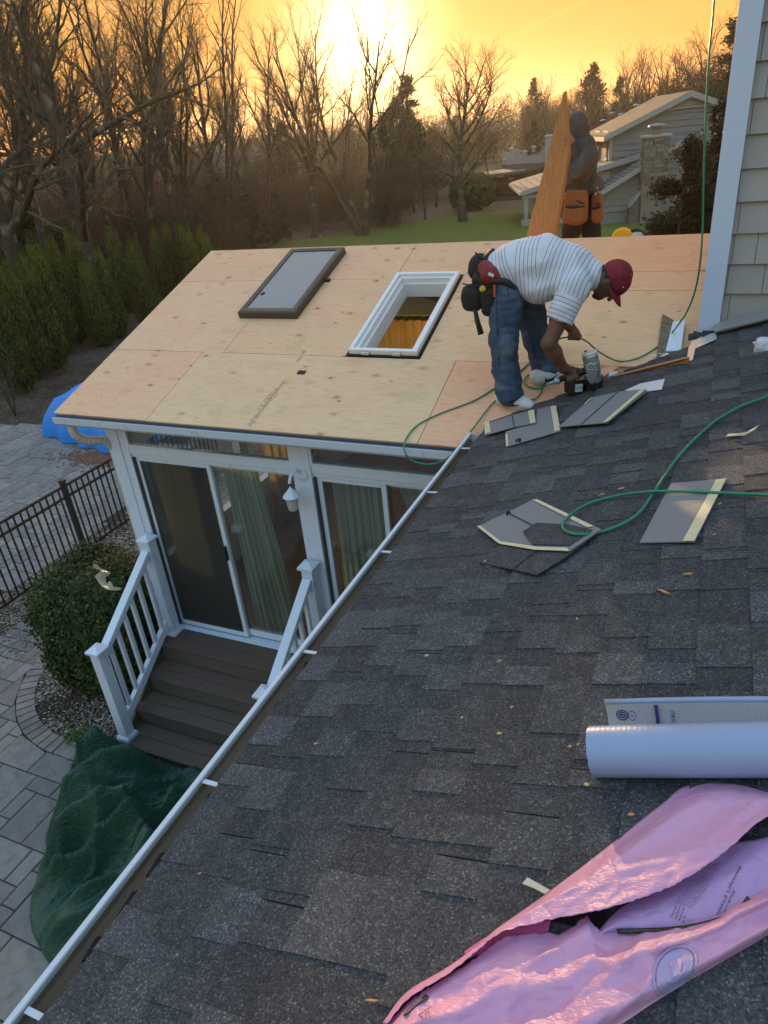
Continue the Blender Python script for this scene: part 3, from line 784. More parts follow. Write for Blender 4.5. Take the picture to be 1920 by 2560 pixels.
# the railing steps
def post(root, c, z0, z1_, w=.105):
    mb = MB(); mb.box(c[0] - w / 2, c[0] + w / 2, c[1] - w / 2, c[1] + w / 2, z0, z1_)
    p = mb.build('newel_post', M_TRIM, root, bevel=.003)
    k = MB(); e = w / 2 + .022; k.box(c[0] - e, c[0] + e, c[1] - e, c[1] + e, z1_, z1_ + .022)
    k.add([(c[0] - e, c[1] - e, z1_ + .022), (c[0] + e, c[1] - e, z1_ + .022), (c[0] + e, c[1] + e, z1_ + .022), (c[0] - e, c[1] + e, z1_ + .022), (c[0], c[1], z1_ + .055)], [(0, 1, 4), (1, 2, 4), (2, 3, 4), (3, 0, 4)])
    k.build('post_cap', M_TRIM, p)
    s = MB(); f = w / 2 + .018; s.box(c[0] - f, c[0] + f, c[1] - f, c[1] + f, z0 - .002, z0 + .035); s.box(c[0] - f + .008, c[0] + f - .008, c[1] - f + .008, c[1] + f - .008, z0 + .035, z0 + .048)
    s.build('post_base', M_TRIM, p)
def railing(x, label):
    r = thing('stair_railing', label, 'railing', (x, 3.3, -4.86), 'white railings of the steps')
    ya, za0, za1 = 4.245, -4.285, -3.17; yb, zb0, zb1 = 3.335, -4.855, -3.80
    post(r, (x, ya), za0, za1); post(r, (x, yb), zb0, zb1)
    a, b = Vector((x, ya - .052, za1 - .10)), Vector((x, yb + .052, zb1 - .055))
    m = MB(); m.bar(a, b, .085, .05); m.bar(a - Vector((0, 0, .045)), b - Vector((0, 0, .045)), .05, .04); m.build('handrail', M_TRIM, r, bevel=.006)
    a2, b2 = Vector((x, ya - .052, za0 + .175)), Vector((x, yb + .052, zb0 + .20))
    m = MB(); m.bar(a2, b2, .05, .085); m.build('bottom_rail', M_TRIM, r, bevel=.004)
    for k in range(6):
        t = (k + .65) / 6.3; p = a.lerp(b, t) - Vector((0, 0, .06)); q = a2.lerp(b2, t) + Vector((0, 0, .03))
        m = MB(); m.box(p.x - .018, p.x + .018, p.y - .018, p.y + .018, q.z, p.z); m.build('baluster', M_TRIM, r, bevel=.003)
railing(-4.595, 'white stair railing beside the round boxwood bush')
railing(-2.83, 'white stair railing half hidden by the roof gutter')
M_CRUMB = None
M_TREAD = soft('weathered_deck_board', (.105, .076, .062), .45, 5, .85, .4, stretch=(1.2, 9, 9))
M_RISER = soft('weathered_riser', (.11, .10, .082), .45, 6, .85, .4, stretch=(1, 6, 9))
stp = thing('deck_steps', 'weathered brown wooden steps leading up to the sunroom door', 'steps', (-3.7, 3.7, G))
ys = [4.03, 3.775, 3.525, 3.245]; zs = [-4.275, -4.475, -4.675, -4.865]
yb_ = [4.345] + [y + .02 for y in ys[:-1]]
for k in range(4):
    y0, y1, z = ys[k], yb_[k], zs[k]; ym = (y0 + y1) / 2
    for (a, b) in ((y0, ym - .003), (ym + .003, y1)):
        m = MB(); m.box(-4.68, -2.74, a, b, z - .032, z); m.build('tread_board', M_TREAD, stp, bevel=.004)
    zn = zs[k + 1] if k < 3 else G
    m = MB(); m.box(-4.66, -2.76, y0 + .022, y0 + .05, zn + .0, z - .033); m.build('riser_board', M_RISER, stp)
for x in (-4.655, -2.80):
    m = MB(); m.prism([(x, 4.34, G), (x, 3.28, G), (x, 3.28, zs[3] - .034), (x, 3.55, zs[2] - .036), (x, 3.8, zs[1] - .036), (x, 4.06, zs[0] - .036), (x, 4.34, zs[0] - .036)], (.035, 0, 0)); m.build('stringer', M_RISER, stp)

M_CRUMB = soft('step_crumbs', (.12, .09, .065), .6, 40, .9)
cr = MB(); _r = random.Random(3)
for k in range(260):
    q = _r.randrange(4); x, y = -4.6 + abs(_r.gauss(0, .45)), _r.uniform(ys[q] + .01, yb_[q] - .01); s_ = _r.uniform(.002, .006)
    if x < -2.8: cr.obox((x, y, zs[q] + s_ * .5), (s_, s_ * .4, 0), (-s_ * .3, s_ * .7, 0), (0, 0, s_ * .4))
o = cr.build('debris', M_CRUMB, stp); o['kind'] = 'stuff'
# ------------------------------------------------------------------ patio of pavers, beds, fence
def mat_paver():
    t = NT('paver_stone', .85, .3)
    v = t.coord(); g = t.noise(v, 160, 3, .7); m_ = t.noise(v, 9, 5, .6, .8); oc = t.objrand(); sp = t.noise(v, 2.3, 4)
    c = t.ramp(oc, [(0, (.172, .166, .160)), (.35, (.216, .208, .20)), (.7, (.262, .246, .228)), (1, (.197, .194, .193))])
    c = t.mix(1.0, c, t.ramp(m_, [(.25, (.70, .70, .72)), (.5, (1, 1, 1)), (.75, (1.2, 1.19, 1.16))]), 'MULTIPLY')
    c = t.mix(1.0, c, t.ramp(g, [(.3, (.78, .78, .78)), (.7, (1.2, 1.2, 1.2))]), 'MULTIPLY')
    c = t.mix(t.math('MULTIPLY', t.maprange(sp, .56, .70), .45), c, (.075, .07, .065))
    t.color(c); t.bump(t.math('ADD', m_, t.math('MULTIPLY', g, .4)), .45, .006); return t.m
M_PAVER = mat_paver()
mb = MB(); mb.poly([(-18, -4, G - .012), (-1.0, -4, G - .012), (-1.0, 12, G - .012), (-5, 12, G - .012), (-13.2, 10.3, G - .012), (-18, 10.0, G - .012)])
t = NT('joint_sand', .95); v = t.coord(); t.color(t.mix(t.maprange(t.noise(v, 1.3, 4), .5, .62), (.035, .032, .028), (.032, .042, .014))); 
patio = struct(mb, 'patio', t.m)
pr = random.Random(21)
CELL = .152
PC, PR = Vector((-5.35, 4.45)), 1.22                                  # the planting bed's round corner
def in_bed(x, y): return (x > PC.x and y > PC.y - PR and x < -4.6) or (x > PC.x - PR and y > PC.y and x < PC.x + .1) or (Vector((x, y)) - PC).length < PR
def bed_strip(x, y): return x > -8.35 and x < -7.45 and y > 3.0       # pebbles along the fence
occ = set(); pieces = []
NX, NY = 112, 100; X0P, Y0P = -17.6, -3.6
far_ok = lambda x, y: y < 10.2 - .05 * (x + 13) and x > -17.5
for j in range(NY):
    for i in range(NX):
        if (i, j) in occ: continue
        opts = [(2, 2), (3, 2), (2, 3), (3, 3), (4, 3), (4, 2), (1, 2), (2, 1)]; pr.shuffle(opts); done = False
        for (a, b) in opts + [(1, 1)]:
            if any((i + p, j + q) in occ for p in range(a) for q in range(b)): continue
            for p in range(a):
                for q in range(b): occ.add((i + p, j + q))
            pieces.append((X0P + i * CELL, Y0P + j * CELL, a, b)); break
cache = {}
def paver_mesh(a, b):
    if (a, b) not in cache:
        w_, h_ = a * CELL - .010, b * CELL - .010; mb = MB(); e = .006
        pts = [(0, 0), (w_, 0), (w_, h_), (0, h_)]
        lo = [(x, y, -.05) for x, y in pts]; md = [(x, y, -.006) for x, y in pts]
        up = [(min(max(x, e), w_ - e), min(max(y, e), h_ - e), 0) for x, y in pts]
        mb.add(lo + md + up, [(8, 9, 10, 11)] + [(k, (k + 1) % 4, 4 + (k + 1) % 4, 4 + k) for k in range(4)] + [(4 + k, 4 + (k + 1) % 4, 8 + (k + 1) % 4, 8 + k) for k in range(4)])
        cache[(a, b)] = mb.mesh('paver', M_PAVER)
    return cache[(a, b)]
def clip_out_circle(a, b, x, y): return False
good = []
for (x, y, a, b) in pieces:
    cx, cy = x + a * CELL / 2, y + b * CELL / 2
    if cx > -1.1 or not far_ok(cx, cy): continue
    if bed_strip(cx, cy): continue
    dc = (Vector((cx, cy)) - PC).length
    if cx > -4.75 and cy > 3.22: continue
    rr0 = PR + .193; corners = [(x + .005, y + .005), (x + a * CELL - .005, y + .005), (x + a * CELL - .005, y + b * CELL - .005), (x + .005, y + b * CELL - .005)]
    if cx > PC.x: planes = [((0, -1), -(PC.y - rr0))] if cx < -4.7 and max(q[1] for q in corners) > PC.y - rr0 else []
    elif cy > PC.y: planes = [((-1, 0), -(PC.x - rr0))] if cy < 6.7 and max(q[0] for q in corners) > PC.x - rr0 else []
    elif min((Vector(q) - PC).length for q in corners) < rr0:
        n_ = (Vector((cx, cy)) - PC).normalized(); planes = [((n_.x, n_.y), n_.dot(PC) + rr0)]
    else: planes = []
    cutp = None
    for (nx, ny), dd in planes:
        out_ = []
        for k in range(4):
            A_, B_ = corners[k], corners[(k + 1) % 4]; fa, fb = A_[0] * nx + A_[1] * ny - dd, B_[0] * nx + B_[1] * ny - dd
            if fa >= 0: out_.append(A_)
            if (fa >= 0) != (fb >= 0): t_ = fa / (fa - fb); out_.append((A_[0] + (B_[0] - A_[0]) * t_, A_[1] + (B_[1] - A_[1]) * t_))
        cutp = out_
    if cutp is not None:
        if len(cutp) >= 3: mb = MB(); mb.prism([(px_, py_, G - .05) for px_, py_ in cutp], (0, 0, .05 + pr.uniform(-.002, .002))); mb.build('paver', M_PAVER, patio, bevel=.004)
        continue
    p = Vector((cx, cy, G)); c = CF.dot(p)
    if c < .1: continue
    q = (960 + F_PX * CR.dot(p) / c, 1280 - F_PX * CU.dot(p) / c)
    vis = -120 < q[0] < 1000 and 800 < q[1] < 2750 and q[0] < 1200 - (q[1] - 1000) * .70
    good.append((0 if vis else 1, p.length / math.sqrt(a * b), x, y, a, b))
good.sort()
rest = MB()
for k, (nv, d, x, y, a, b) in enumerate(good):
    dz = pr.uniform(-.003, .003); jit = pr.uniform(-.002, .002)
    if k < 280 and not nv:
        o = bpy.data.objects.new('paver', paver_mesh(a, b)); COL.objects.link(o); o.parent = patio; o.location = (x + .005 + jit, y + .005, G + dz)
        o.rotation_euler = (pr.uniform(-.004, .004), pr.uniform(-.004, .004), 0)
    else:
        rest.box(x + .005, x + a * CELL - .005, y + .005, y + b * CELL - .005, G - .04, G + dz)
def mat_paver_far():
    t = NT('paver_stone_far', .85, .3); v = t.coord()
    vo = t.node('ShaderNodeTexVoronoi'); vo.inputs['Scale'].default_value = 2.4; t.l.new(v, vo.inputs['Vector']); s = t.node('ShaderNodeSeparateColor'); t.l.new(vo.outputs['Color'], s.inputs[0])
    c = t.mix(s.outputs[0], (.175, .175, .18), (.245, .238, .235)); m_ = t.noise(v, 9, 5)
    t.color(t.mix(1.0, c, t.ramp(m_, [(.3, (.75, .75, .76)), (.7, (1.2, 1.2, 1.18))]), 'MULTIPLY')); t.bump(m_, .4, .006); return t.m
o = rest.build('pavers', mat_paver_far(), patio, fix=False); o['kind'] = 'stuff'
# curved border of small pavers round the bed
nb = 22
for k in range(nb):
    a0, a1 = math.pi * (1.0 - .03) + (math.pi * .58) * k / nb, math.pi * (1.0 - .03) + (math.pi * .58) * (k + 1) / nb - .012
    r0, r1_ = PR + .0, PR + .185
    mb = MB(); ring_ = [(PC.x + r * math.cos(a), PC.y + r * math.sin(a), G - .05) for r, a in ((r0, a0), (r0, a1), (r1_, a1), (r1_, a0))]
    mb.prism(ring_, (0, 0, .05 + pr.uniform(.009, .013)))
    mb.build('border_paver', M_PAVER, patio, bevel=.005)
for k in range(5):
    y0 = PC.y - PR - .185; x0 = PC.x + .08 + k * .2
    if x0 + .19 > -4.70: break
    mb = MB(); mb.box(x0, x0 + .19, y0, y0 + .185, G - .05, G + .011); mb.build('border_paver', M_PAVER, patio, bevel=.005)
# pebble beds
bed = MB(); pts = [(PC.x + PR * math.cos(a), PC.y + PR * math.sin(a)) for a in [math.pi * (1 + .5 * k / 14) for k in range(15)]] + [(-4.66, PC.y - PR), (-4.66, 4.36), (-4.86, 4.36), (-4.86, 9.5), (-8.35, 9.5), (-8.35, 3.0), (-7.45, 3.0), (-7.45, 6.6), (PC.x - PR, 6.6)]
bed.poly([(x, y, G - .006) for x, y in pts]); bed_o = struct(bed, 'pebble_bed', M_GRAVEL)
pb = MB()
for k in range(5200):
    if k < 2600: x, y = pr.uniform(-6.7, -4.7), pr.uniform(3.2, 4.6)
    else: x, y = pr.uniform(-8.3, -7.0), pr.uniform(3.0, 8.8)
    if k < 2600 and not in_bed(x, y): continue
    s = pr.uniform(.008, .022); a = pr.uniform(0, 6.3); c = Vector((x, y, G + s * .3))
    ca, sa = math.cos(a) * s, math.sin(a) * s
    pb.add([c + Vector((ca, sa, 0)), c + Vector((-sa, ca, 0)) * .7, c - Vector((ca, sa, 0)), c + Vector((sa, -ca, 0)) * .7, c + Vector((0, 0, s * .6))], [(0, 1, 4), (1, 2, 4), (2, 3, 4), (3, 0, 4)], 0, pr.random())
t = NT('pebble', .85, .3); t.color(t.ramp(t.attr('tone'), [(0, (.05, .04, .032)), (.5, (.20, .175, .145)), (.85, (.34, .31, .27)), (1, (.60, .57, .52))])); M_PEB = t.m
o = pb.build('pebbles', M_PEB, bed_o, tone=True, fix=False); o['kind'] = 'stuff'
mb = MB(); mb.poly([(x, y, z) for x, y, z in [(-30, 10.6, G - .004), (-13.6, 10.22, G - .004), (-10, 10.0, G - .004), (-5, 9.9, G - .004), (-5, 16, G - .004), (-18, 24, G - .004), (-22, 26, G - .004), (-23.5, 20, G - .004), (-20, 13, G - .004), (-26, 12.2, G - .004)]])
struct(mb, 'mulch_bed', M_MULCH)
# fence
M_IRON = soft('black_iron', (.012, .012, .013), .2, 10, .45, .05)
def fence_run(label, pts, n_between, h, group, gap=.11):
    (xa, ya), (xb, yb2) = pts; L = math.hypot(xb - xa, yb2 - ya); d = Vector(((xb - xa) / L, (yb2 - ya) / L, 0))
    r = thing('iron_fence', label, 'fence', (xa, ya, G), group)
    for z in (h - .04, h - .20, .09):
        m = MB(); m.bar(Vector((xa, ya, G + z)), Vector((xb, yb2, G + z)), .032, .032); m.build('rail', M_IRON, r)
    k = 0; s = 0.0; post_pitch = 1.83
    off = n_between
    while s <= L:
        p = Vector((xa, ya, G)) + d * s
        if abs((s - off) % post_pitch) < gap * .5 or abs((s - off) % post_pitch - post_pitch) <= gap * .5:
            m = MB(); m.box(p.x - .032, p.x + .032, p.y - .032, p.y + .032, G - .02, G + h + .03); m.box(p.x - .04, p.x + .04, p.y - .04, p.y + .04, G + h + .03, G + h + .055); m.build('post', M_IRON, r)
        else:
            m = MB(); m.box(p.x - .0095, p.x + .0095, p.y - .0095, p.y + .0095, G + .06, G + h - .03); m.build('picket', M_IRON, r)
        s += gap
    return r
fence_run('black iron fence crossing the patio behind the boxwood bush', ((-7.96, 2.2), (-7.96, 9.6)), 6.16 - 2.2 - 1.83 * 2, 1.17, 'black iron fences')
fence_run('black iron fence on the lawn beyond the mulch bed', ((-24.0, 11.7), (-17.2, 13.2)), .4, 1.25, 'black iron fences')
# ------------------------------------------------------------------ leafy plants
def mat_leaf(name, c1, c2, c3, tr=.25):
    t = NT(name, .55, .35); tn = t.attr('tone'); n = t.noise(t.coord(), 2.2, 3)
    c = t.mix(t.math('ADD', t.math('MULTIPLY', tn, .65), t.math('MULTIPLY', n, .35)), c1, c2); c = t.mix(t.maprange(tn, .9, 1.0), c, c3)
    t.color(c)
    x = t.node('ShaderNodeBsdfTranslucent'); t.l.new(c, x.inputs['Color']); mx = t.node('ShaderNodeMixShader'); mx.inputs[0].default_value = tr
    o = t.n['Material Output']; t.l.new(t.b.outputs[0], mx.inputs[1]); t.l.new(x.outputs[0], mx.inputs[2]); t.l.new(mx.outputs[0], o.inputs['Surface']); return t.m
M_BOX = mat_leaf('boxwood_leaf', (.012, .030, .006), (.040, .085, .013), (.17, .20, .04), .2)
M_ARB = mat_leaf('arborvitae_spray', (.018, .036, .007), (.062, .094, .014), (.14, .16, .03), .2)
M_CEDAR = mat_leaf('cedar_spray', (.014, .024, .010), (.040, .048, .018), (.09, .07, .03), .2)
M_RUST = mat_leaf('rust_foliage', (.07, .035, .012), (.16, .08, .022), (.24, .13, .04), .4)
M_BARK = NT('bark', .9, .2); _t = M_BARK; _v = _t.coord((1, 1, .3)); _n = _t.noise(_v, 9, 5); _l = _t.noise(_t.coord(), 1.7, 4)
_t.color(_t.mix(_t.maprange(_l, .54, .66), _t.mix(_n, (.036, .030, .024), (.092, .076, .060)), (.15, .15, .13))); _t.bump(_n, .6, .02); M_BARK = _t.m
def leaves(mb, cs, ns, size, asp=2.0, rnd=None, curl=.35, tone=None):
    R = rnd or pr
    for c, n in zip(cs, ns):
        c, n = Vector(c), Vector(n); a = n.orthogonal().normalized(); a.rotate(Matrix.Rotation(R.uniform(0, 6.28), 3, n)); b = n.cross(a)
        s = size * R.uniform(.6, 1.35); tip = (a * s * asp + n * s * R.uniform(-curl, curl * 2)); w = b * s * .5
        mb.add([c - tip * .5, c + w, c + tip * .5, c - w], [(0, 1, 2, 3)], 0, R.random() if tone is None else tone(R))
def bush(name, label, cat, c, rx, ry, rz_, n, size, mat, squash=.75, seed=3, z0=G, core=True, group=None):
    R = random.Random(seed); root = thing(name, label, cat, (c[0], c[1], z0), group); mb = MB(); cs, ns = [], []
    for k in range(n):
        z = R.uniform(-.75, 1); a = R.uniform(0, 6.283); r = math.sqrt(max(0, 1 - z * z))
        d = Vector((r * math.cos(a), r * math.sin(a), z)); e = Vector((math.copysign(abs(d.x) ** squash, d.x), math.copysign(abs(d.y) ** squash, d.y), math.copysign(abs(d.z) ** squash, d.z)))
        lump = 1 + .10 * mnoise.noise(d * 3.1 + Vector((seed, 0, 0))) + .05 * mnoise.noise(d * 8)
        s = lump * (R.uniform(.86, 1.01) if R.random() < .85 else R.uniform(.98, 1.05))
        cs.append(Vector((c[0] + e.x * rx * s, c[1] + e.y * ry * s, c[2] + e.z * rz_ * s))); nn = (d + Vector((R.uniform(-.8, .8), R.uniform(-.8, .8), R.uniform(-.3, .9)))).normalized(); ns.append(nn)
    leaves(mb, cs, ns, size, 1.7, R)
    mb.build('foliage', mat, root, tone=True, fix=False)
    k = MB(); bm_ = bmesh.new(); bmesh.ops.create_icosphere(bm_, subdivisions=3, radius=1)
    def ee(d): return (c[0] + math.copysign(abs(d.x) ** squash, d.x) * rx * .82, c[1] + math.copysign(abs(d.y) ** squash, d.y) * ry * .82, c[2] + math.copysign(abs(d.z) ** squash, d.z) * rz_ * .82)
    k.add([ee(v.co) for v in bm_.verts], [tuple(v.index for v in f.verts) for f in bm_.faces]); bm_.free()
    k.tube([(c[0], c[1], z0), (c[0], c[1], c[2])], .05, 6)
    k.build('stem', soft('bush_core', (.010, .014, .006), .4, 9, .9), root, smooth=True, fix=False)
    return root
bush('boxwood', 'dense rounded green boxwood bush between the stair railing and iron fence', 'bush', (-5.42, 4.18, -4.27), .66, .62, .77, 24000, .024, M_BOX, .70)
# scrap of plastic film caught on the bush
fm = MB(); vs = []
fa_, fb_ = onY(238, 1420, 3.9), onY(285, 1465, 3.85)
path = spline([onY(240, 1415, 3.95), onY(262, 1425, 3.9), onY(252, 1450, 3.88), onY(275, 1470, 3.84), onY(290, 1462, 3.86)], 6)
for i, p in enumerate(path):
    w_ = .035 + .03 * abs(math.sin(i * .35)); vs += [p + Vector((-w_, 0, w_ * .5)), p + Vector((0, -.03, .0)), p + Vector((w_, .0, -w_ * .4))]
fm.add(vs, [(i * 3 + k, i * 3 + k + 1, (i + 1) * 3 + k + 1, (i + 1) * 3 + k) for i in range(len(path) - 1) for k in range(2)])
t = NT('clear_film', .25, .5); t.color((.75, .72, .62)); t.set(t.b.inputs['Alpha'], .45)
tagmesh(fm, 'plastic_film', t.m, 'torn scrap of clear plastic film caught on the boxwood bush', 'plastic film', smooth=True, fix=False)
# arborvitae hedge
def arb_mesh(seed, h=3.2, r=.62, n=5200):
    R = random.Random(seed); mb = MB(); cs, ns = [], []
    for k in range(n):
        t_ = R.random() ** .85; z = t_ * h; a = R.uniform(0, 6.283)
        env = r * (1 - t_) ** .74 * (.55 + .45 * min(1, t_ * 6)) * (1 + .22 * mnoise.noise(Vector((math.cos(a) * 1.4 + seed, math.sin(a) * 1.4, z * 2.2))) + .10 * mnoise.noise(Vector((math.cos(a) * 4, math.sin(a) * 4 + seed, z * 6)))) + .02
        q = env * (R.uniform(.62, 1.05)); d = Vector((math.cos(a), math.sin(a), 0))
        cs.append(d * q + Vector((0, 0, z + .06))); ns.append((d * R.uniform(.4, 1) + Vector((R.uniform(-.6, .6), R.uniform(-.6, .6), R.uniform(-.2, .5)))).normalized())
    for c, n_ in zip(cs, ns):                                     # upright fans of scale leaves
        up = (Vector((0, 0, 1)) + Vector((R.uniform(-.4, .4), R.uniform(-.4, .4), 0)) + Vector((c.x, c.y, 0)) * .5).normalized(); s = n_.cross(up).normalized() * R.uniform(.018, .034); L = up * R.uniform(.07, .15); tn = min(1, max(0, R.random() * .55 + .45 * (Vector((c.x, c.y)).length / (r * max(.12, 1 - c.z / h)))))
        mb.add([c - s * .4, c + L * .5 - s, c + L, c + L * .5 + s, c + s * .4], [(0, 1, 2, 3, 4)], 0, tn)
    me = mb.mesh('foliage', M_ARB, tone=True, fix=False)
    k = MB(); k.lathe([(.06, 0), (r * .62, .25), (r * .60, h * .35), (r * .34, h * .7), (.02, h * .97)], (0, 0, .02), 9)
    return me, k.mesh('stem', bpy.data.materials['bush_core'], smooth=True, fix=False)
arbs = [arb_mesh(s) for s in (1, 2, 3)]
HG = 'arborvitae trees in the hedge'
tips = [((11, 670), -2.1), ((55, 647), -2.0), ((81, 612), -1.85), ((124, 600), -1.85), ((171, 583), -1.80), ((243, 629), -2.35), ((272, 577), -2.1), ((324, 612), -2.35), ((335, 605), -2.45), ((382, 577), -2.4), ((411, 566), -2.35), ((446, 566), -2.4), ((466, 576), -2.45), ((497, 572), -2.5), ((512, 590), -2.6), ((-40, 690), -2.1), ((206, 655), -2.5)]
ORD = ['first', 'second', 'third', 'fourth', 'fifth', 'sixth', 'seventh', 'eighth', 'ninth', 'tenth', 'eleventh', 'twelfth', 'thirteenth', 'fourteenth', 'fifteenth', 'sixteenth', 'seventeenth', 'eighteenth', 'nineteenth', 'twentieth', 'last']
tips.sort(key=lambda q: q[0][0])
for k, ((px, py), z) in enumerate(tips):
    p = onZ(px, py, z); fo, st_ = arbs[k % 3]; h = (z - G) / 3.2 * 1.07
    r = thing('arborvitae', 'columnar green arborvitae, %s from the left in the hedge along the mulch bed' % ORD[k], 'shrub', (p.x, p.y, G), HG)
    r.scale = (h * pr.uniform(.78, .95), h * pr.uniform(.78, .95), h); r.rotation_euler = (0, 0, pr.uniform(0, 6.28))
    for nm, me in (('foliage', fo), ('stem', st_)):
        o = bpy.data.objects.new(nm, me); COL.objects.link(o); o.parent = r
# ------------------------------------------------------------------ tarps
def poly_in(p, poly):
    x, y = p; c = False; n = len(poly)
    for i in range(n):
        (x0, y0), (x1, y1) = poly[i], poly[(i + 1) % n]
        if (y0 > y) != (y1 > y) and x < (x1 - x0) * (y - y0) / (y1 - y0) + x0: c = not c
    return c
def polar_cloth(outline, centre, hfun, nr=46, na=150):
    O = spline(list(outline) + [outline[0]], max(2, na // len(outline)))[:-1]; na = len(O); c = Vector(centre); mb = MB(); vs = []
    for j in range(nr + 1):
        t_ = j / nr
        for i in range(na):
            o_ = O[i]; p = c.lerp(o_, t_); vs.append(hfun(p, t_, i / na))
    mb.add(vs, [(j * na + i, j * na + (i + 1) % na, (j + 1) * na + (i + 1) % na, (j + 1) * na + i) for j in range(nr) for i in range(na)])
    return mb
def ridge_n(p, s, seed): 
    q = Vector((p[0] * s, p[1] * s, seed)); w_ = Vector((mnoise.noise(q * .7) * .8, mnoise.noise(q * .7 + Vector((9, 3, 1))) * .8, 0))
    return 1 - abs(mnoise.noise(q + w_)) * 2.2
def mat_tarp(name, c, c2, rough=.38):
    t = NT(name, rough, .5); v = t.coord(); n = t.noise(v, 6, 4); w_ = t.noise(v, 34, 3, .6, 1.2)
    t.color(t.mix(n, c, c2)); t.rough(t.maprange(n, .2, .8, rough - .08, rough + .15)); t.bump(t.math('ADD', w_, t.math('MULTIPLY', t.noise(v, 9, 3, .5, 2.0), 1.5)), .5, .02); return t.m
go = [gd(*p) for p in [(278, 1872), (232, 1900), (185, 1975), (145, 2070), (116, 2112), (128, 2140), (92, 2200), (76, 2294), (98, 2366), (150, 2420), (300, 2380), (480, 2250), (640, 2060), (640, 1990), (560, 1955), (430, 1930), (345, 1905)]]
gc = gd(300, 2110)
def gh(p, t_, a):
    x, y = p.x, p.y
    r_ = 1 - t_; dome = min(1, r_ * 2.2) ** .7
    ang = math.atan2(y - gc.y, x - gc.x)
    w_ = .5 * (1 + math.sin((x * .55 + y) * 5.0 + 2.2 * mnoise.noise(Vector((x * 1.3, y * 1.3, 1)))))
    h = .05 + .20 * w_ ** 1.5 + .13 * max(0, ridge_n((x, y), 1.3, 2.0)) ** 1.6 + .20 * max(0, ridge_n(((x * .75 + y * .66) * .42, (-x * .66 + y * .75) * 2.4), 1.5, 4.0)) ** 1.8 + .075 * max(0, ridge_n(((x * .5 + y * .86) * .5, (-x * .86 + y * .5) * 2.8), 2.6, 7.0)) ** 1.6 + .006 * max(0, ridge_n((x, y), 9, 9.0))
    return (x, y, G + .01 + dome * h * 1.45 + .012 * abs(mnoise.noise(Vector((x * 7, y * 7, 3)))))
tm = polar_cloth(go, gc, gh, 100, 320)
tagmesh(tm, 'green_tarp', mat_tarp('green_tarp_plastic', (.009, .052, .036), (.019, .088, .060), .34), 'crumpled dark green tarp heaped on the patio below the deck steps', 'tarp', smooth=True, fix=False)
bo = [Vector((x, y, G)) for x, y in [(-12.8, 9.85), (-12.95, 10.6), (-12.6, 11.8), (-11.5, 12.2), (-10.0, 11.9), (-9.7, 10.5), (-10.3, 9.45), (-11.5, 9.55)]]
bc = Vector((-11.35, 10.8, G))
def bh(p, t_, a):
    e = .74; top = .84 + .10 * mnoise.noise(Vector((p.x, p.y, 0)))
    f = 1.0 if t_ < e else max(0.0, 1 - (t_ - e) / (1 - e)) ** .55
    q = bc.lerp(p, 1.0) if t_ < e else p
    fold = .06 * math.sin(a * 90 + 3 * mnoise.noise(Vector((a * 8, 0, 0)))) * (1 - f) if t_ > e else .03 * ridge_n((p.x, p.y), 2.2, 1)
    d = Vector((p.x - bc.x, p.y - bc.y, 0)); d = d.normalized() if d.length > .01 else d
    return (p.x + d.x * fold, p.y + d.y * fold, G + .02 + f * top + (fold if t_ < e else 0))
bt = polar_cloth(bo, bc, bh, 60, 200)
tagmesh(bt, 'blue_tarp', mat_tarp('blue_tarp_plastic', (.003, .20, .72), (.006, .27, .88), .45), 'bright blue tarp draped over a pile on the patio behind the sunroom', 'tarp', smooth=True, fix=False)
# leaf litter patch, weed and bare shrub
lt = MB()
for k in range(900):
    a, r = pr.uniform(0, 6.28), abs(pr.gauss(0, .34)); x, y = -10.6 + r * math.cos(a) * 1.5, 9.1 + r * math.sin(a) * .6
    lt.obox((x, y, G + .012), (.02 * pr.uniform(-1, 1), .02, .004), (.015, .02 * pr.uniform(-1, 1), 0), (0, 0, .002))
o = lt.build('fallen_leaves', soft('dead_leaf', (.16, .075, .035), .4, 20), None); tag(o, kind='stuff')
def bare_shrub(label, base, h, n, seed):
    R = random.Random(seed); root = thing('bare_shrub', label, 'shrub', base); 
    for k in range(n):
        a = R.uniform(0, 6.28); sp = R.uniform(.15, .5) * h; p0 = Vector(base); p1 = p0 + Vector((math.cos(a) * sp * .5, math.sin(a) * sp * .5, h * R.uniform(.35, .5))); p2 = p0 + Vector((math.cos(a) * sp, math.sin(a) * sp, h * R.uniform(.8, 1.1)))
        m = MB(); pp = spline([p0, p1, p2], 4); m.tube(pp, [.018 - .014 * i / (len(pp) - 1) for i in range(len(pp))], 5)
        for q in range(5):
            i = R.randint(2, len(pp) - 2); d = Vector((R.uniform(-1, 1), R.uniform(-1, 1), R.uniform(.2, 1))) * h * .22; m.tube([pp[i], pp[i] + d * .5 + Vector((0, 0, .02)), pp[i] + d], [.006, .004, .002], 4)
        m.build('branch', M_BARK, root)
bare_shrub('small leafless shrub standing in the mulch at the left edge', tuple(gd(38, 1040)), 1.7, 8, 4)
wd = MB(); cs = [gd(197, 1845) + Vector((pr.gauss(0, .07), pr.gauss(0, .05), pr.uniform(.01, .06))) for k in range(160)]
leaves(wd, cs, [Vector((pr.uniform(-1, 1), pr.uniform(-1, 1), 1)).normalized() for c in cs], .018, 2)
_w = wd.build('weeds', mat_leaf('weed_leaf', (.05, .11, .015), (.09, .17, .03), (.15, .2, .05)), None, tone=True, fix=False); _w['kind'] = 'stuff'
# ------------------------------------------------------------------ things lying on the two roofs
qr = random.Random(33)
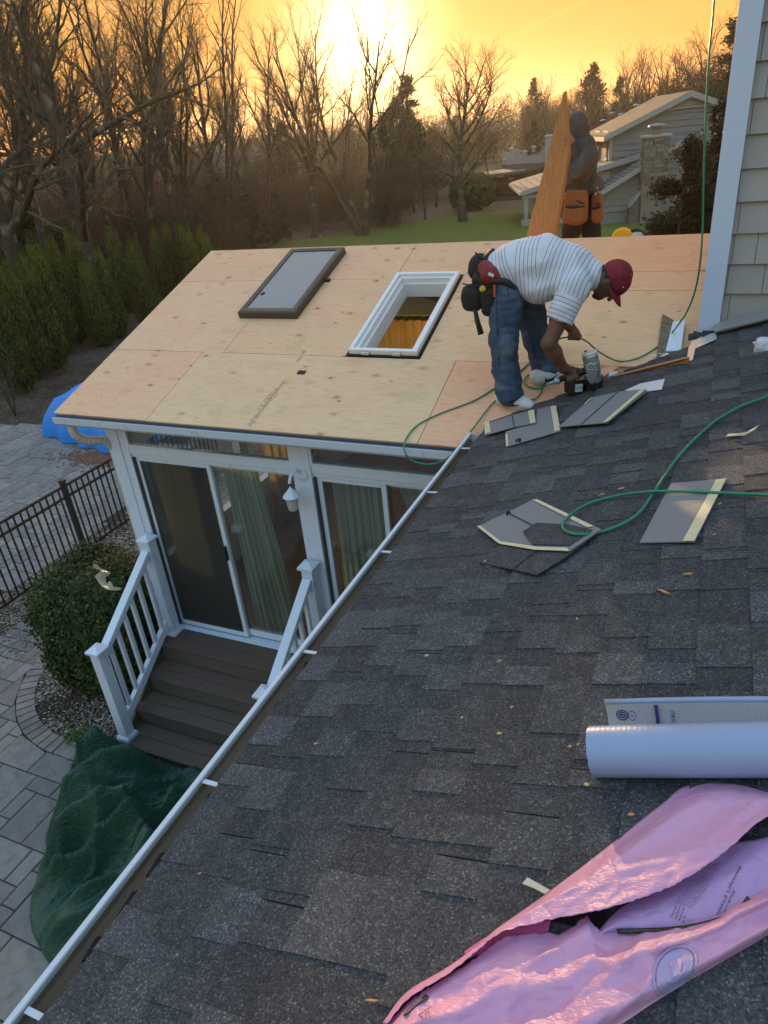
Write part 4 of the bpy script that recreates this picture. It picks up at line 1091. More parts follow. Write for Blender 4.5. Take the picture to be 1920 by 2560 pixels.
# the closed skylight sash taken off and laid on the boards
sk = thing('skylight_sash', 'dark bronze skylight sash with frosted glass lying on the plywood roof', 'skylight', r2(-3.77, 2.2, 0))
M_BRONZE = soft('bronze_frame', (.075, .062, .050), .2, 8, .42, .08, metal=.35)
def sfy(p): return (p.y - Y_EAVE) / math.cos(S2)
x0, x1 = pl(601, 794).x, pl(743, 798).x; s0 = sfy(pl(672, 797)); s1_ = sfy(pl(806, 614, .075))
fb = MB()
o_, i_ = [(x0, s0), (x1, s0), (x1, s1_), (x0, s1_)], [(x0 + .015, s0 + .015), (x1 - .015, s0 + .015), (x1 - .015, s1_ - .015), (x0 + .015, s1_ - .015)]
i2_ = [(x0 + .062, s0 + .075), (x1 - .062, s0 + .075), (x1 - .062, s1_ - .062), (x0 + .062, s1_ - .062)]
vs = [r2(x, s, .001) for x, s in o_] + [r2(x, s, .062) for x, s in o_] + [r2(x, s, .074) for x, s in i_] + [r2(x, s, .070) for x, s in i2_] + [r2(x, s, .055) for x, s in i2_]
fb.add(vs, [(a * 4 + k, a * 4 + (k + 1) % 4, a * 4 + 4 + (k + 1) % 4, a * 4 + 4 + k) for a in range(4) for k in range(4)])
fb.build('frame', M_BRONZE, sk, bevel=.003, fix=False)
t = NT('frosted_glass', .16, .5); n = t.noise(t.coord((1, .5, 1)), 3, 4); t.color(t.mix(n, (.19, .22, .24), (.26, .29, .31))); t.rough(t.maprange(n, .3, .7, .10, .30))
g = MB(); g.prism([r2(x, s, .052) for x, s in i2_], N2 * .008); g.build('glass_pane', t.m, sk)
k = MB(); k.obox(r2(x1 + .03, sfy(pl(822, 703)), .012), (.025, 0, 0), EY2 * .018, N2 * .012); k.build('latch', M_DARK, sk, bevel=.004)
k = MB(); k.obox(r2(x0 + .11, sfy(pl(657, 729, .07)), .064), (.018, .006, 0), EY2 * .014, N2 * .004); k.build('sticker', M_DARK, sk)
b = MB(); b.obox(r2(-2.99, sfy(pl(669, 928)), .004), (.035, 0, 0), EY2 * .022, N2 * .004)
tagmesh(b, 'black_plug', M_DARK, 'small black oval scrap lying on the pale plywood sheet', 'scrap')
# loose shingle strips
def loose(name, label, pix, h, tapes=(), seams=(), back=True, zf=None, lift=None, group=None, th=.005):
    """a shingle strip: outline in the picture, height above the roof per corner"""
    pts = [sh(x, y, hh) for (x, y), hh in zip(pix, h if isinstance(h, (list, tuple)) else [h] * len(pix))]
    mb = MB(); mb.prism([p - N1 * th for p in pts], N1 * th, 0 if back else 1, .45)
    root_c = sum(pts, Vector()) / len(pts)
    t_ = thing(name, label, 'shingle', root_c - N1 * .01, group)
    mb.build('strip', [M_SHBACK, M_SHINGLE], t_, tone=True, bevel=0)
    for quad in tapes:
        m = MB(); m.prism([sh(x, y, hh + .0012) for (x, y, hh) in quad], N1 * .0012); m.build('sealant_strip', M_TAPE, t_)
    for (x, y, hh, x2, y2, h2_) in seams:
        m = MB(); m.bar(sh(x, y, hh + .0008), sh(x2, y2, h2_ + .0008), .005, .0015, N1); m.build('cut_line', M_DARK, t_)
    return t_
L = lambda x, y: (1180 + x / 2.765, 840 + y / 2.765)
K = lambda x, y: (960 + x / 1.728, 1040 + y / 1.728)
def L3(x, y, h): return (*L(x, y), h)
def K3(x, y, h): return (*K(x, y), h)
loose('loose_shingle', 'short grey shingle strip with two pale tapes beside the white shoe', [L(80, 612), L(280, 545), L(432, 508), L(441, 600), L(290, 628), L(88, 685)], .030, [[L3(86, 598, .031), L3(118, 588, .031), L3(130, 665, .031), L3(90, 675, .031)], [L3(386, 518, .031), L3(428, 508, .031), L3(441, 596, .031), L3(402, 604, .031)]], [(*L(276, 548), .031, *L(292, 624), .031)], group='grey shingle strips lying along the cut roof edge')
loose('loose_shingle', 'wide grey shingle strip with a black staple at the cut roof edge', [L(230, 662), L(440, 595), L(450, 505), L(560, 480), L(612, 655), L(415, 712), L(235, 766)], [.017, .02, .022, .024, .02, .018, .016], [[L3(543, 487, .026), L3(580, 480, .026), L3(611, 650, .022), L3(570, 660, .022)], [L3(231, 680, .019), L3(248, 676, .019), L3(252, 758, .019), L3(236, 764, .019)]], group='grey shingle strips lying along the cut roof edge')
loose('loose_shingle', 'long grey shingle strip with one pale taped edge in front of the nail gun', [L(598, 625), L(830, 425), L(1005, 385), L(1205, 364), L(1208, 378), L(938, 597), L(750, 613)], [.034, .05, .045, .04, .038, .034, .034], [[L3(1165, 372, .043), L3(1203, 366, .043), L3(938, 592, .038), L3(902, 598, .038)], [L3(822, 428, .053), L3(832, 427, .053), L3(782, 470, .050), L3(774, 470, .050)]], [(*L(1004, 388), .047, *L(752, 611), .036)], group='grey shingle strips lying along the cut roof edge')
loose('loose_shingle', 'narrow dark shingle strip behind the long one at the cut roof edge', [L(590, 600), L(640, 488), L(820, 432), L(1012, 377), L(1000, 388), L(830, 440), L(700, 560)], [.02, .03, .032, .03, .028, .03, .024], back=False, group='grey shingle strips lying along the cut roof edge')
fs = loose('loose_shingle', 'folded grey shingle piece with pale taped edges in the middle of the dark roof', [K(400, 478), K(535, 415), K(640, 362), K(800, 428), K(938, 488), K(800, 583), K(650, 570), K(500, 550)], [.016, .02, .026, .03, .034, .035, .03, .022], [[K3(640, 362, .029), K3(662, 360, .029), K3(905, 475, .036), K3(880, 482, .036)], [K3(402, 476, .02), K3(416, 474, .02), K3(508, 545, .026), K3(494, 550, .026)], [K3(505, 542, .026), K3(660, 565, .033), K3(790, 570, .037), K3(800, 583, .037), K3(650, 578, .033), K3(498, 552, .025)]], [(*K(535, 418), .022, *K(640, 470), .03)], group='loose shingle pieces on the dark roof')
m = MB(); m.prism([sh(*K(600, 500), .0325), sh(*K(660, 462), .0325), sh(*K(800, 470), .036), sh(*K(900, 492), .037), sh(*K(800, 560), .038), sh(*K(640, 555), .034)], N1 * .002, 0, .35); m.build('granule_face', M_SHINGLE, fs, tone=True)
loose('loose_shingle', 'dark granule shingle lying half under the folded grey piece', [K(412, 632), K(498, 552), K(650, 572), K(800, 585), K(938, 492), K(780, 610), K(660, 684)], [.012, .018, .024, .028, .026, .03, .03], [], [(*K(655, 580), .03, *K(560, 660), .026)], back=False, group='loose shingle pieces on the dark roof')
loose('loose_shingle', 'flat grey shingle piece with one pale edge under the green hose', [K(1240, 290), K(1360, 280), K(1480, 269), K(1342, 541), K(1220, 543), K(1104, 546)], .018, [[K3(1436, 274, .0195), K3(1479, 270, .0195), K3(1341, 539, .0195), K3(1290, 540, .0195)]], group='loose shingle pieces on the dark roof')
st_ = MB()
for k in range(7):
    a = 5.5 * k / 6; 
pts = spline([sh(*L(305, 728), .026), sh(*L(312, 718), .034), sh(*L(332, 712), .03), sh(*L(328, 728), .024)], 4); st_.tube(pts, .007, 6)
tagmesh(st_, 'black_scrap', M_DARK, 'small curled black rubber scrap on the wide grey shingle strip', 'scrap', smooth=True)
st_ = MB(); st_.tube(spline([sh(*K(530, 428), .03), sh(*K(536, 412), .045), sh(*K(545, 420), .034)], 4), .006, 6)
tagmesh(st_, 'black_scrap', M_DARK, 'small curled black rubber scrap on the folded grey shingle', 'scrap', smooth=True)
# under the cut edge: metal strip, printed paper, board scraps
m = MB(); m.prism([pl(*L(950, 245), .02), pl(*L(1008, 246), .02), pl(*L(975, 390), .012), pl(*L(920, 388), .012)], N2 * .003)
tagmesh(m, 'metal_strip', soft('blue_grey_metal', (.50, .56, .62), .3, 24, .5, .2, metal=.3), 'pale metal flashing strip lying next to the orange edge board', 'metal strip')
m = MB(); m.prism([sh(*L(1055, 378), .014), sh(*L(1160, 330), .014), sh(*L(1333, 296), .014), sh(*L(1312, 370), .012), sh(*L(1200, 385), .012)], N1 * .001)
t = NT('printed_paper', .8); v = t.coord(); t.color(t.mix(t.math('MULTIPLY', t.maprange(t.noise(t.coord((60, 160, 60)), 1.5, 2), .52, .6), .5), (.70, .68, .70), (.40, .33, .42)))
tagmesh(m, 'paper_sheet', t.m, 'white printed paper sheet sticking out from under the shingles', 'paper')
m = MB(); m.prism([sh(*L(20, 570), -.015), sh(*L(140, 545), -.012), sh(*L(120, 610), -.012), sh(*L(30, 680), -.02)], N1 * .003)
m.build('gutter_apron', soft('apron_grey', (.42, .48, .54), .15, 9, .4, .05, metal=.3), house)
M_PLY2 = M_PLY
for pix, lab in (([L(435, 450), L(640, 350), L(660, 470), L(520, 505)], 'small plywood offcut lying between the shoe and the nail gun'), ([L(655, 150), L(727, 160), L(712, 210), L(630, 200)], 'small plywood offcut behind the kneeling arm of the worker')):
    pass
# air hoses
M_HOSE = soft('green_hose_rubber', (.010, .21, .115), .2, 20, .38, .1)
def hose(label, pts, r=.0058, mat=None):
    mb = MB(); P = spline(pts, 9); mb.tube(P, r, 8)
    return tagmesh(mb, 'air_hose', mat or M_HOSE, label, 'hose', smooth=True, group='green air hoses')
yv = 4.95
HAND = onY(1441, 842, 4.97)
hp_ = [onY(1787, -160, yv), onY(1785, 0, yv), onY(1772, 150, yv), onY(1764, 300, yv), onY(1759, 450, yv), onY(1757, 560, yv), onY(1752, 640, yv), onY(1744, 700, 5.0), onY(1732, 745, 5.06), onY(1716, 782, 5.10), onY(1700, 806, 5.12), pl(1680, 832, .03), pl(1650, 862, .008), pl(1600, 893, .008), pl(1548, 903, .010), onY(1500, 881, 5.02), onY(1466, 853, 4.99), HAND]
hose('green air hose hanging past the corner board down to the worker\'s far hand', hp_)
hose('green air hose coiling across the plywood and over the gutter to the nail gun', [HAND, onY(1418, 843, 4.96), onY(1392, 850, 5.0), pl(1352, 878, .03), pl(1324, 906, .010), pl(1289, 938, .008), pl(1235, 972, .008), pl(1180, 1004, .008), pl(1100, 1034, .008), pl(1045, 1062, .010), pl(1016, 1096, .015), pl(1011, 1125, .04), onY(1028, 1150, 4.04), onY(1072, 1161, 4.02), onY(1116, 1147, 4.05), pl(1150, 1112, .06), pl(1182, 1072, .03), pl(1206, 1040, .02), pl(1232, 1008, .012), pl(1262, 988, .016), pl(1300, 992, .02), pl(1332, 999, .010), pl(1350, 986, .010), pl(1357, 966, .010), pl(1352, 948, .010), pl(1338, 936, .012), pl(1318, 940, .012), pl(1310, 955, .012), pl(1322, 967, .012), pl(1346, 972, .014), pl(1362, 966, .05), onY(1382, 955, 4.64), onY(1394, 950, 4.61)])
hose('green air hose looped over the loose shingles on the dark roof', [sh(2050, 935, .022), sh(1920, 990, .022), sh(1852, 1016, .022), sh(1790, 1052, .022), sh(1735, 1100, .022), sh(1690, 1150, .023), sh(1655, 1200, .025), sh(1626, 1245, .020), sh(1600, 1280, .026), sh(1560, 1308, .024), sh(1505, 1329, .020), sh(1450, 1336, .045), sh(1415, 1328, .046), sh(1407, 1310, .046), sh(1428, 1286, .040), sh(1475, 1258, .020), sh(1540, 1240, .024), sh(1612, 1230, .034), sh(1680, 1228, .030), sh(1760, 1230, .026), sh(1840, 1234, .024), sh(1920, 1238, .022), sh(2060, 1250, .022)], .0066)
# roll of white house wrap
M_WRAP = NT('white_wrap', .33, .5); _t = M_WRAP; _v = _t.coord()
_g1 = _t.node('ShaderNodeTexWave', wave_type='BANDS', bands_direction='X'); _g1.inputs['Scale'].default_value = 26; _t.l.new(_v, _g1.inputs['Vector'])
_n = _t.noise(_v, 8, 3)
_t.color(_t.mix(_t.math('MULTIPLY', _t.maprange(_g1.outputs['Fac'], .93, 1.0), .18), _t.mix(_n, (.25, .33, .53), (.30, .38, .56)), (.28, .30, .42)))
_t.bump(_t.math('ADD', _t.math('MULTIPLY', _g1.outputs['Fac'], .3), _t.noise(_t.coord((3, 30, 30)), 4, 3)), .12, .004); M_WRAP = _t.m
R_ = .067
ra, rb_ = sh(1478, 1877, R_), sh(1920, 1871, R_); ax = (rb_ - ra).normalized(); rc_ = ra + ax * 1.35
roll = thing('wrap_roll', 'white roll of house wrap lying above the pink plastic bag', 'roll', ra - N1 * R_)
mb = MB(); sd = N1.cross(ax).normalized()
prof = []
n_ = 28
for k in range(3 * n_ + 1):
    a = 2 * math.pi * k / n_; r = R_ * (.62 + .38 * k / (3 * n_)); prof.append((math.cos(a) * r, math.sin(a) * r))
vs, fs = [], []
for j in range(15):
    c = ra.lerp(rc_, j / 14)
    for k, (a, b) in enumerate(prof):
        e = (qr.uniform(-.0012, .0012) if j == 0 else 0) + (.010 * (1 - k / len(prof)) if j == 0 else 0)
        vs.append(c + sd * a + N1 * b * (1 + .012 * math.sin(j * 1.1)) + ax * e)
nn = len(prof)
fs = [(j * nn + k, j * nn + k + 1, (j + 1) * nn + k + 1, (j + 1) * nn + k) for j in range(14) for k in range(nn - 1)]
mb.add(vs, fs); mb.build('rolled_sheet', M_WRAP, roll, smooth=True, fix=False)
ft0, ft1 = sh(1512, 1759, .100), sh(1920, 1753, .104)
M_WRAPIN = NT('wrap_print_side', .55); _t = M_WRAPIN; _v = _t.coord()
_w1 = _t.node('ShaderNodeTexWave', bands_direction='X'); _w1.inputs['Scale'].default_value = 30; _t.l.new(_v, _w1.inputs['Vector'])
_w2 = _t.node('ShaderNodeTexWave', bands_direction='Z'); _w2.inputs['Scale'].default_value = 34; _t.l.new(_v, _w2.inputs['Vector'])
_k = _t.math('MAXIMUM', _t.maprange(_w1.outputs['Fac'], .88, 1), _t.maprange(_w2.outputs['Fac'], .90, 1))
_t.color(_t.mix(_t.math('MULTIPLY', _k, .35), (.50, .49, .50), (.30, .29, .32))); M_WRAPIN = _t.m
fd = (ft1 - ft0).normalized(); FL = 1.5
toward = -Vector((0, 1, 0))
def flap(s, h):                                                    # s along the edge in metres, h 0 at the top edge to 1 at the roll
    top = ft0 + fd * s; a = ra + ax * (s + .02) + sd * 0
    base = top + toward * (.045 + .008 * math.sin(s * 3)) - N1 * .092
    bow = math.sin(h * math.pi) * .012
    return top.lerp(base, h) + Vector((0, bow, 0))
m = MB(); ns, nh = 40, 8
m.add([flap(FL * i / ns, j / nh) for j in range(nh + 1) for i in range(ns + 1)], [(j * (ns + 1) + i, j * (ns + 1) + i + 1, (j + 1) * (ns + 1) + i + 1, (j + 1) * (ns + 1) + i) for j in range(nh) for i in range(ns)])
m.build('loose_flap', M_WRAPIN, roll, smooth=True, fix=False)
m = MB(); m.tube([ft0 + fd * (FL * i / 12) + Vector((0, .006, .003 * math.sin(i))) for i in range(13)], .0075, 8); m.build('flap_lip', M_WRAP, roll, smooth=True)
m = MB(); e_ = [flap(.0, j / 6) + Vector((0, .05 * math.sin(j / 6 * 3.14), 0)) for j in range(7)]; m.tube(e_, .0022, 5); m.build('flap_edge', M_WRAP, roll)
M_PURP = soft('purple_print', (.050, .018, .16), .15)
def fl(s, h): p = flap(s, h); return p + toward * .0016 + N1 * .0008
def ringp(mb, cs, ch, r0, r1_, sx=1.0, n=28):
    vs = [fl(cs + math.cos(2 * math.pi * k / n) * r * sx, ch + math.sin(2 * math.pi * k / n) * r / .105) for r in (r0, r1_) for k in range(n)]
    mb.add(vs, [(k, (k + 1) % n, n + (k + 1) % n, n + k) for k in range(n)])
def sx_(px): return (sh(px, 1757, .1) - ft0).dot(fd)
m = MB(); c1, c2 = sx_(1550), sx_(1574)
for a, b in ((.0, .0035), (.0065, .0095), (.0125, .0155)): ringp(m, c1, .36, a, b)
ringp(m, c2, .38, .0125, .0138, .7); ringp(m, c2, .38, .002, .003, .8)
b0 = sx_(1634); m.add([fl(b0, .06), fl(b0 + .009, .06), fl(b0 + .009, .97), fl(b0, .97)], [(0, 1, 2, 3)]); m.build('printed_marks', M_PURP, roll, fix=False)
c0 = sx_(1682); o = flat_text('CO | EVAU', .016, lambda x, y: fl(c0 - y, .97 - x / .105), 'printed_word', M_PURP, roll)
# pink plastic bag, torn open along its length
def mat_pink(name, c1, c2):
    t = NT(name, .36, .45); v = t.coord(); n = t.noise(v, 5, 4); w_ = t.noise(v, 26, 4, .6, 1.8); f = t.noise(t.coord((3, 14, 14), rot=(0, 0, .5)), 14, 3, .5, .6)
    t.color(t.mix(n, c1, c2)); t.rough(t.maprange(n, .2, .8, .28, .48)); vo = t.node('ShaderNodeTexVoronoi', feature='DISTANCE_TO_EDGE'); vo.inputs['Scale'].default_value = 11; dv = t.node('ShaderNodeVectorMath', operation='ADD'); nn_ = t.node('ShaderNodeTexNoise'); nn_.inputs['Scale'].default_value = 9; t.l.new(v, nn_.inputs['Vector']); sc2 = t.node('ShaderNodeVectorMath', operation='SCALE'); sc2.inputs['Scale'].default_value = .16; t.l.new(nn_.outputs['Color'], sc2.inputs[0]); t.l.new(v, dv.inputs[0]); t.l.new(sc2.outputs[0], dv.inputs[1]); t.l.new(dv.outputs[0], vo.inputs['Vector']); t.bump(t.math('ADD', t.math('ADD', t.math('MULTIPLY', w_, .35), t.math('MULTIPLY', f, .45)), t.math('MULTIPLY', t.math('MINIMUM', vo.outputs['Distance'], .16), 2.2)), .38, .010)
    x = t.node('ShaderNodeBsdfTranslucent'); x.inputs['Color'].default_value = (.85, .28, .55, 1); mx = t.node('ShaderNodeMixShader'); mx.inputs[0].default_value = .22
    o = t.n['Material Output']; t.l.new(t.b.outputs[0], mx.inputs[1]); t.l.new(x.outputs[0], mx.inputs[2]); t.l.new(mx.outputs[0], o.inputs['Surface']); return t.m
M_PINK = mat_pink('pink_plastic', (.74, .37, .60), (.80, .47, .70))
M_PINKIN = mat_pink('lilac_inside', (.56, .34, .66), (.64, .44, .74))
Z4 = lambda x, y: (920 + x / 1.659, 1680 + y / 1.659)
bag = thing('plastic_bag', 'torn pink plastic insulation bag with black print sprawled on the dark roof', 'plastic bag', sh(1560, 2300))
def resample(pts, n):
    P = spline([(p[0], p[1], 0) for p in pts], 8); L_ = [0]
    for a, b in zip(P, P[1:]): L_.append(L_[-1] + (b - a).length)
    out = []; j = 0
    for i in range(n + 1):
        d = L_[-1] * i / n
        while j < len(L_) - 2 and L_[j + 1] < d: j += 1
        out.append(P[j].lerp(P[j + 1], (d - L_[j]) / max(1e-9, L_[j + 1] - L_[j])))
    return out
def wr(x, y, s, sd_): return 1 - abs(mnoise.noise(Vector((x * s, y * s, sd_)) + Vector((mnoise.noise(Vector((x, y, sd_)) * s * .6) * .9, 0, 0)))) * 2
class Flap:
    def __init__(s, A, B, n, m, hf, jag=0.0, jagA=0.0):
        s.A, s.B, s.n, s.m, s.hf = resample(A, n), resample(B, n), n, m, hf
        s.j = [qr.uniform(-1, 1) * jag for _ in range(n + 1)]; s.jA = [qr.uniform(-1, 1) * jagA * (1 if i < n * .55 else .15) for i in range(n + 1)]
    def at(s, t_, w_, lift=0.0):
        f = t_ * s.n; i = min(int(f), s.n - 1); f -= i
        a = s.A[i].lerp(s.A[i + 1], f); b = s.B[i].lerp(s.B[i + 1], f); jg = s.j[i] * (1 - f) + s.j[i + 1] * f
        q = a.lerp(b, w_); q.y += jg * max(0, w_ - .9) * 10 + (s.jA[i] * (1 - f) + s.jA[i + 1] * f) * max(0, .06 - w_) * 17
        return sh(q.x, q.y, max(.004, s.hf(t_, w_, q.x, q.y)) + lift)
    def mesh(s, name, mat, parent):
        mb = MB(); mb.add([s.at(i / s.n, j / s.m) for j in range(s.m + 1) for i in range(s.n + 1)], [(j * (s.n + 1) + i, j * (s.n + 1) + i + 1, (j + 1) * (s.n + 1) + i + 1, (j + 1) * (s.n + 1) + i) for j in range(s.m) for i in range(s.n)])
        o = mb.build(name, mat, parent, smooth=True, fix=False)
        sm = o.modifiers.new('thickness', 'SOLIDIFY'); sm.thickness = .0008; return o
def sst(x): x = max(0.0, min(1.0, x)); return x * x * (3 - 2 * x)
def hw(x, y, a, sd_):                                              # soft folds running along the bag, small creases across them
    p, q = x * .83 - y * .55, x * .55 + y * .83
    n_ = lambda u, v, o: 1 - 2 * abs(mnoise.noise(Vector((u, v, sd_ + o)) + Vector((mnoise.noise(Vector((u * .7, v * .7, sd_ + o + 3))) * .8, mnoise.noise(Vector((v * .6, u * .6, sd_))) * .5, 0))))
    return a * (.013 * max(-.2, n_(p / 420, q / 105, 0)) ** 1 + .0065 * n_(p / 170, q / 62, 5) + .0028 * n_(p / 62, q / 38, 9) + .0010 * mnoise.noise(Vector((p / 14, q / 22, sd_))))
UA = [Z4(60, 1458), Z4(160, 1330), Z4(330, 1226), Z4(460, 1130), Z4(540, 1062), Z4(700, 950), Z4(900, 800), Z4(1100, 642), Z4(1230, 540), Z4(1320, 472), Z4(1490, 460), Z4(1660, 500), Z4(1820, 560)]
UB = [Z4(75, 1462), Z4(180, 1345), Z4(350, 1240), Z4(470, 1140), Z4(560, 1078), Z4(760, 1026), Z4(900, 1002), Z4(1080, 956), Z4(1250, 892), Z4(1390, 812), Z4(1500, 728), Z4(1660, 600), Z4(1820, 590)]
up = Flap(UA, UB, 150, 34, lambda t_, w_, x, y: .007 + (.026 * sst(w_ * 3.0) * min(1, t_ * 2.2 + .2) + .012 * w_ + hw(x, y, 1.0, 1.0)) * min(1, w_ * 6 + .1), 2.2)
up.mesh('upper_flap', M_PINK, bag)
IA = [Z4(930, 1110), Z4(1040, 985), Z4(1200, 900), Z4(1380, 800), Z4(1500, 715), Z4(1640, 690), Z4(1850, 640)]
IB = [Z4(960, 1120), Z4(1000, 1080), Z4(1160, 1080), Z4(1330, 1060), Z4(1460, 1030), Z4(1640, 960), Z4(1850, 880)]
inn = Flap(IA, IB, 90, 24, lambda t_, w_, x, y: .012 + .012 * math.sin(w_ * 3.14) + hw(x, y, .45, 4.0))
inn.mesh('inner_sheet', M_PINKIN, bag)
VA = [Z4(400, 1160), Z4(520, 1085), Z4(640, 1050), Z4(760, 1026)]
VB = [Z4(400, 1200), Z4(540, 1130), Z4(640, 1110), Z4(742, 1095)]
fold = Flap(VA, VB, 26, 8, lambda t_, w_, x, y: .014 + hw(x, y, .3, 6))
fold.mesh('folded_edge', mat_pink('hot_pink_fold', (.72, .10, .30), (.74, .24, .42)), bag)
LA = [Z4(70, 1470), Z4(200, 1345), Z4(370, 1240), Z4(480, 1160), Z4(560, 1100), Z4(640, 1088), Z4(740, 1082), Z4(800, 1085), Z4(850, 1055), Z4(905, 1012), Z4(930, 1045), Z4(985, 1074), Z4(1150, 1068), Z4(1300, 1048), Z4(1450, 1012), Z4(1525, 962), Z4(1660, 905), Z4(1850, 820)]
LB = [Z4(90, 1600), Z4(300, 1640), Z4(520, 1650), Z4(700, 1640), Z4(850, 1580), Z4(960, 1515), Z4(1050, 1462), Z4(1200, 1362), Z4(1350, 1272), Z4(1500, 1182), Z4(1660, 1092), Z4(1850, 985)]
def lowh(t_, w_, x, y):
    rdg = math.exp(-((w_ - .30 - .10 * math.sin(t_ * 5)) / .09) ** 2) * .014
    return .008 + (.022 * sst(.25 + w_ * 4) * sst((1 - w_) * 5) + rdg + hw(x, y, 1.0, 8.0) * sst((1 - w_) * 9))
low = Flap(LA, LB, 200, 60, lowh, 0, 3.0)
for i in range(len(low.j)): low.j[i] = 0
low.mesh('lower_flap', M_PINK, bag)
m = MB(); m.prism([sh(*Z4(x, y), .003) for x, y in ((750, 1030), (905, 1005), (1085, 958), (1100, 975), (1000, 1080), (960, 1100), (800, 1110), (740, 1090))], N1 * .003); m.build('slit_shade', soft('slit_shade_black', (.012, .012, .012), .4, 30, .6), bag)  # flat black sheet standing in for the shade inside the bag's opening
# glossy black seam tape, round emblem, print
m = MB()
for k in range(3):
    m.tube(spline([inn.at(.10 + .03 * k, .96, .010), inn.at(.35, .985, .012 + .002 * k), inn.at(.55, .985 - .01 * k, .013), inn.at(.66, .93, .012), inn.at(.70, .84, .012)], 8), .0045 - .001 * k, 6)
m.build('seam_tape', soft('black_gold_tape', (.05, .045, .03), .5, 60, .2, .5, metal=.4), bag, smooth=True)
def inv(fp, px, py):                                                # flap coordinates of a picture point (search on the flap's own outline)
    best = None
    for i in range(61):
        for j in range(41):
            t_, w_ = i / 60, j / 40; f = t_ * fp.n; ii = min(int(f), fp.n - 1); f -= ii
            q = fp.A[ii].lerp(fp.A[ii + 1], f).lerp(fp.B[ii].lerp(fp.B[ii + 1], f), w_); d = (q.x - px) ** 2 + (q.y - py) ** 2
            if best is None or d < best[0]: best = (d, t_, w_)
    return best[1], best[2]
def patch(fp, px, py, ang, lift=.0016):                             # a local sheet frame in metres following the flap
    t0, w0 = inv(fp, px, py); e = .012
    p = fp.at(t0, w0); du = (fp.at(min(1, t0 + e), w0) - fp.at(max(0, t0 - e), w0)); dv = fp.at(t0, min(1, w0 + e * 3)) - fp.at(t0, max(0, w0 - e * 3))
    lu, lv = du.length / (min(1, t0 + e) - max(0, t0 - e)), dv.length / (min(1, w0 + e * 3) - max(0, w0 - e * 3))
    U = du.normalized(); V = dv.normalized(); dd = U.dot(V); ca, sa = math.cos(ang), math.sin(ang)
    def f(x, y):
        gx, gy = x * ca - y * sa, x * sa + y * ca
        b = (gy) / max(.2, math.sqrt(1 - dd * dd)); a = gx - b * dd
        return fp.at(min(1, max(0, t0 + a / lu)), min(1, max(0, w0 - b / lv)), lift)
    return f
M_INK = soft('black_print', (.02, .018, .022), .1); M_EMB = soft('blue_emblem', (.40, .33, .56), .12, 20, .35); M_EMB2 = soft('pale_emblem', (.62, .42, .64), .1, 20, .4)
def disc(f, r0, r1_, mat, name, parent, n=36, rr_=4):
    mb = MB(); vs = [f(math.cos(2 * math.pi * k / n) * (r0 + (r1_ - r0) * j / rr_), math.sin(2 * math.pi * k / n) * (r0 + (r1_ - r0) * j / rr_)) for j in range(rr_ + 1) for k in range(n)]
    mb.add(vs, [(j * n + k, j * n + (k + 1) % n, (j + 1) * n + (k + 1) % n, (j + 1) * n + k) for j in range(rr_) for k in range(n)]); return mb.build(name, mat, parent, fix=False)
ef = patch(low, 1688, 2428, 0, .005)
disc(ef, .0, .036, M_EMB, 'emblem', bag); disc(ef, .040, .0435, M_EMB, 'emblem_ring', bag, rr_=1)
ef2 = patch(low, 1688, 2428, 0, .0068); m = MB()
m.add([ef2(x, y) for x, y in ((-.010, .016), (.001, .020), (.001, -.022), (-.008, -.004))], [(0, 1, 2, 3)]); m.add([ef2(x, y) for x, y in ((.003, .020), (.014, .016), (.011, -.004), (.003, -.020))], [(0, 1, 2, 3)]); m.build('shield_mark', M_EMB2, bag, fix=False)
tf = patch(inn, 1752, 2205, 1.02, .0035)
for k, ln in enumerate(('Read this before you install the product', 'Store indoors and keep the material dry', 'Wear gloves long sleeves and a mask', 'Do not leave exposed to open flame', 'Cut with a sharp knife on a flat board', 'Fit snugly without gaps or folds', 'See the package for rated values')):
    flat_text(ln, .0065, (lambda kk: lambda x, y: tf(x - .05, y + .03 - kk * .0085))(k), 'printed_line', M_INK, bag)
tf2 = patch(inn, 1822, 2240, 1.05, .0035)
flat_text('Limited Lifetime', .0115, lambda x, y: tf2(x - .035, y + .004), 'printed_word', M_INK, bag); flat_text('Warranty', .0115, lambda x, y: tf2(x - .035, y - .009), 'printed_word', M_INK, bag)
tf3 = patch(inn, 1702, 2282, 1.0, .0035)
for k, ln in enumerate(('Thermal', 'insulation', 'faced roll', 'sq. ft.')): flat_text(ln, .0065, (lambda kk: lambda x, y: tf3(x - .015, y + .014 - kk * .0085))(k), 'printed_line', M_INK, bag)
lf = patch(up, 1041, 2499, .25, .003)
lf = patch(low, 1040, 2512, .35, .006)
m = MB(); n_ = 14
vs = [lf(-.030 + .06 * i / n_, (.006 + .0025 * abs(math.cos(i / n_ * 3.14))) * s_ + .003 * math.sin(i / n_ * 6)) for s_ in (-1, 1) for i in range(n_ + 1)]
m.add(vs, [(i, i + 1, n_ + 1 + i + 1, n_ + 1 + i) for i in range(n_)]); m.build('black_label', M_INK, bag, fix=False)
flat_text('INSULATION', .0072, lambda x, y: lf(x - .023, y - .0028) + N1 * .001, 'label_word', soft('label_white', (.6, .55, .55), .1), bag)
lf2 = patch(low, 1055, 2530, .35, .005)
for k, ln in enumerate(('BATTS', 'R-19', '15 in')): flat_text(ln, .010, (lambda kk: lambda x, y: lf2(x - .012, y - .002 - kk * .011))(k), 'printed_line', M_INK, bag)
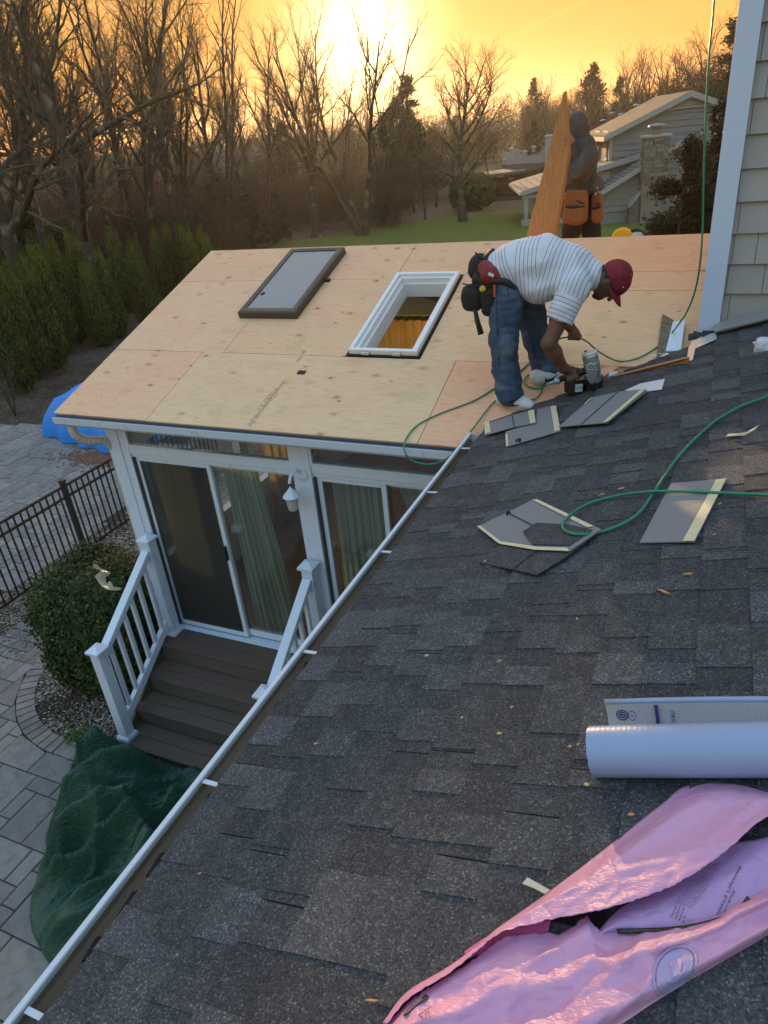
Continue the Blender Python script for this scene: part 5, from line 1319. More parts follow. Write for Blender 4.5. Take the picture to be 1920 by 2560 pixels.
# small scraps
def splinter(px, py, ln, ang, w_, label, mat, name='wood_splinter', cat='splinter', group='wood splinters on the dark roof', h=.004):
    c = sh(px, py, h + .011); d = r1(math.cos(ang), math.sin(ang)) - r1(0, 0); s = N1.cross(d)
    mb = MB(); mb.prism([c - d * ln / 2, c + s * w_ * .5 - d * ln * .1, c + d * ln / 2, c - s * w_ * .45 + d * ln * .15], N1 * .004)
    return tagmesh(mb, name, mat, label, cat, group)
M_CHIP = soft('wood_chip', (.55, .27, .10), .3, 60, .7); M_CHIP2 = soft('wood_chip_pale', (.60, .42, .22), .3, 60, .7)
chips = [(1553, 1222, .030, .2, .010), (1660, 1480, .060, 2.5, .011), (1720, 1436, .035, .1, .010), (1067, 1640, .018, .3, .012), (1249, 1654, .02, .7, .006), (1443, 1548, .014, 2, .007), (1213, 1404, .014, 1.2, .010), (1504, 1237, .03, .3, .009), (1280, 1769, .013, .9, .008), (1249, 1835, .016, .3, .008), (1425, 1868, .012, .3, .010), (1446, 1863, .012, 1.3, .007), (1467, 1963, .015, .1, .012), (1578, 2038, .017, .3, .010), (930, 2503, .035, .2, .006), (1155, 1795, .01, .5, .006), (1800, 1260, .02, .9, .006), (1786, 1337, .015, .2, .006), (790, 1860, .014, .5, .006), (500, 2185, .012, .6, .006)]
wl2 = ['beside the flat grey shingle piece', 'lying alone on the open roof, the longest one', 'above the longest splinter', 'near the gutter side of the roof']
for k, (px, py, ln, an, w_) in enumerate(chips):
    lab = 'long orange wood splinter lying on the open dark roof' if k == 1 else 'thin pale wood splinter at the bottom edge of the roof' if k == 14 else 'tiny orange wood chip scattered on the dark shingles'
    splinter(px, py, ln, an, w_, lab, M_CHIP if k % 3 else M_CHIP2)
def strip(pix, h, label, mat, name, cat):
    mb = MB(); mb.prism([sh(x, y, hh) for (x, y), hh in zip(pix, h)], N1 * .0012); return tagmesh(mb, name, mat, label, cat)
strip([K(1476, 88), K(1490, 78), K(1560, 74), K(1620, 40), K(1600, 60), K(1556, 84)], [.02, .02, .02, .055, .04, .02], 'bent pale paper strip near the right edge of the dark roof', soft('paper_strip', (.66, .58, .42), .1), 'paper_strip', 'paper')
strip([Z4(640, 878), Z4(662, 853), Z4(690, 870), Z4(755, 905), Z4(735, 922), Z4(690, 898)], [.035, .035, .025, .018, .018, .022], 'pale tape strip sticking out from under the pink bag', soft('tape_strip', (.70, .62, .40), .1, 9, .3), 'tape_strip', 'tape')
mb = MB(); c = sh(1905, 866, .03)
bm_ = bmesh.new(); bmesh.ops.create_icosphere(bm_, subdivisions=3, radius=1)
vs = [c + Vector((v.co.x * .05, v.co.y * .04, v.co.z * .055)) * (1 + .5 * mnoise.noise(v.co * 2.6 + Vector((4, 0, 0)))) for v in bm_.verts]; mb.add(vs, [tuple(v.index for v in f.verts) for f in bm_.faces]); bm_.free()
tagmesh(mb, 'plastic_wad', soft('white_film', (.62, .66, .72), .15, 30, .3, .4), 'crumpled wad of white plastic film below the flashing at the right edge', 'plastic film', smooth=True)
# yellow saw behind the ridge
sw = thing('power_saw', 'yellow power saw with a black handle lying behind the roof ridge', 'saw', (0, 0, 0)); 
cy_ = 7.05; c = onY(1556, 592, cy_); sw.location = (c.x, c.y, c.z - .04)
m = MB(); m.lathe([(.02, -.03), (.085, -.03), (.10, -.015), (.10, .015), (.085, .03), (.02, .03)], c + Vector((0, 0, -.02)), 20, (.25, 1, 0)); m.build('blade_guard', soft('yellow_plastic', (.75, .42, .015), .1, 20, .35, .05), sw, smooth=False)
m = MB(); m.tube(spline([onY(1568, 600, cy_), onY(1580, 578, cy_), onY(1598, 576, cy_), onY(1614, 590, cy_), onY(1618, 604, cy_)], 6), .014, 8); m.build('handle', M_DARK, sw, smooth=True)
m = MB(); m.lathe([(.01, -.08), (.045, -.07), (.05, .04), (.02, .07)], onY(1590, 594, cy_), 14, (1, .1, .1)); m.build('motor', soft('grey_motor', (.5, .5, .48), .2, 20, .4), sw, smooth=True)
# ------------------------------------------------------------------ smooth bodies from blended round cones (surface nets)
class Body:
    def __init__(s, cell=.008, k=.03): s.p, s.cell, s.k = [], cell, k
    def cone(s, a, b, ra, rb, stretch=None, k=None, sub=False):     # stretch: (axis, factor) widens the section along that axis
        s.p.append((np.array(tuple(a), float), np.array(tuple(b), float), ra, rb, stretch, s.k if k is None else k, sub)); return s
    def chain(s, pts, rs, stretch=None, k=None):
        for i in range(len(pts) - 1): s.cone(pts[i], pts[i + 1], rs[i], rs[i + 1], stretch, k)
        return s
    def ball(s, c, r, stretch=None, k=None, sub=False): return s.cone(c, c, r, r, stretch, k, sub)
    def mesh(s, name, mat, off=(0, 0, 0), extra=None, attrs=None, noise_=None):
        lo = np.min([np.minimum(p[0], p[1]) - max(p[2], p[3]) * (p[4][1] if p[4] else 1) for p in s.p if not p[6]], axis=0) - s.cell * 3
        hi = np.max([np.maximum(p[0], p[1]) + max(p[2], p[3]) * (p[4][1] if p[4] else 1) for p in s.p if not p[6]], axis=0) + s.cell * 3
        n = np.ceil((hi - lo) / s.cell).astype(int) + 1; Fd = np.full(n, 1.0, dtype=np.float32)
        for a, b, ra, rb, st, k, sub in s.p:
            m = max(ra, rb) * (st[1] if st else 1) + k + s.cell * 3
            i0 = np.maximum(np.floor((np.minimum(a, b) - m - lo) / s.cell).astype(int), 0); i1 = np.minimum(np.ceil((np.maximum(a, b) + m - lo) / s.cell).astype(int) + 1, n)
            ax_ = [lo[q] + np.arange(i0[q], i1[q]) * s.cell for q in range(3)]
            X = np.stack(np.meshgrid(*ax_, indexing='ij'), -1); pa = X - a; ba = b - a
            if st:
                u = np.array(tuple(st[0]), float); u /= np.linalg.norm(u); f = 1 - 1 / st[1]
                pa = pa - (pa @ u)[..., None] * u * f; ba = ba - (ba @ u) * u * f
            L2 = float(ba @ ba); t = np.clip((pa @ ba) / L2, 0, 1) if L2 > 1e-12 else np.zeros(pa.shape[:-1])
            d = np.linalg.norm(pa - t[..., None] * ba, axis=-1) - (ra + (rb - ra) * t)
            sl = tuple(slice(i0[q], i1[q]) for q in range(3)); c = Fd[sl]
            if sub:
                h = np.clip(.5 - .5 * (c + d) / k, 0, 1); Fd[sl] = c + (-d - c) * h + k * h * (1 - h)
            else:
                h = np.clip(.5 + .5 * (c - d) / k, 0, 1); Fd[sl] = c + (d - c) * h - k * h * (1 - h)
        if extra is not None: Fd = extra(Fd, lo, s.cell)
        S = Fd < 0; cs = [(i, j, k) for i in (0, 1) for j in (0, 1) for k in (0, 1)]
        sh_ = tuple(q - 1 for q in Fd.shape); w = lambda A, c: A[c[0]:c[0] + sh_[0], c[1]:c[1] + sh_[1], c[2]:c[2] + sh_[2]]
        tot = sum(w(S, c).astype(np.int8) for c in cs); act = (tot > 0) & (tot < 8); acc = np.zeros(sh_ + (3,), np.float32); cn = np.zeros(sh_, np.float32)
        for c0 in cs:
            for q in range(3):
                if c0[q] == 0:
                    c1 = tuple(1 if r == q else c0[r] for r in range(3)); f0, f1 = w(Fd, c0), w(Fd, c1); x = (f0 < 0) != (f1 < 0)
                    t = np.where(x, f0 / (f0 - f1 + (~x)), 0)
                    for r in range(3): acc[..., r] += np.where(x, c0[r] + (t if r == q else 0), 0)
                    cn += x
        idx = np.full(sh_, -1, np.int64); ii = np.argwhere(act); idx[act] = np.arange(len(ii)); V = (acc[act] / cn[act][:, None] + ii) * s.cell + lo
        faces = []
        for q in range(3):
            r1_, r2_ = [(1, 2), (2, 0), (0, 1)][q]; A = [slice(1, -1)] * 3; A[q] = slice(0, -1); B = list(A); B[q] = slice(1, None)
            cr = S[tuple(A)] != S[tuple(B)]; e = np.argwhere(cr) + np.array([0 if z == q else 1 for z in range(3)]); fl = S[tuple(A)][cr]
            def cell(da, db):
                c = e.copy(); c[:, r1_] -= da; c[:, r2_] -= db; return idx[c[:, 0], c[:, 1], c[:, 2]]
            Q = np.stack([cell(1, 1), cell(0, 1), cell(0, 0), cell(1, 0)], 1); Q[~fl] = Q[~fl][:, ::-1]; faces.append(Q)
        Fc = np.concatenate(faces); Fc = Fc[(Fc >= 0).all(1)]
        if noise_: V = noise_(V)
        me = bpy.data.meshes.new(name); me.from_pydata((V - np.array(tuple(off))).tolist(), [], Fc.tolist()); me.materials.append(mat)
        me.polygons.foreach_set('use_smooth', [True] * len(me.polygons))
        if attrs:
            for an, fn in attrs.items(): a_ = me.attributes.new(an, 'FLOAT', 'POINT'); a_.data.foreach_set('value', np.asarray(fn(V), dtype=np.float32))
        me.update(); return me
    def build(s, name, mat, parent, **kw):
        o = bpy.data.objects.new(name, s.mesh(name, mat, wloc(parent), **kw)); COL.objects.link(o); o.parent = parent
        m = o.modifiers.new('smooth', 'SMOOTH'); m.factor = .5; m.iterations = 2; return o
def wrinkle(amp, sc, seed=0, dirn=None):
    def f(V):
        d = np.array([[mnoise.noise(Vector(p) * sc + Vector((seed, 0, q * 7))) for q in range(3)] for p in V]); return V + d * amp
    return f
def J(px, py, y): return onY(px, py, y)
t = NT('brown_skin', .5, .4); n = t.noise(t.coord(), 30, 3); t.color(t.mix(n, (.105, .048, .030), (.165, .080, .050))); t.set(t.b.inputs['Subsurface Weight'], .06); M_SKIN = t.m
t = NT('pale_skin', .5, .4); t.color((.36, .20, .14)); M_SKIN2 = t.m
M_HAIR = soft('black_hair', (.010, .008, .007), .3, 60, .6)
def mat_denim():
    t = NT('denim', .85, .25); v = t.coord(); n = t.noise(v, 5, 4); f = t.noise(v, 180, 2); w_ = t.noise(t.coord((1, 1, .4)), 11, 4, .6, 1.0)
    c = t.ramp(n, [(.28, (.030, .048, .085)), (.5, (.055, .090, .150)), (.66, (.125, .175, .25))]); c = t.mix(t.maprange(w_, .58, .72), c, (.030, .032, .042))
    t.color(t.mix(1.0, c, t.ramp(f, [(.3, (.8, .8, .8)), (.7, (1.2, 1.2, 1.2))]), 'MULTIPLY')); t.bump(t.math('ADD', w_, t.math('MULTIPLY', f, .2)), .5, .012); return t.m
M_DENIM = mat_denim()
def mat_stripe():
    t = NT('striped_shirt', .85, .25); s = t.attr('band'); fr = t.math('FRACT', s)
    ln = t.math('MULTIPLY', t.maprange(fr, .02, .05), t.maprange(fr, .17, .13)); n = t.noise(t.coord(), 7, 4)
    t.color(t.mix(ln, t.mix(n, (.56, .60, .70), (.68, .71, .79)), (.045, .05, .085))); t.bump(t.noise(t.coord(), 16, 4, .6, 1.2), .35, .012); return t.m
M_SHIRT = mat_stripe(); M_COLLAR = soft('collar_white', (.70, .71, .75), .06, 8, .8)
M_CRIM = soft('crimson_cloth', (.19, .008, .022), .15, 30, .75, .2); M_POUCH = soft('black_nylon', (.016, .016, .018), .3, 40, .7, .3); M_RED = soft('red_pad', (.20, .012, .018), .2, 30, .6)
# ------------------------------------------------------------------ the stooping worker
wk = thing('person', 'person in a striped polo shirt, jeans and crimson cap bending over with a nail gun', 'person', Vector((-1.05, 4.72, z2(4.72))))
PX = J(1400, 850, 4.8); ppm = F_PX / CF.dot(PX)
Yd = Vector((0, 1, 0)); YS = (Yd, 1.32)
S0, S_1, S_2, S_3, S_4 = J(1256, 694, 4.80), J(1304, 668, 4.80), J(1362, 662, 4.80), J(1424, 676, 4.80), J(1480, 692, 4.79)
nsh, fsh = J(1436, 722, 4.60), J(1448, 690, 5.0)
nel, nwr, nhd = J(1372, 858, 4.47), J(1409, 921, 4.58), J(1436, 935, 4.62)
fel, fwr, fhd = J(1390, 800, 5.05), J(1421, 812, 4.99), J(1436, 833, 4.97)
hu = Vector((.955, 0, .295)).normalized(); hf = (Vector((.30, -.06, -.95)) - hu * Vector((.30, -.06, -.95)).dot(hu)).normalized(); hs = hu.cross(hf)
HC = J(1523, 703, 4.77)
def H(u, f, s_): return HC + hu * u + hf * f + hs * s_
bd = Body(.0072, .02)
bd.chain([S0, S_1, S_2, S_3, S_4], [.115, .12, .125, .12, .085], (Yd, 1.3))
bd.chain([S_4, H(-.065, -.035, 0)], [.062, .056])
bd.cone(H(.02, -.02, 0), H(.01, .0, 0), .088, .085, (hu, 1.15)); bd.cone(H(-.03, .035, 0), H(-.088, .062, 0), .056, .030)
bd.cone(H(.012, .093, 0), H(-.026, .110, 0), .008, .0145, k=.012); bd.cone(H(.032, .078, -.03), H(.032, .078, .03), .014, .014, k=.015)
for sg in (-1, 1): bd.cone(H(.012, -.008, sg * .084), H(-.030, -.004, sg * .082), .016, .010, (hf, 1.3), .008)
for sg in (-1, 1): bd.ball(H(.012, .094, sg * .030), .010, k=.006, sub=True)
bd.cone(H(-.054, .098, -.018), H(-.054, .098, .018), .004, .004, k=.004, sub=True); bd.cone(H(-.048, .083, -.013), H(-.048, .083, .013), .010, .010, k=.01)
bd.chain([nsh, nel.lerp(nsh, .5), nel], [.062, .058, .047]); bd.chain([nel, nel.lerp(nwr, .35), nwr], [.049, .050, .031])
bd.chain([fsh, fel], [.058, .045]); bd.chain([fel, fel.lerp(fwr, .4), fwr], [.045, .044, .030])
bd.chain([S0, J(1266, 740, 4.68), J(1258, 850, 4.60), J(1268, 985, 4.60)], [.10, .085, .06, .04]); bd.chain([S0, J(1300, 740, 4.93), J(1337, 838, 4.92), J(1366, 938, 4.92)], [.10, .085, .06, .04])
def grip(bd, wr_, axis_a, axis_b, mid, back, side, rad_=.021, fr=.0098, reach=(80, 300), n=4, sp=.0215):
    """palm and five bent fingers closing round a bar: back points from the bar to the back of the hand, side to the finger side"""
    ax_ = (Vector(axis_b) - Vector(axis_a)).normalized(); bk = (Vector(back) - ax_ * ax_.dot(Vector(back))).normalized(); sd_ = ax_.cross(bk)
    if sd_.dot(Vector(side)) < 0: sd_ = -sd_
    R0 = rad_ + fr
    pt = lambda ang, r, o_: Vector(mid) + ax_ * o_ + (bk * math.cos(rad(ang)) + sd_ * math.sin(rad(ang))) * r
    bd.chain([wr_, Vector(mid) + bk * (R0 + .012) - sd_ * .012], [.028, .030], (ax_, 1.35), .02)
    for k in range(n):
        o_ = (k - (n - 1) / 2) * sp; ln = (.92, 1.0, .97, .82)[k] if n == 4 else 1
        a0, a1 = 30, reach[0] + (reach[1] - reach[0]) * ln
        ps = [pt(a0 - 25, R0 + .006, o_ * .9)] + [pt(a0 + (a1 - a0) * q, R0, o_) for q in (.22, .52, .78, 1.0)]
        bd.chain(ps, [fr * 1.2, fr * 1.12, fr, fr * .95, fr * .82], None, .006)
    e = (n - 1) / 2 * sp
    bd.chain([pt(-30, R0 + .008, e * .7), pt(-75, R0 + .004, e * 1.25), pt(-125, R0, e * 1.15), pt(-165, R0, e * .8)], [fr * 1.5, fr * 1.35, fr * 1.15, fr * .95], None, .008)
h0, h1 = J(1397, 950, 4.62), J(1470, 922, 4.62)
grip(bd, nwr, h0, h1, J(1432, 940, 4.62), nwr - J(1432, 940, 4.62), (0, -1, -.2))
ho0, ho1 = J(1418, 843, 4.96), J(1445, 843, 4.97)
grip(bd, fwr, ho0, ho1, J(1435, 842, 4.97), fwr - J(1435, 842, 4.97), (.2, -1, 0), .007, .0098, (90, 250))
bd.build('body', M_SKIN, wk)
# hair and goatee, cap
hr = Body(.0065, .012); hr.cone(H(.01, -.026, 0), H(-.045, -.058, 0), .094, .060, (hs, 1.0)); hr.cone(H(-.098, .058, -.014), H(-.098, .058, .014), .024, .024); hr.cone(H(-.062, .090, -.02), H(-.062, .090, .02), .008, .008); hr.cone(H(-.085, .082, -.006), H(-.085, .082, .006), .016, .016)
def cut_face(F_, lo, c):
    X = np.stack(np.meshgrid(*[lo[q] + np.arange(F_.shape[q]) * c for q in range(3)], indexing='ij'), -1) - np.array(tuple(HC)); f = X @ np.array(tuple(hf)); u = X @ np.array(tuple(hu))
    keep = (f > .045) & (u < -.04); return np.where(keep, F_, np.maximum(F_, np.maximum(f - .012, -(u + .085)))).astype(np.float32)
hr.build('hair', M_HAIR, wk, extra=cut_face)
cp = Body(.0065, .01); cp.cone(H(.038, -.020, 0), H(.030, .008, 0), .104, .100, (hu, 1.08))
def cut_cap(F_, lo, c):
    X = np.stack(np.meshgrid(*[lo[q] + np.arange(F_.shape[q]) * c for q in range(3)], indexing='ij'), -1) - np.array(tuple(HC)); f = X @ np.array(tuple(hf)); u = X @ np.array(tuple(hu))
    return np.maximum(F_, -(u - .028 + (f < 0) * f * -.25)).astype(np.float32)
cap = cp.build('cap', M_CRIM, wk, extra=cut_cap)
m = MB(); nb_ = 12; vs = []
for j in range(5):
    for i in range(nb_ + 1):
        a = -1.15 + 2.3 * i / nb_; r = .096 + .078 * j / 4 * (math.cos(a * .85) ** .6); s_ = math.sin(a) * (.092 + .012 * j / 4); f_ = math.cos(a) * r if True else 0
        vs.append(H(.040 - .012 * (j / 4) - .032 * (math.sin(a) ** 2), f_, s_))
m.add(vs, [(j * (nb_ + 1) + i, j * (nb_ + 1) + i + 1, (j + 1) * (nb_ + 1) + i + 1, (j + 1) * (nb_ + 1) + i) for j in range(4) for i in range(nb_)])
o = m.build('brim', M_CRIM, cap, smooth=True, fix=False); sm = o.modifiers.new('thick', 'SOLIDIFY'); sm.thickness = .006
for (u, f, s_) in ((.085, .055, -.075), (.085, -.045, -.086), (.140, .0, -.03)):
    m = MB(); m.lathe([(.001, -.004), (.0055, .0), (.001, .004)], H(u, f, s_), 6); m.build('eyelet', M_COLLAR, cap)
# striped polo shirt
spine = [S0, S_1, S_2, S_3, S_4]; sl_ = [0]
for a, b in zip(spine, spine[1:]): sl_.append(sl_[-1] + (b - a).length)
def along(V, pts, acc):
    best = np.full(len(V), 9e9); out_ = np.zeros(len(V))
    for i in range(len(pts) - 1):
        a = np.array(tuple(pts[i])); ab = np.array(tuple(pts[i + 1])) - a; L2 = ab @ ab; t = (V - a) @ ab / L2
        tc_ = np.clip(t, 0 if i else -9, 1 if i < len(pts) - 2 else 9); d = np.linalg.norm(V - a - np.clip(t, 0, 1)[:, None] * ab, axis=1); s_ = acc[i] + tc_ * math.sqrt(L2); m_ = d < best; best[m_] = d[m_]; out_[m_] = s_[m_]
    return out_, best
nse = nsh.lerp(nel, .60); fse = fsh.lerp(fel, .55)
def band(V):
    a, da = along(V, spine, sl_); b, db = along(V, [nsh, nse], [0, (nse - nsh).length]); c, dc = along(V, [fsh, fse], [0, 1])
    arm = (db < .125) & (b > .055) & (V[:, 1] < nsh.y + .10); return np.where(arm, b, a) / .0265
sb = Body(.0085, .045)
sb.chain([J(1244, 684, 4.80), S_1, S_2, S_3, S_4], [.142, .160, .165, .150, .092], (Yd, 1.30))
sb.chain([J(1302, 700, 4.78), J(1350, 712, 4.74), J(1390, 700, 4.74)], [.10, .115, .11], (Yd, 1.5))
sb.chain([S_3 + Vector((0, -.10, 0)), nsh, nse], [.10, .096, .088], None, .03); sb.chain([S_3 + Vector((0, .10, 0)), fsh, fse], [.10, .09, .082], None, .03)
def shirt_cut(F_, lo, c):
    X = np.stack(np.meshgrid(*[lo[q] + np.arange(F_.shape[q]) * c for q in range(3)], indexing='ij'), -1); out_ = F_
    for (p, a) in ((nse, (nse - nsh).normalized()), (fse, (fse - fsh).normalized())):
        d = (X - np.array(tuple(p))) @ np.array(tuple(a)); r = np.linalg.norm(X - np.array(tuple(p)), axis=-1); out_ = np.where(r < .16, np.maximum(out_, d - .0), out_)
    w0 = J(1226, 690, 4.8); wa = (J(1300, 690, 4.8) - w0).normalized(); d = -((X - np.array(tuple(w0))) @ np.array(tuple(wa))); return np.maximum(out_, d).astype(np.float32)
def shirt_folds(V):
    a, _ = along(V, spine, sl_); out_ = V.copy()
    for i, p in enumerate(V):
        q = Vector(p); w_ = .015 * (1 - abs(mnoise.noise(Vector((q.x * 4 - q.z * 5, q.y * 3, q.x * 3 + q.z * 7)))) * 2) + .007 * mnoise.noise(q * 16); out_[i, 2] += w_; out_[i, 1] -= w_ * .6
    return out_
sb.build('shirt', M_SHIRT, wk, extra=shirt_cut, attrs={'band': band}, noise_=shirt_folds)
co = Body(.007, .015); co.cone(S_4 + Vector((-.005, 0, -.0)), S_4 + (H(-.065, -.035, 0) - S_4) * .45, .098, .082, (Yd, 1.05))
def col_cut(F_, lo, c):
    X = np.stack(np.meshgrid(*[lo[q] + np.arange(F_.shape[q]) * c for q in range(3)], indexing='ij'), -1) - np.array(tuple(S_4)); a = np.array(tuple((H(-.065, -.035, 0) - S_4).normalized())); d = X @ a
    return np.maximum(F_, np.maximum(d - .052, -d - .012)).astype(np.float32)
co.build('collar', M_COLLAR, wk, extra=col_cut)
# jeans
jb = Body(.0085, .04)
nk, fk = J(1257, 848, 4.60), J(1338, 838, 4.92)
jb.chain([J(1252, 700, 4.80), J(1296, 704, 4.82)], [.155, .150], (Yd, 1.2)); jb.cone(J(1240, 716, 4.80), J(1250, 735, 4.78), .13, .12, (Yd, 1.3))
jb.chain([J(1262, 730, 4.68), J(1262, 785, 4.64), nk, J(1262, 925, 4.60), J(1270, 972, 4.60)], [.125, .108, .092, .088, .092]); jb.chain([J(1302, 730, 4.93), J(1322, 785, 4.92), fk, J(1353, 900, 4.92), J(1364, 930, 4.92)], [.125, .110, .090, .084, .086])
for k, (p, r) in enumerate(((J(1271, 984, 4.60), .088), (J(1267, 962, 4.60), .094), (J(1366, 936, 4.92), .082), (J(1360, 918, 4.92), .088))): jb.cone(p - Vector((.0, .01, 0)), p + Vector((0, .01, 0)), r, r, None, .012)
def jean_folds(V):
    out_ = V.copy()
    for i, p in enumerate(V):
        q = Vector(p); low_ = max(0, min(1, (-1.42 - q.z) / .3)); w_ = .012 * mnoise.noise(q * 9) + (.012 + .014 * low_) * (1 - 2 * abs(mnoise.noise(Vector((q.x * 5, q.y * 5, q.z * 18))))); out_[i, 0] += w_; out_[i, 1] -= w_ * .7
    return out_
jb.build('jeans', M_DENIM, wk, noise_=jean_folds)
m = MB(); m.tube([nk + Vector((-.012, -.097, .36)), nk + Vector((-.012, -.098, .15)), nk + Vector((-.004, -.094, -.05)), nk + Vector((.0, -.092, -.30))], .003, 4); m.build('side_seam', M_DARK, wk)
# white shoes with a dark curved mark
M_SHOE = soft('white_leather', (.62, .62, .64), .1, 20, .5, .1); M_SOLE = soft('white_sole', (.55, .55, .53), .12, 20, .6); M_NAVY = soft('navy_mark', (.012, .016, .06), .1, 20, .5)
def shoe(heel, toe, ank, name='shoe'):
    d = (toe - heel); L_ = d.length; d.normalize(); n_ = N2; s_ = n_.cross(d).normalized(); P = lambda a, b, c: heel + d * (a * L_) + s_ * b + n_ * c
    sbd = Body(.006, .03); sbd.chain([P(.12, 0, .055), P(.45, 0, .055), P(.72, 0, .045), P(.90, 0, .038)], [.046, .046, .040, .032], (s_, 1.15)); sbd.cone(P(.16, 0, .06), ank, .050, .052)
    o = sbd.build(name, M_SHOE, wk)
    m_ = MB(); outl = [(-.01, .03), (.0, .042), (.25, .044), (.55, .048), (.80, .050), (.95, .036), (1.02, 0), (.95, -.036), (.80, -.050), (.55, -.046), (.25, -.042), (.0, -.040), (-.01, -.03)]
    m_.prism([P(a, b, .003) for a, b in outl], n_ * .024); m_.build('sole', M_SOLE, o, bevel=.005)
    m_ = MB(); sd_ = -1 if (s_.y > 0) else 1; pts = [(.30, .030), (.42, .028), (.58, .040), (.74, .066), (.60, .052), (.46, .050), (.36, .054), (.31, .070), (.28, .048)]
    m_.prism([P(a, sd_ * (.0585 - .012 * abs(a - .45)), c + .004) for a, c in pts], s_ * sd_ * .004); m_.build('side_mark', M_NAVY, o)
    for k in range(4):
        m_ = MB(); a = .42 + k * .075; m_.tube([P(a, -.026, .090 - k * .008), P(a + .01, 0, .102 - k * .009), P(a, .026, .090 - k * .008)], .0035, 5); m_.build('lace', M_COLLAR, o)
shoe(pl(1247, 1003), pl(1334, 1026), J(1271, 985, 4.60)); shoe(pl(1334, 962), pl(1408, 938), J(1364, 942, 4.92))
# tool belt with pouches, worn
tb = thing('tool_belt', 'black nylon tool belt with a red pad and a hanging hammer on the stooping worker', 'tool belt', J(1200, 720, 4.66))
def pouch(c, w_, h, d_, mat, tilt=0.0, name='pouch', open_=True):
    b = Body(.007, .02); ax_ = Vector((math.cos(tilt), 0, math.sin(tilt))); up_ = Vector((-math.sin(tilt), 0, math.cos(tilt)))
    for sx in (-1, 1): b.cone(c + ax_ * sx * (w_ / 2 - d_ / 2) - up_ * (h / 2 - d_ / 2), c + ax_ * sx * (w_ / 2 - d_ / 2) + up_ * (h / 2 - d_ / 2), d_ / 2 * .9, d_ / 2 * 1.1)
    b.cone(c - ax_ * (w_ / 2 - d_ / 2), c + ax_ * (w_ / 2 - d_ / 2), d_ / 2, d_ / 2)
    if open_: b.cone(c + up_ * (h * .62) - ax_ * (w_ * .30), c + up_ * (h * .62) + ax_ * (w_ * .30), d_ * .36, d_ * .36, k=.006, sub=True)
    o = b.build(name, mat, tb, noise_=wrinkle(.006, 14, c.x * 9)); 
    rm = MB(); q = c + up_ * (h / 2 + .0); rm.tube([q - ax_ * (w_ / 2 - .01) + Vector((0, -d_ * .35, 0)), q + Vector((0, -d_ * .52, -.004)), q + ax_ * (w_ / 2 - .01) + Vector((0, -d_ * .35, 0))], .006, 6); rm.build('rim', mat, o)
    return o
pouch(J(1196, 668, 4.74), .13, .17, .12, M_POUCH, -.5); pouch(J(1182, 745, 4.62), .15, .19, .11, M_POUCH, -.12); pouch(J(1224, 752, 4.60), .12, .21, .10, M_POUCH, -.05); pouch(J(1207, 706, 4.64), .15, .12, .10, M_POUCH, -.35)
b = Body(.007, .02); b.chain([J(1214, 672, 4.64), J(1226, 690, 4.60), J(1240, 704, 4.60)], [.055, .060, .045], (Vector((0, 1, 0)), .8)); b.build('red_pad', M_RED, tb)
m = MB(); m.bar(J(1221, 684, 4.515), J(1234, 690, 4.515), .010, .016); m.build('red_pad_print', M_COLLAR, tb)
m = MB(); m.tube(spline([J(1232, 628, 4.83), J(1216, 645, 4.72), J(1206, 668, 4.66), J(1222, 700, 4.58), J(1262, 704, 4.575), J(1290, 722, 4.60)], 6), .022, 8); m.build('belt_strap', M_POUCH, tb, smooth=True)
m = MB(); m.tube([J(1187, 772, 4.58), J(1194, 805, 4.57), J(1203, 836, 4.56)], [.014, .017, .021], 10); m.build('hammer_handle', M_DARK, tb, smooth=True)
m = MB(); m.lathe([(.018, -.02), (.021, 0), (.016, .02)], J(1206, 722, 4.54), 14, (0, -1, .25)); m.lathe([(.001, -.022), (.011, -.021), (.001, -.02)], J(1212, 722, 4.53), 10, (0, 1, -.2)); m.build('tape_measure', soft('yellow_disc', (.60, .42, .05), .1), tb)
m = MB(); m.tube([J(1236, 712, 4.545), J(1236, 742, 4.535)], .0075, 8); m.build('orange_handle', soft('orange_plastic', (.55, .09, .01), .1, 20, .4), tb)
# ------------------------------------------------------------------ nail gun
ng = thing('nail_gun', 'silver pneumatic coil nail gun with a black drum held by the stooping worker', 'nail gun', Vector((J(1440, 1005, 4.66).x, 4.66, z2(4.66))))
M_GUN = soft('grey_metal', (.34, .40, .44), .18, 14, .33, .1, metal=.7); M_GUNB = soft('black_plastic', (.012, .012, .013), .2, 30, .45, .1)
g0, g1 = J(1489, 957, 4.62), J(1474, 884, 4.62); ga = (g1 - g0).normalized(); gl = (g1 - g0).length
m = MB(); m.lathe([(.030, 0), (.040, .01), (.044, gl * .30), (.050, gl * .42), (.051, gl * .60), (.054, gl * .62), (.054, gl * .70), (.050, gl * .72), (.052, gl * .93), (.046, gl * .98), (.04, gl)], g0, 20, ga); gb = m.build('housing', M_GUN, ng, smooth=False, bevel=.0); 
m = MB(); m.lathe([(.049, gl * .985), (.051, gl * 1.03), (.044, gl * 1.07), (.02, gl * 1.08)], g0, 20, ga); ec = m.build('end_cap', soft('cream_cap', (.66, .60, .48), .1, 14, .4), ng)
for sg in (-1, 1):
    m = MB(); m.lathe([(.010, 0), (.010, .004), (.004, .004)], g0 + ga * (gl * 1.083) + Vector((sg * .022, -.004, 0)), 8, ga); m.build('vent_hole', M_DARK, ec)
m = MB(); pd = Vector((0, -1, 0)); q = g0 + ga * (gl * .40); m.prism([q + pd * .050 + Vector((x, 0, z)) for x, z in ((-.035, .03), (.035, .03), (.030, -.04), (0, -.075), (-.030, -.04))], pd * .006); m.build('shield_plate', M_GUN, ng, bevel=.003)
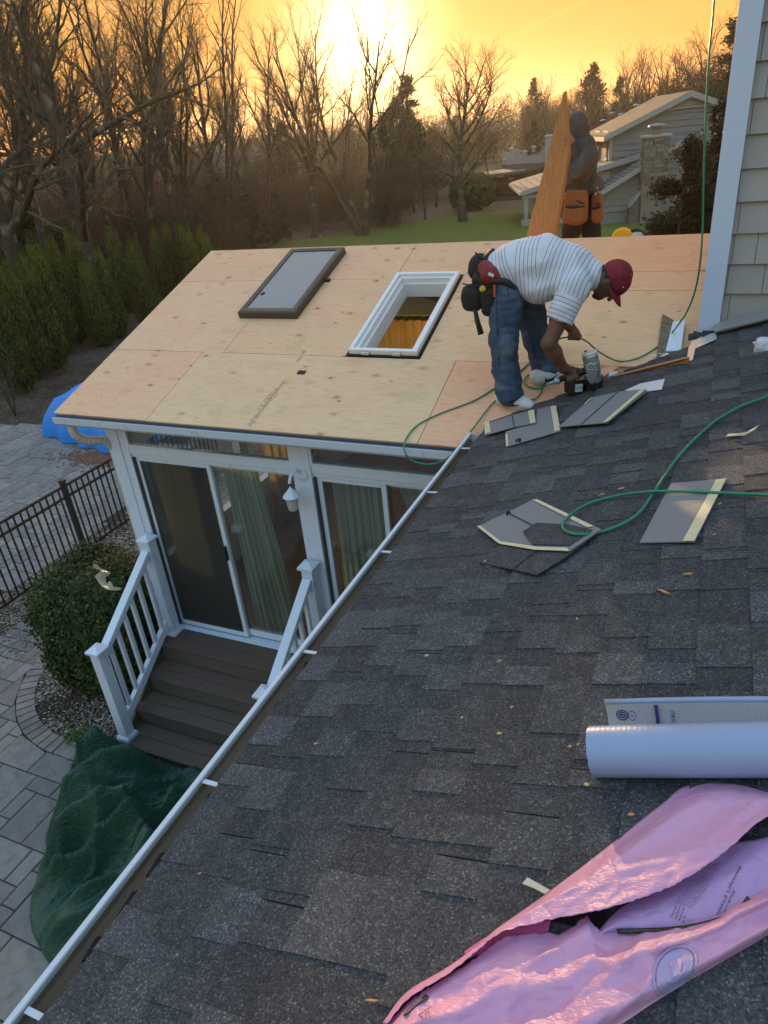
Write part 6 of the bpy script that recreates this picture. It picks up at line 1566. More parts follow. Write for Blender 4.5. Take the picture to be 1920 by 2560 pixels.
m = MB(); m.lathe([(.012, 0), (.034, .0), (.034, .006), (.026, .008)], g0 + ga * (gl * .60) + pd * .047, 16, pd); m.build('round_boss', M_GUN, ng)
m = MB(); m.tube([h0, h0.lerp(h1, .5), h1 + Vector((.02, 0, 0))], [.020, .021, .026], 12); m.build('grip', M_GUNB, ng, smooth=True)
m = MB(); ha = (h0 - h1).normalized(); m.lathe([(.020, -.01), (.028, .0), (.028, .018), (.020, .026), (.012, .03)], h0, 14, ha); m.lathe([(.011, .03), (.011, .07), (.008, .09)], h0, 10, ha); m.build('air_fitting', soft('blue_grey_fitting', (.30, .45, .58), .15, 20, .35, .1, metal=.5), ng)
m = MB(); m.tube(spline([J(1461, 938, 4.60), J(1466, 950, 4.59), J(1462, 960, 4.59)], 4), .005, 6); m.build('trigger', M_GUNB, ng)
dc = J(1437, 1000, 4.66); zb0 = max(z1(dc.x), z2(4.66)) + .014; dc.z = zb0
m = MB(); m.lathe([(.066, 0), (.074, .006), (.076, .090), (.079, .092), (.079, .100), (.070, .102)], dc, 24); dr = m.build('coil_drum', M_GUNB, ng)
m = MB(); m.lathe([(.001, .1025), (.064, .103), (.058, .110), (.001, .112)], dc, 18); m.build('drum_lid', soft('cream_lid', (.55, .52, .46), .2, 30, .6, .3), ng)
for k in range(10):
    a = k * .63; m = MB(); m.bar(dc + Vector((math.cos(a) * .015, math.sin(a) * .015, .1135)), dc + Vector((math.cos(a) * .055, math.sin(a) * .055, .1125)), .003, .003); m.build('lid_line', M_DARK, ng)
q = dc + Vector((.05, -.060, .05)); m = MB(); m.obox(dc + Vector((.034, -.069, .05)), (.022, .011, 0), (.001, -.002, 0), (0, 0, .026)); dl = m.build('label_plate', soft('pale_label', (.50, .54, .56), .1), ng)
flat_text('CN', .030, lambda x, y: dc + Vector((.034, -.0725, .05)) + Vector((.89, .45, 0)) * (x - .020) + Vector((0, 0, y - .010)) + Vector((.0, -.0005, 0)), 'label_print', M_GUNB, dl)
m = MB(); c = J(1484, 1000, 4.67); c.z = zb0; m.box(c.x - .045, c.x + .050, c.y - .045, c.y + .045, zb0, zb0 + .115); m.build('magazine_arm', M_GUNB, ng, bevel=.012)
m = MB(); m.bar(g0 + ga * .02, Vector((g0.x + .012, g0.y + .01, zb0 + .0)), .045, .05); m.build('nose', M_GUNB, ng, bevel=.006)
# ------------------------------------------------------------------ the second worker and the sheet he steadies
Y2 = 8.15
w2 = thing('person', 'person in a dark hooded sweatshirt and orange leather pouches standing beyond the roof ridge', 'person', Vector((J(1450, 560, Y2).x, Y2, zb_(Y2))))
Q = lambda x, y, d=0.0: J(x, y, Y2 + d)
zr2 = zb_(Y2) + .02
M_HOOD = NT('dark_sweatshirt', .95, .15); _t = M_HOOD; _n = _t.noise(_t.coord(), 8, 4); _t.color(_t.mix(_n, (.090, .088, .092), (.145, .140, .138))); _t.bump(_t.noise(_t.coord((1.6, 1, .7), rot=(0, .5, 0)), 11, 4, .6, 1.5), .9, .05); M_HOOD = _t.m
M_PANT = soft('dark_trousers', (.022, .022, .026), .3, 10, .9, .3); M_LEATH = soft('orange_leather', (.23, .090, .026), .4, 12, .7, .25)
bb_ = Body(.011, .03); bb_.chain([Q(1452, 482), Q(1458, 430), Q(1462, 385)], [.10, .105, .11], (Yd, 1.35)); bb_.chain([Q(1458, 365), Q(1446, 330)], [.06, .06]); bb_.cone(Q(1440, 318), Q(1436, 328), .095, .08); bb_.chain([Q(1474, 384, -.20), Q(1440, 428, -.25), Q(1432, 366, -.16)], [.06, .05, .034]); bb_.chain([Q(1462, 384, .2), Q(1428, 425, .2), Q(1420, 365, .05)], [.06, .05, .034])
lp = Vector((J(1424, 575, Y2).x - .02, Y2 - .02, zr2 + .05)); rp = Vector((J(1480, 575, Y2).x + .03, Y2 + .10, zb_(Y2 + .1) + .07))
bb_.chain([Q(1446, 500, -.08), Q(1430, 570, -.08), lp], [.09, .07, .045]); bb_.chain([Q(1468, 500, .08), Q(1477, 575, .08), rp], [.09, .07, .045])
gp_ = J(1428, 350, 7.93); bb_.chain([Q(1432, 366, -.16), gp_], [.034, .032])
for k in range(4):
    b0_ = gp_ + Vector((0, -.02, .032 - k * .021)); bb_.chain([b0_, b0_ + Vector((-.014, -.075, .002)), b0_ + Vector((-.050, -.104, -.004))], [.013, .0115, .0095], None, .006)
bb_.chain([gp_ + Vector((0, .0, .03)), gp_ + Vector((-.02, .02, .055)), gp_ + Vector((-.035, .035, .06))], [.014, .012, .010], None, .006)
bb_.build('body', M_SKIN2, w2)
hb = Body(.011, .05); hb.chain([Q(1450, 468), Q(1454, 430), Q(1459, 392), Q(1456, 366)], [.122, .130, .132, .10], (Yd, 1.35)); hb.cone(Q(1424, 356, -.02), Q(1470, 356, .0), .060, .064, (Yd, 1.5), .012); hb.cone(Q(1439, 318), Q(1445, 342), .122, .112, (Yd, .95), .014); hb.cone(Q(1432, 326), Q(1422, 340), .10, .085); hb.cone(Q(1444, 299), Q(1440, 306), .062, .09)
hb.chain([Q(1472, 388, -.18), Q(1452, 415, -.27), Q(1436, 432, -.28)], [.088, .074, .068], None, .02); hb.chain([Q(1436, 432, -.28), Q(1432, 400, -.23), Q(1432, 364, -.17)], [.068, .056, .050], None, .02); hb.chain([Q(1464, 388, .18), Q(1432, 428, .22), Q(1421, 375, .06)], [.095, .08, .05], None, .03)
hb.cone(Q(1428, 470), Q(1478, 470), .128, .128, (Yd, 1.3), .008); hb.ball(Q(1406, 328), .080, k=.02, sub=True)
def hood_cut(F_, lo, c):
    z = lo[2] + np.arange(F_.shape[2]) * c; return np.maximum(F_, (Q(1452, 476).z - z)[None, None, :]).astype(np.float32)
def hood_folds(V):
    out_ = V.copy()
    for i, p in enumerate(V):
        q = Vector(p); w_ = .016 * (1 - 2 * abs(mnoise.noise(Vector((q.x * 9 + q.z * 7, q.y * 6, q.z * 5 - q.x * 7))))) + .006 * mnoise.noise(q * 18); out_[i, 1] -= w_; out_[i, 0] += w_ * .6
    return out_
hb.build('hooded_sweatshirt', M_HOOD, w2, extra=hood_cut, noise_=hood_folds)
pb_ = Body(.011, .04); pb_.cone(Q(1450, 480), Q(1454, 496), .120, .118, (Yd, 1.3)); pb_.chain([Q(1444, 508, -.09), Q(1430, 572, -.09), lp + Vector((0, 0, .06))], [.115, .095, .088]); pb_.chain([Q(1468, 508, .09), Q(1478, 575, .09), rp + Vector((0, 0, .06))], [.115, .095, .088]); pb_.build('trousers', M_PANT, w2, noise_=wrinkle(.008, 9, 3))
for p in (lp, rp):
    b = Body(.009, .02); b.chain([p + Vector((.03, 0, .0)), p + Vector((-.16, -.03, .0))], [.05, .042]); b.cone(p + Vector((.02, 0, .02)), p + Vector((.02, 0, .12)), .052, .055); b.build('boot', M_DARK, w2)
pch = thing('leather_pouches', 'orange leather tool pouches worn round the waist of the hooded worker', 'tool belt', Q(1445, 520, -.2))
def lpouch(c, w_, h, d_, tilt=0):
    ax_ = Vector((math.cos(tilt), 0, math.sin(tilt))); up_ = Vector((-math.sin(tilt), 0, math.cos(tilt))); pd_ = Vector((0, -1, 0))
    P = lambda a, b, dd: c + ax_ * (a * w_) + up_ * (b * h) + pd_ * dd
    m = MB(); m.prism([P(a, b, -d_ / 2) for a, b in ((-.42, .5), (.42, .5), (.50, -.34), (.40, -.46), (.12, -.52), (-.16, -.50), (-.42, -.45), (-.52, -.32))], pd_ * d_); o = m.build('pouch', M_LEATH, pch, bevel=.018)
    m = MB(); m.prism([P(a, b, d_ / 2 + .001) for a, b in ((-.42, .02), (-.1, -.02), (.40, .03), (.44, -.34), (.34, -.42), (-.36, -.41), (-.45, -.32))], pd_ * .035); fp_ = m.build('front_pocket', M_LEATH, o, bevel=.012)
    m = MB(); m.bar(P(-.40, .03, d_ / 2 + .02), P(.40, .04, d_ / 2 + .02), .012, .014); m.build('pocket_edge', M_DARK, o)
    m = MB(); m.bar(P(.05, .20, d_ / 2 + .004), P(.36, .12, d_ / 2 + .004), .008, .012); m.build('pocket_slot', M_DARK, o)
    return o
lpouch(Q(1440, 518, -.26), .25, .33, .11, -.05); lpouch(Q(1493, 520, -.08), .12, .28, .10, .10)
m = MB(); m.tube(spline([Q(1418, 478, -.22), Q(1440, 480, -.28), Q(1470, 479, -.26), Q(1486, 478, -.10), Q(1488, 474, .1)], 5), .024, 8); m.build('belt', M_DARK, pch, smooth=True)
m = MB(); m.tube([Q(1488, 488, -.12), Q(1486, 470, -.12)], [.012, .010], 8); m.lathe([(.01, -.02), (.02, 0), (.01, .02)], Q(1490, 468, -.12), 10, (1, 0, 0)); m.build('hammer', M_ALU, pch)
# long tapering piece of plywood stood on edge
yb0, yt0 = 7.72, 7.86
pts = [(1410, 229, yt0), (1421, 385, 7.81), (1386, 596, 7.74), (1377, 640, yb0), (1304, 632, yb0), (1316, 592, 7.74)]
vs = [onY(*p) for p in pts]
m = MB(); m.prism(vs, (.022, .030, .004))
o = tagmesh(m, 'tapered_plywood', M_BOARD, 'tall orange plywood piece tapering to a point, held upright by the hooded worker', 'plywood')
for q in (0, 1): pass
# ------------------------------------------------------------------ neighbouring houses
def mat_clap(name, c, pitch=.2):
    t = NT(name, .8, .3); n = t.noise(t.coord((1, 1, 6)), 3, 4); t.color(t.mix(n, tuple(k * .9 for k in c), tuple(k * 1.08 for k in c))); return t.m
M_CLAP = mat_clap('grey_clapboard', (.195, .215, .225)); M_NTRIM = soft('neighbour_trim', (.31, .325, .325), .08, 5, .5)
M_NROOF = soft('neighbour_roof', (.052, .049, .047), .2, 3, .95, .3); M_NROOF2 = soft('neighbour_roof_grey', (.10, .104, .115), .15, 3, .9, .3)
KS = 45 / 33
P_ = Vector((-1.28, 30, .49)) * 1.5; TH = .33
UU, VV = Vector((math.cos(TH), math.sin(TH), 0)), Vector((-math.sin(TH), math.cos(TH), 0))
NF = Matrix(((UU.x, VV.x, 0, P_.x), (UU.y, VV.y, 0, P_.y), (0, 0, 1, P_.z), (0, 0, 0, 1)))
nh = thing('clapboard_house', 'grey clapboard house with a stone chimney and gabled wings beyond the plywood roof', 'house', (P_.x, P_.y, G))
GZ = G - P_.z
def clap_gable(root, name, off, u0, u1, ue0, ze0, up_, zp, ue1, ze1, pitch=.30):
    """a boarded gable wall facing the viewer: outline given in the house's own frame, one object per board"""
    w = MB(); w.tf = NF
    outl = [(u0, GZ), (u1, GZ), (u1, ze1), (up_, zp), (u0, ze0)]
    w.prism([(u, off + .06, z) for u, z in outl], (0, .2, 0)); wo = w.build(name, M_CLAP, root)
    z = GZ
    def span(zz):
        xs_ = []
        for (a, b), (c, d) in zip(outl, outl[1:] + outl[:1]):
            if (b - zz) * (d - zz) < 0: xs_.append(a + (c - a) * (zz - b) / (d - b))
        return (min(xs_), max(xs_)) if len(xs_) >= 2 else None
    while z < zp - .05:
        s = span(z + .02); s2 = span(min(z + pitch, zp - .02))
        if s and s2 and z > -5.2:
            b = MB(); b.tf = NF; a0, a1 = max(s[0], s2[0]), min(s[1], s2[1])
            b.add([(a0, off - .0, z), (a1, off - .0, z), (a1, off + .05, z + pitch), (a0, off + .05, z + pitch), (a0, off + .06, z), (a1, off + .06, z)], [(0, 1, 2, 3), (0, 4, 5, 1)])
            b.build('clapboard', M_CLAP, wo, fix=False)
        z += pitch
    return wo
def slab(root, name, pts, th, mat, parent=None):
    m = MB(); m.tf = NF; m.prism(pts, (0, 0, -th)); return m.build(name, mat, parent or root)
def nbox(root, name, b, mat, bevel=0):
    m = MB(); m.tf = NF; m.box(*b); return m.build(name, mat, root, bevel=bevel)
# tall block (frame units are metres at 45 m)
k_ = KS
W_, HH = 2.85 * k_, 1.13 * k_
clap_gable(nh, 'gable_wall', 0, -W_, W_, -W_, -HH - .05, 0, -.1, W_, -HH - .05)
for sgn in (-1, 1):
    slab(nh, 'roof', [(0, -.32, 0), (sgn * (W_ + .35), -.32, -HH * (1 + .35 / W_)), (sgn * (W_ + .35), 6.5, -HH * (1 + .35 / W_)), (0, 6.5, 0)], .16, M_NROOF)
    m = MB(); m.tf = NF; m.prism([(0, -.36, .02), (sgn * (W_ + .37), -.36, -HH * (1 + .37 / W_) + .02), (sgn * (W_ + .37), -.36, -HH * (1 + .37 / W_) - .26), (0, -.36, -.28)], (0, .05, 0)); m.build('rake_board', M_NTRIM, nh)
nbox(nh, 'side_wall', (-W_, -W_ + .2, .2, 6.2, GZ, -HH - .1), M_CLAP)
nbox(nh, 'eave_board', (-W_ - .40, -W_ - .34, -.3, 6.5, -HH * 1.12 - .24, -HH * 1.12 - .02), M_NTRIM)
nbox(nh, 'soffit', (-W_ - .34, -W_ - .01, -.28, 6.5, -HH * 1.12 - .22, -HH * 1.12 - .18), M_NTRIM)
m = MB(); m.tf = NF; m.prism([(-1.0, -.05, -.66), (1.0, -.05, -.66), (0, -.05, -.28)], (0, .04, 0)); gv = m.build('gable_vent', soft('vent_green', (.26, .29, .22), .1), nh)
for k in range(4):
    z = -.64 + k * .08; h = 1.0 * (1 - (z + .66) / .38) - .08
    m = MB(); m.tf = NF; m.box(-h, h, -.075, -.05, z, z + .045); m.build('vent_slat', M_NTRIM, gv)
nbox(nh, 'vent_sill', (-1.2, 1.25, -.10, -.0, -.78, -.68), M_NTRIM)
# windows in the sunlit side wall
for (v0, v1, z0, z1_) in ((.55, 1.75, -2.75, -1.62), (2.9, 4.0, -2.75, -1.62)):
    f = nbox(nh, 'window', (-W_ - .05, -W_ - .005, v0 - .12, v1 + .12, z0 - .16, z1_ + .14), M_NTRIM)
    p = MB(); p.tf = NF; p.box(-W_ - .075, -W_ - .052, v0, v1, z0, z1_); p.build('pane', soft('amber_sunlit_pane', (.26, .17, .05), .2, 6, .4, stretch=(1, 1, 9)), f)  # low sun's amber on the window is put into the pane colour
    p = MB(); p.tf = NF; p.box(-W_ - .10, -W_ - .055, v0 - .14, v1 + .14, z0 - .24, z0 - .13); p.build('sill', M_NTRIM, f)
nbox(nh, 'corner_board', (-W_ - .04, -W_ + .12, -.03, .08, GZ, -HH - .1), M_NTRIM)
# vent pipes on the roof
for (px, py) in ((1510, 300), (1532, 282), (1556, 285), (1593, 262)):
    r = ray(px, py); o_ = P_; n_ = (NF.to_3x3() @ Vector((-HH, 0, W_))).normalized(); t_ = n_.dot(o_) / n_.dot(r); p = r * t_
    m = MB(); m.tube([p, p + Vector((0, 0, .38))], .055, 8); vp = m.build('vent_pipe', M_DARK, nh); m = MB(); m.lathe([(.2, -.02), (.14, .03), (.06, .06)], p + Vector((-.06, 0, 0)), 8); m.build('pipe_boot', M_NTRIM, vp)
# left wing with porch, lower roof
def loc(px, py, off):
    r = ray(px, py); t_ = VV.dot(P_ + VV * off) / VV.dot(r); X = r * t_ - P_; return X.dot(UU), X.z
z6 = lambda x, y: (1180 + x / 4.1475, 200 + y / 4.1475)
o1 = -1.0
a = loc(*z6(515, 1148), o1); b = loc(*z6(1659, 788), o1)
sl1 = (b[1] - a[1]) / (b[0] - a[0])
u_r = -.2; zr = a[1] + sl1 * (u_r - a[0])
clap_gable(nh, 'wing_wall', o1, a[0] + .55, u_r, 0, a[1] + .55 * sl1 - .12, u_r - .05, zr - .12, u_r, zr - .2)
slab(nh, 'wing_roof', [(a[0], o1 - .3, a[1]), (u_r, o1 - .3, zr), (u_r, 4.5, zr), (a[0], 6.2, a[1])], .14, M_NROOF2)
m = MB(); m.tf = NF; m.prism([(a[0], o1 - .34, a[1] + .02), (u_r, o1 - .34, zr + .02), (u_r, o1 - .34, zr - .24), (a[0], o1 - .34, a[1] - .24)], (0, .05, 0)); m.build('rake_board', M_NTRIM, nh)
nbox(nh, 'wing_gutter', (a[0] - .12, a[0] + .02, o1 - .3, 6.2, a[1] - .22, a[1] - .06), M_NTRIM)
for k in range(14):                                                   # ribs of the wing roof
    u = a[0] + .35 + k * .42
    if u > u_r - .2: break
    m = MB(); m.tf = NF; m.bar((u, o1 - .28, a[1] + sl1 * (u - a[0]) + .012), (u, 4.4, a[1] + sl1 * (u - a[0]) + .012), .03, .03); m.build('roof_rib', M_NROOF, nh)
# the open porch below that eave
pw0, pw1 = loc(*z6(560, 1200), o1)[0], loc(*z6(1040, 1200), o1)[0]
nbox(nh, 'porch_shade', (pw0 + .6, pw1 + .9, o1 - .02, o1 + .04, GZ + .3, a[1] - .35), M_DARK)  # dark panel on the wall in place of the shade inside the porch
for u in (pw0, pw0 + .62): nbox(nh, 'porch_post', (u - .10, u + .10, o1 - .12, o1 + .02, GZ, a[1] - .18), M_NTRIM)
nbox(nh, 'porch_beam', (pw0 - .2, pw1 + 1.0, o1 - .14, o1 - .02, a[1] - .42, a[1] - .22), M_NTRIM)
nbox(nh, 'porch_rail', (pw0 + .7, pw1 + .8, o1 - .10, o1 - .04, GZ + 1.25, GZ + 1.33), M_NTRIM)
nbox(nh, 'porch_floor', (pw0 - .2, pw1 + 1.0, o1 - .1, o1 + .6, GZ, GZ + .3), M_NTRIM)
m = MB(); m.tf = NF; m.bar((pw1 - .3, o1 - .25, GZ + 1.9), (pw1 + .9, o1 - .9, GZ + .3), .06, .08); m.build('stair_handrail', M_NTRIM, nh)
nbox(nh, 'door', (loc(*z6(1330, 1300), o1)[0] - .45, loc(*z6(1330, 1300), o1)[0] + .4, o1 - .06, o1 - .001, GZ + .3, GZ + 2.4), M_NTRIM)
# front wing, gable with the chimney
o2 = -3.0
a2 = loc(*z6(1300, 1168), o2); pk = loc(1560 + 690 / 4.608, 1605 / 4.608, o2 - .3)
clap_gable(nh, 'front_wall', o2, a2[0] + .15, 2 * pk[0] - a2[0] - .15, 0, a2[1] - .0, pk[0], pk[1] - .1, 0, a2[1])
for sgn in (0, 1):
    e = a2[0] if sgn == 0 else 2 * pk[0] - a2[0]
    slab(nh, 'front_roof', [(pk[0], o2 - .3, pk[1]), (e, o2 - .3, a2[1]), (e, o1 - .01, a2[1]), (pk[0], o1 - .01, pk[1])], .14, M_NROOF2)
    m = MB(); m.tf = NF; m.prism([(pk[0], o2 - .34, pk[1] + .02), (e, o2 - .34, a2[1] + .02), (e, o2 - .34, a2[1] - .22), (pk[0], o2 - .34, pk[1] - .22)], (0, .04, 0)); m.build('rake_board', M_NTRIM, nh)
s2_ = (pk[1] - a2[1]) / (pk[0] - a2[0])
for k in range(16):
    u = a2[0] + .15 + k * .22
    if u > pk[0] - .1: break
    m = MB(); m.tf = NF; m.bar((u, o2 - .28, a2[1] + s2_ * (u - a2[0]) + .010), (u, o1 - .02, a2[1] + s2_ * (u - a2[0]) + .010), .025, .03); m.build('roof_rib', M_NROOF, nh)
# stone chimney with ledge stones, shoulder and cap
oc_ = o2 - .65
cl_, cr_, zt_ = loc(1560 + 250 / 4.608, 1565 / 4.608, oc_)[0], loc(1560 + 535 / 4.608, 1565 / 4.608, oc_)[0], loc(1560 + 390 / 4.608, 1555 / 4.608, oc_)[1]
chm = MB(); chm.tf = NF; chm.box(cl_ + .04, cr_ - .04, oc_ + .04, oc_ + .75, GZ, zt_ - .05)
ch = chm.build('chimney', soft('mortar', (.19, .18, .16), .2, 8, .95), nh)
M_STONE = NT('ledge_stone', .9, .3); _t = M_STONE; _n = _t.noise(_t.coord(), 7, 4); _r = _t.objrand(); _t.color(_t.mix(1.0, _t.ramp(_r, [(0, (.11, .102, .088)), (.4, (.17, .157, .135)), (.8, (.23, .215, .19)), (1, (.15, .145, .14))]), _t.ramp(_n, [(.3, (.72, .72, .72)), (.7, (1.2, 1.2, 1.2))]), 'MULTIPLY')); _t.bump(_n, .5, .03); M_STONE = _t.m
nr_ = random.Random(8); z = zt_ - .12; ns_ = 0
while z > GZ + 1.2 and ns_ < 290:
    h = nr_.choice((.14, .18, .22)); u = cl_
    while u < cr_ - .02:
        w_ = nr_.uniform(.24, .60); w_ = w_ if u + w_ < cr_ - .12 else cr_ - u
        m = MB(); m.tf = NF; e = nr_.uniform(-.03, .03); m.box(u + .008, u + w_ - .008, oc_ - .02 + e, oc_ + .2, z - h + .008, z - .006); m.build('stone', M_STONE, ch, fix=False); ns_ += 1; u += w_
    m = MB(); m.tf = NF; m.box(cl_ - .02, cl_ + .1, oc_ + .205, oc_ + .70, z - h + .008, z - .006); m.build('stone', M_STONE, ch, fix=False); ns_ += 1
    z -= h
nbox(nh, 'chimney_cap', (cl_ - .08, cr_ + .08, oc_ - .1, oc_ + .85, zt_ - .10, zt_ + .02), M_NTRIM, .02)
m = MB(); m.tf = NF; um = (cl_ + cr_) / 2; m.lathe([(.26, 0), (.26, .22), (.22, .25), (.22, .33), (.42, .36), (.40, .42), (.05, .50)], (um, oc_ + .35, zt_ + .02), 12); m.build('flue_cap', soft('flue_metal', (.20, .18, .16), .2, 8, .5, metal=.4), nh)
m = MB(); m.tf = NF; c0 = loc(1600, 486, oc_); m.prism([(cl_ - .5, oc_ + .1, c0[1] - .45), (cl_ + .02, oc_ + .1, c0[1] + .18), (cl_ + .02, oc_ + .1, c0[1] + .02), (cl_ - .5, oc_ + .1, c0[1] - .62)], (0, .6, 0)); m.build('chimney_shoulder', M_NTRIM, nh)
m = MB(); m.tf = NF; m.prism([(cl_ - .48, oc_ + .15, GZ), (cl_, oc_ + .15, GZ), (cl_, oc_ + .15, c0[1]), (cl_ - .48, oc_ + .15, c0[1] - .55)], (0, .5, 0)); m.build('chimney_base', M_STONE, nh)
# white pipe seen left of the plywood piece, and the dark low house beyond
dh = thing('dark_house', 'low dark brown house with shallow dark roofs beyond the lawn', 'house', (-16, 60, G))
M_DWALL = soft('dark_brown_wall', (.045, .036, .030), .2, 6, .9); M_DROOF = soft('charcoal_roof', (.075, .080, .095), .2, 4, .8); M_DROOF2 = soft('brown_roof', (.11, .098, .09), .2, 4, .85)
def P60(px, py, y=60.0): return onY(*z6(px, py), y)
def solid(pts, ext, name, mat, root):
    m = MB(); m.prism(pts, ext); return m.build(name, mat, root)
solid([P60(310, 875, 63), P60(345, 745, 70), P60(780, 690, 70), P60(780, 900, 63)], (0, 0, -.25), 'back_roof', M_DROOF, dh)
solid([P60(350, 878), P60(545, 930), P60(790, 850), P60(790, 700, 66), P60(590, 715, 66)], (0, 0, -.2), 'middle_roof', M_DROOF2, dh)
solid([P60(15, 970), P60(75, 992, 58), P60(560, 935, 58), P60(560, 905, 62), P60(300, 928, 62)], (0, 0, -.18), 'porch_roof', M_DROOF2, dh)
p0, p1 = P60(100, 985, 60.4), P60(560, 930, 60.4)
m = MB(); m.prism([p0, p1, Vector((p1.x, p1.y, G + .0)), Vector((p0.x, p0.y, G + .0))], (0, 4, 0)); m.build('wall', M_DWALL, dh)
for (a, b, c, d, nm, mt) in ((380, 1015, 432, 1085, 'window', M_NTRIM), (262, 985, 325, 1005, 'light', M_NTRIM)):
    q0, q1 = P60(a, b, 60.33), P60(c, d, 60.33); m = MB(); m.box(q0.x, q1.x, 60.30, 60.39, q1.z, q0.z); wo = m.build(nm, mt, dh)
    if nm == 'window':
        for k in range(2):
            m = MB(); xa = q0.x + .06 + k * (q1.x - q0.x) * .48; m.box(xa, xa + (q1.x - q0.x) * .38, 60.27, 60.299, q1.z + .1, q0.z - .08); m.build('pane', M_DARK, wo)
for px, py in ((405, 735), (640, 718), (548, 765), (175, 866), (340, 850)):
    p = P60(px, py, 61 if px > 500 else 63); m = MB(); m.lathe([(.02, .26), (.20, .20), (.22, .12), (.12, .10), (.12, -.2)], p, 10); m.build('roof_vent', M_NTRIM, dh)
m = MB(); q = P60(800, 600, 57); m.lathe([(.30, -3.2), (.30, -.1), (.36, -.05), (.36, .05), (.1, .1)], P60(805, 580, 57) , 12); m.build('vent_stack', soft('grey_stack', (.36, .37, .38), .1), dh)
ff = thing('iron_fence', 'thin dark fence in front of the low dark house', 'fence', (-16.5, 57, G), 'black iron fences')
f0, f1 = P60(105, 1235, 57), P60(525, 1170, 57)
f0.z = max(f0.z, G + 1.0); f1.z = G + 1.3; f0.z = G + 1.3
for dz in (0, -.85):
    m = MB(); m.bar(f0 + Vector((0, 0, dz)), f1 + Vector((0, 0, dz)), .06, .06); m.build('rail', M_IRON, ff)
for k in range(40):
    p = f0.lerp(f1, k / 39); m = MB(); m.box(p.x - .018, p.x + .018, p.y - .018, p.y + .018, G, p.z); m.build('picket' if k % 8 else 'post', M_IRON, ff)
# a pale glimpse of another house through the trees on the left
lh = thing('white_house', 'pale house glimpsed through the trees at the left of the wood', 'house', tuple(onY(585, 470, 75)))
c = onY(600, 480, 75); c.z = land_z(c.x, c.y)
m = MB(); m.box(c.x - 4.5, c.x + 4.5, 75, 82, c.z - 1, c.z + 3.2); m.build('wall', soft('pale_wall', (.50, .48, .46), .1), lh)
m = MB(); m.prism([(c.x - 5, 74.5, c.z + 3.1), (c.x - 5, 82.5, c.z + 3.1), (c.x - 5, 78.5, c.z + 5.2)], (10, 0, 0)); m.build('roof', M_DROOF2, lh)
for k in range(3):
    m = MB(); m.box(c.x - 3.4 + k * 2.6, c.x - 2.3 + k * 2.6, 74.93, 74.99, c.z + 1.2, c.z + 2.5); m.build('window', M_DARK, lh)
# ------------------------------------------------------------------ trees
tr_ = random.Random(77)
def mat_twig():
    t = NT('twig_bark', .9, .15); n = t.noise(t.coord(), .8, 3); t.color(t.mix(n, (.085, .064, .042), (.17, .128, .080))); return t.m
M_TWIG = mat_twig()
class Tree:
    def __init__(s, seed):
        s.R = random.Random(seed); s.trunk = MB(); s.crown = MB(); s.trunk_v = []
    def seg(s, mb, pts, rs, n):
        rs = [x * (.92 if mb is s.trunk else .95) for x in rs]
        P = np.array([tuple(p) for p in pts]); m = len(P); T = np.gradient(P, axis=0); T /= np.linalg.norm(T, axis=1)[:, None] + 1e-9
        ref = np.array([0.31, 0.77, 0.2]); S = np.cross(T, ref); S /= np.linalg.norm(S, axis=1)[:, None] + 1e-9; B = np.cross(T, S)
        a = np.arange(n) * 2 * math.pi / n
        V = P[:, None, :] + np.array(rs)[:, None, None] * (S[:, None, :] * np.cos(a)[None, :, None] + B[:, None, :] * np.sin(a)[None, :, None])
        b = len(mb.v); mb.v.extend(map(tuple, V.reshape(-1, 3)))
        for i in range(m - 1):
            for k in range(n):
                mb.f.append((b + i * n + k, b + i * n + (k + 1) % n, b + (i + 1) * n + (k + 1) % n, b + (i + 1) * n + k)); mb.m.append(0); mb.t.append(.5)
    def grow(s, p, d, L, r, lv, cfg):
        R = s.R; nseg = (9, 7, 5, 3, 2)[lv]; sides = (9, 6, 4, 3, 3)[lv]
        pts, rs, dirs = [Vector(p)], [r], [d.copy()]; wob = cfg['wob'][lv]
        tip = (.22, .12, .14, .2, .3)[lv]
        for i in range(nseg):
            d = (d + Vector((R.gauss(0, wob), R.gauss(0, wob), R.gauss(0, wob * .7))) + Vector((0, 0, cfg['up'][lv]))).normalized()
            pts.append(pts[-1] + d * (L / nseg)); rs.append(r * (1 - (1 - tip) * (i + 1) / nseg)); dirs.append(d.copy())
        if lv == 0: rs[0] *= 1.45
        s.seg(s.trunk if lv <= 1 else s.crown, pts, rs, sides)
        if lv >= cfg['depth']: return
        n = cfg['n'][lv]; n = max(1, int(round(n * R.uniform(.8, 1.2))))
        a0 = R.uniform(0, 6.28)
        for k in range(n):
            t = lerp(cfg['start'][lv], .98, (k + R.uniform(.1, .9)) / n); f = t * nseg; i = min(int(f), nseg - 1); f -= i
            q = pts[i].lerp(pts[i + 1], f); dd = dirs[i + 1]; rr_ = rs[i] * (1 - f) + rs[i + 1] * f
            a0 += 2.4 + R.uniform(-.5, .5); s_ = dd.orthogonal().normalized(); s_.rotate(Matrix.Rotation(a0, 3, dd))
            ang = cfg['ang'][lv] * R.uniform(.7, 1.25)
            nd = (dd * math.cos(ang) + s_ * math.sin(ang)).normalized()
            ll = L * cfg['len'][lv] * R.uniform(.65, 1.2) * (1.12 - .55 * t if lv == 0 else 1.05 - .35 * t)
            s.grow(q, nd, ll, min(rr_ * .8, r * cfg['rad'][lv] * R.uniform(.75, 1.1)), lv + 1, cfg)
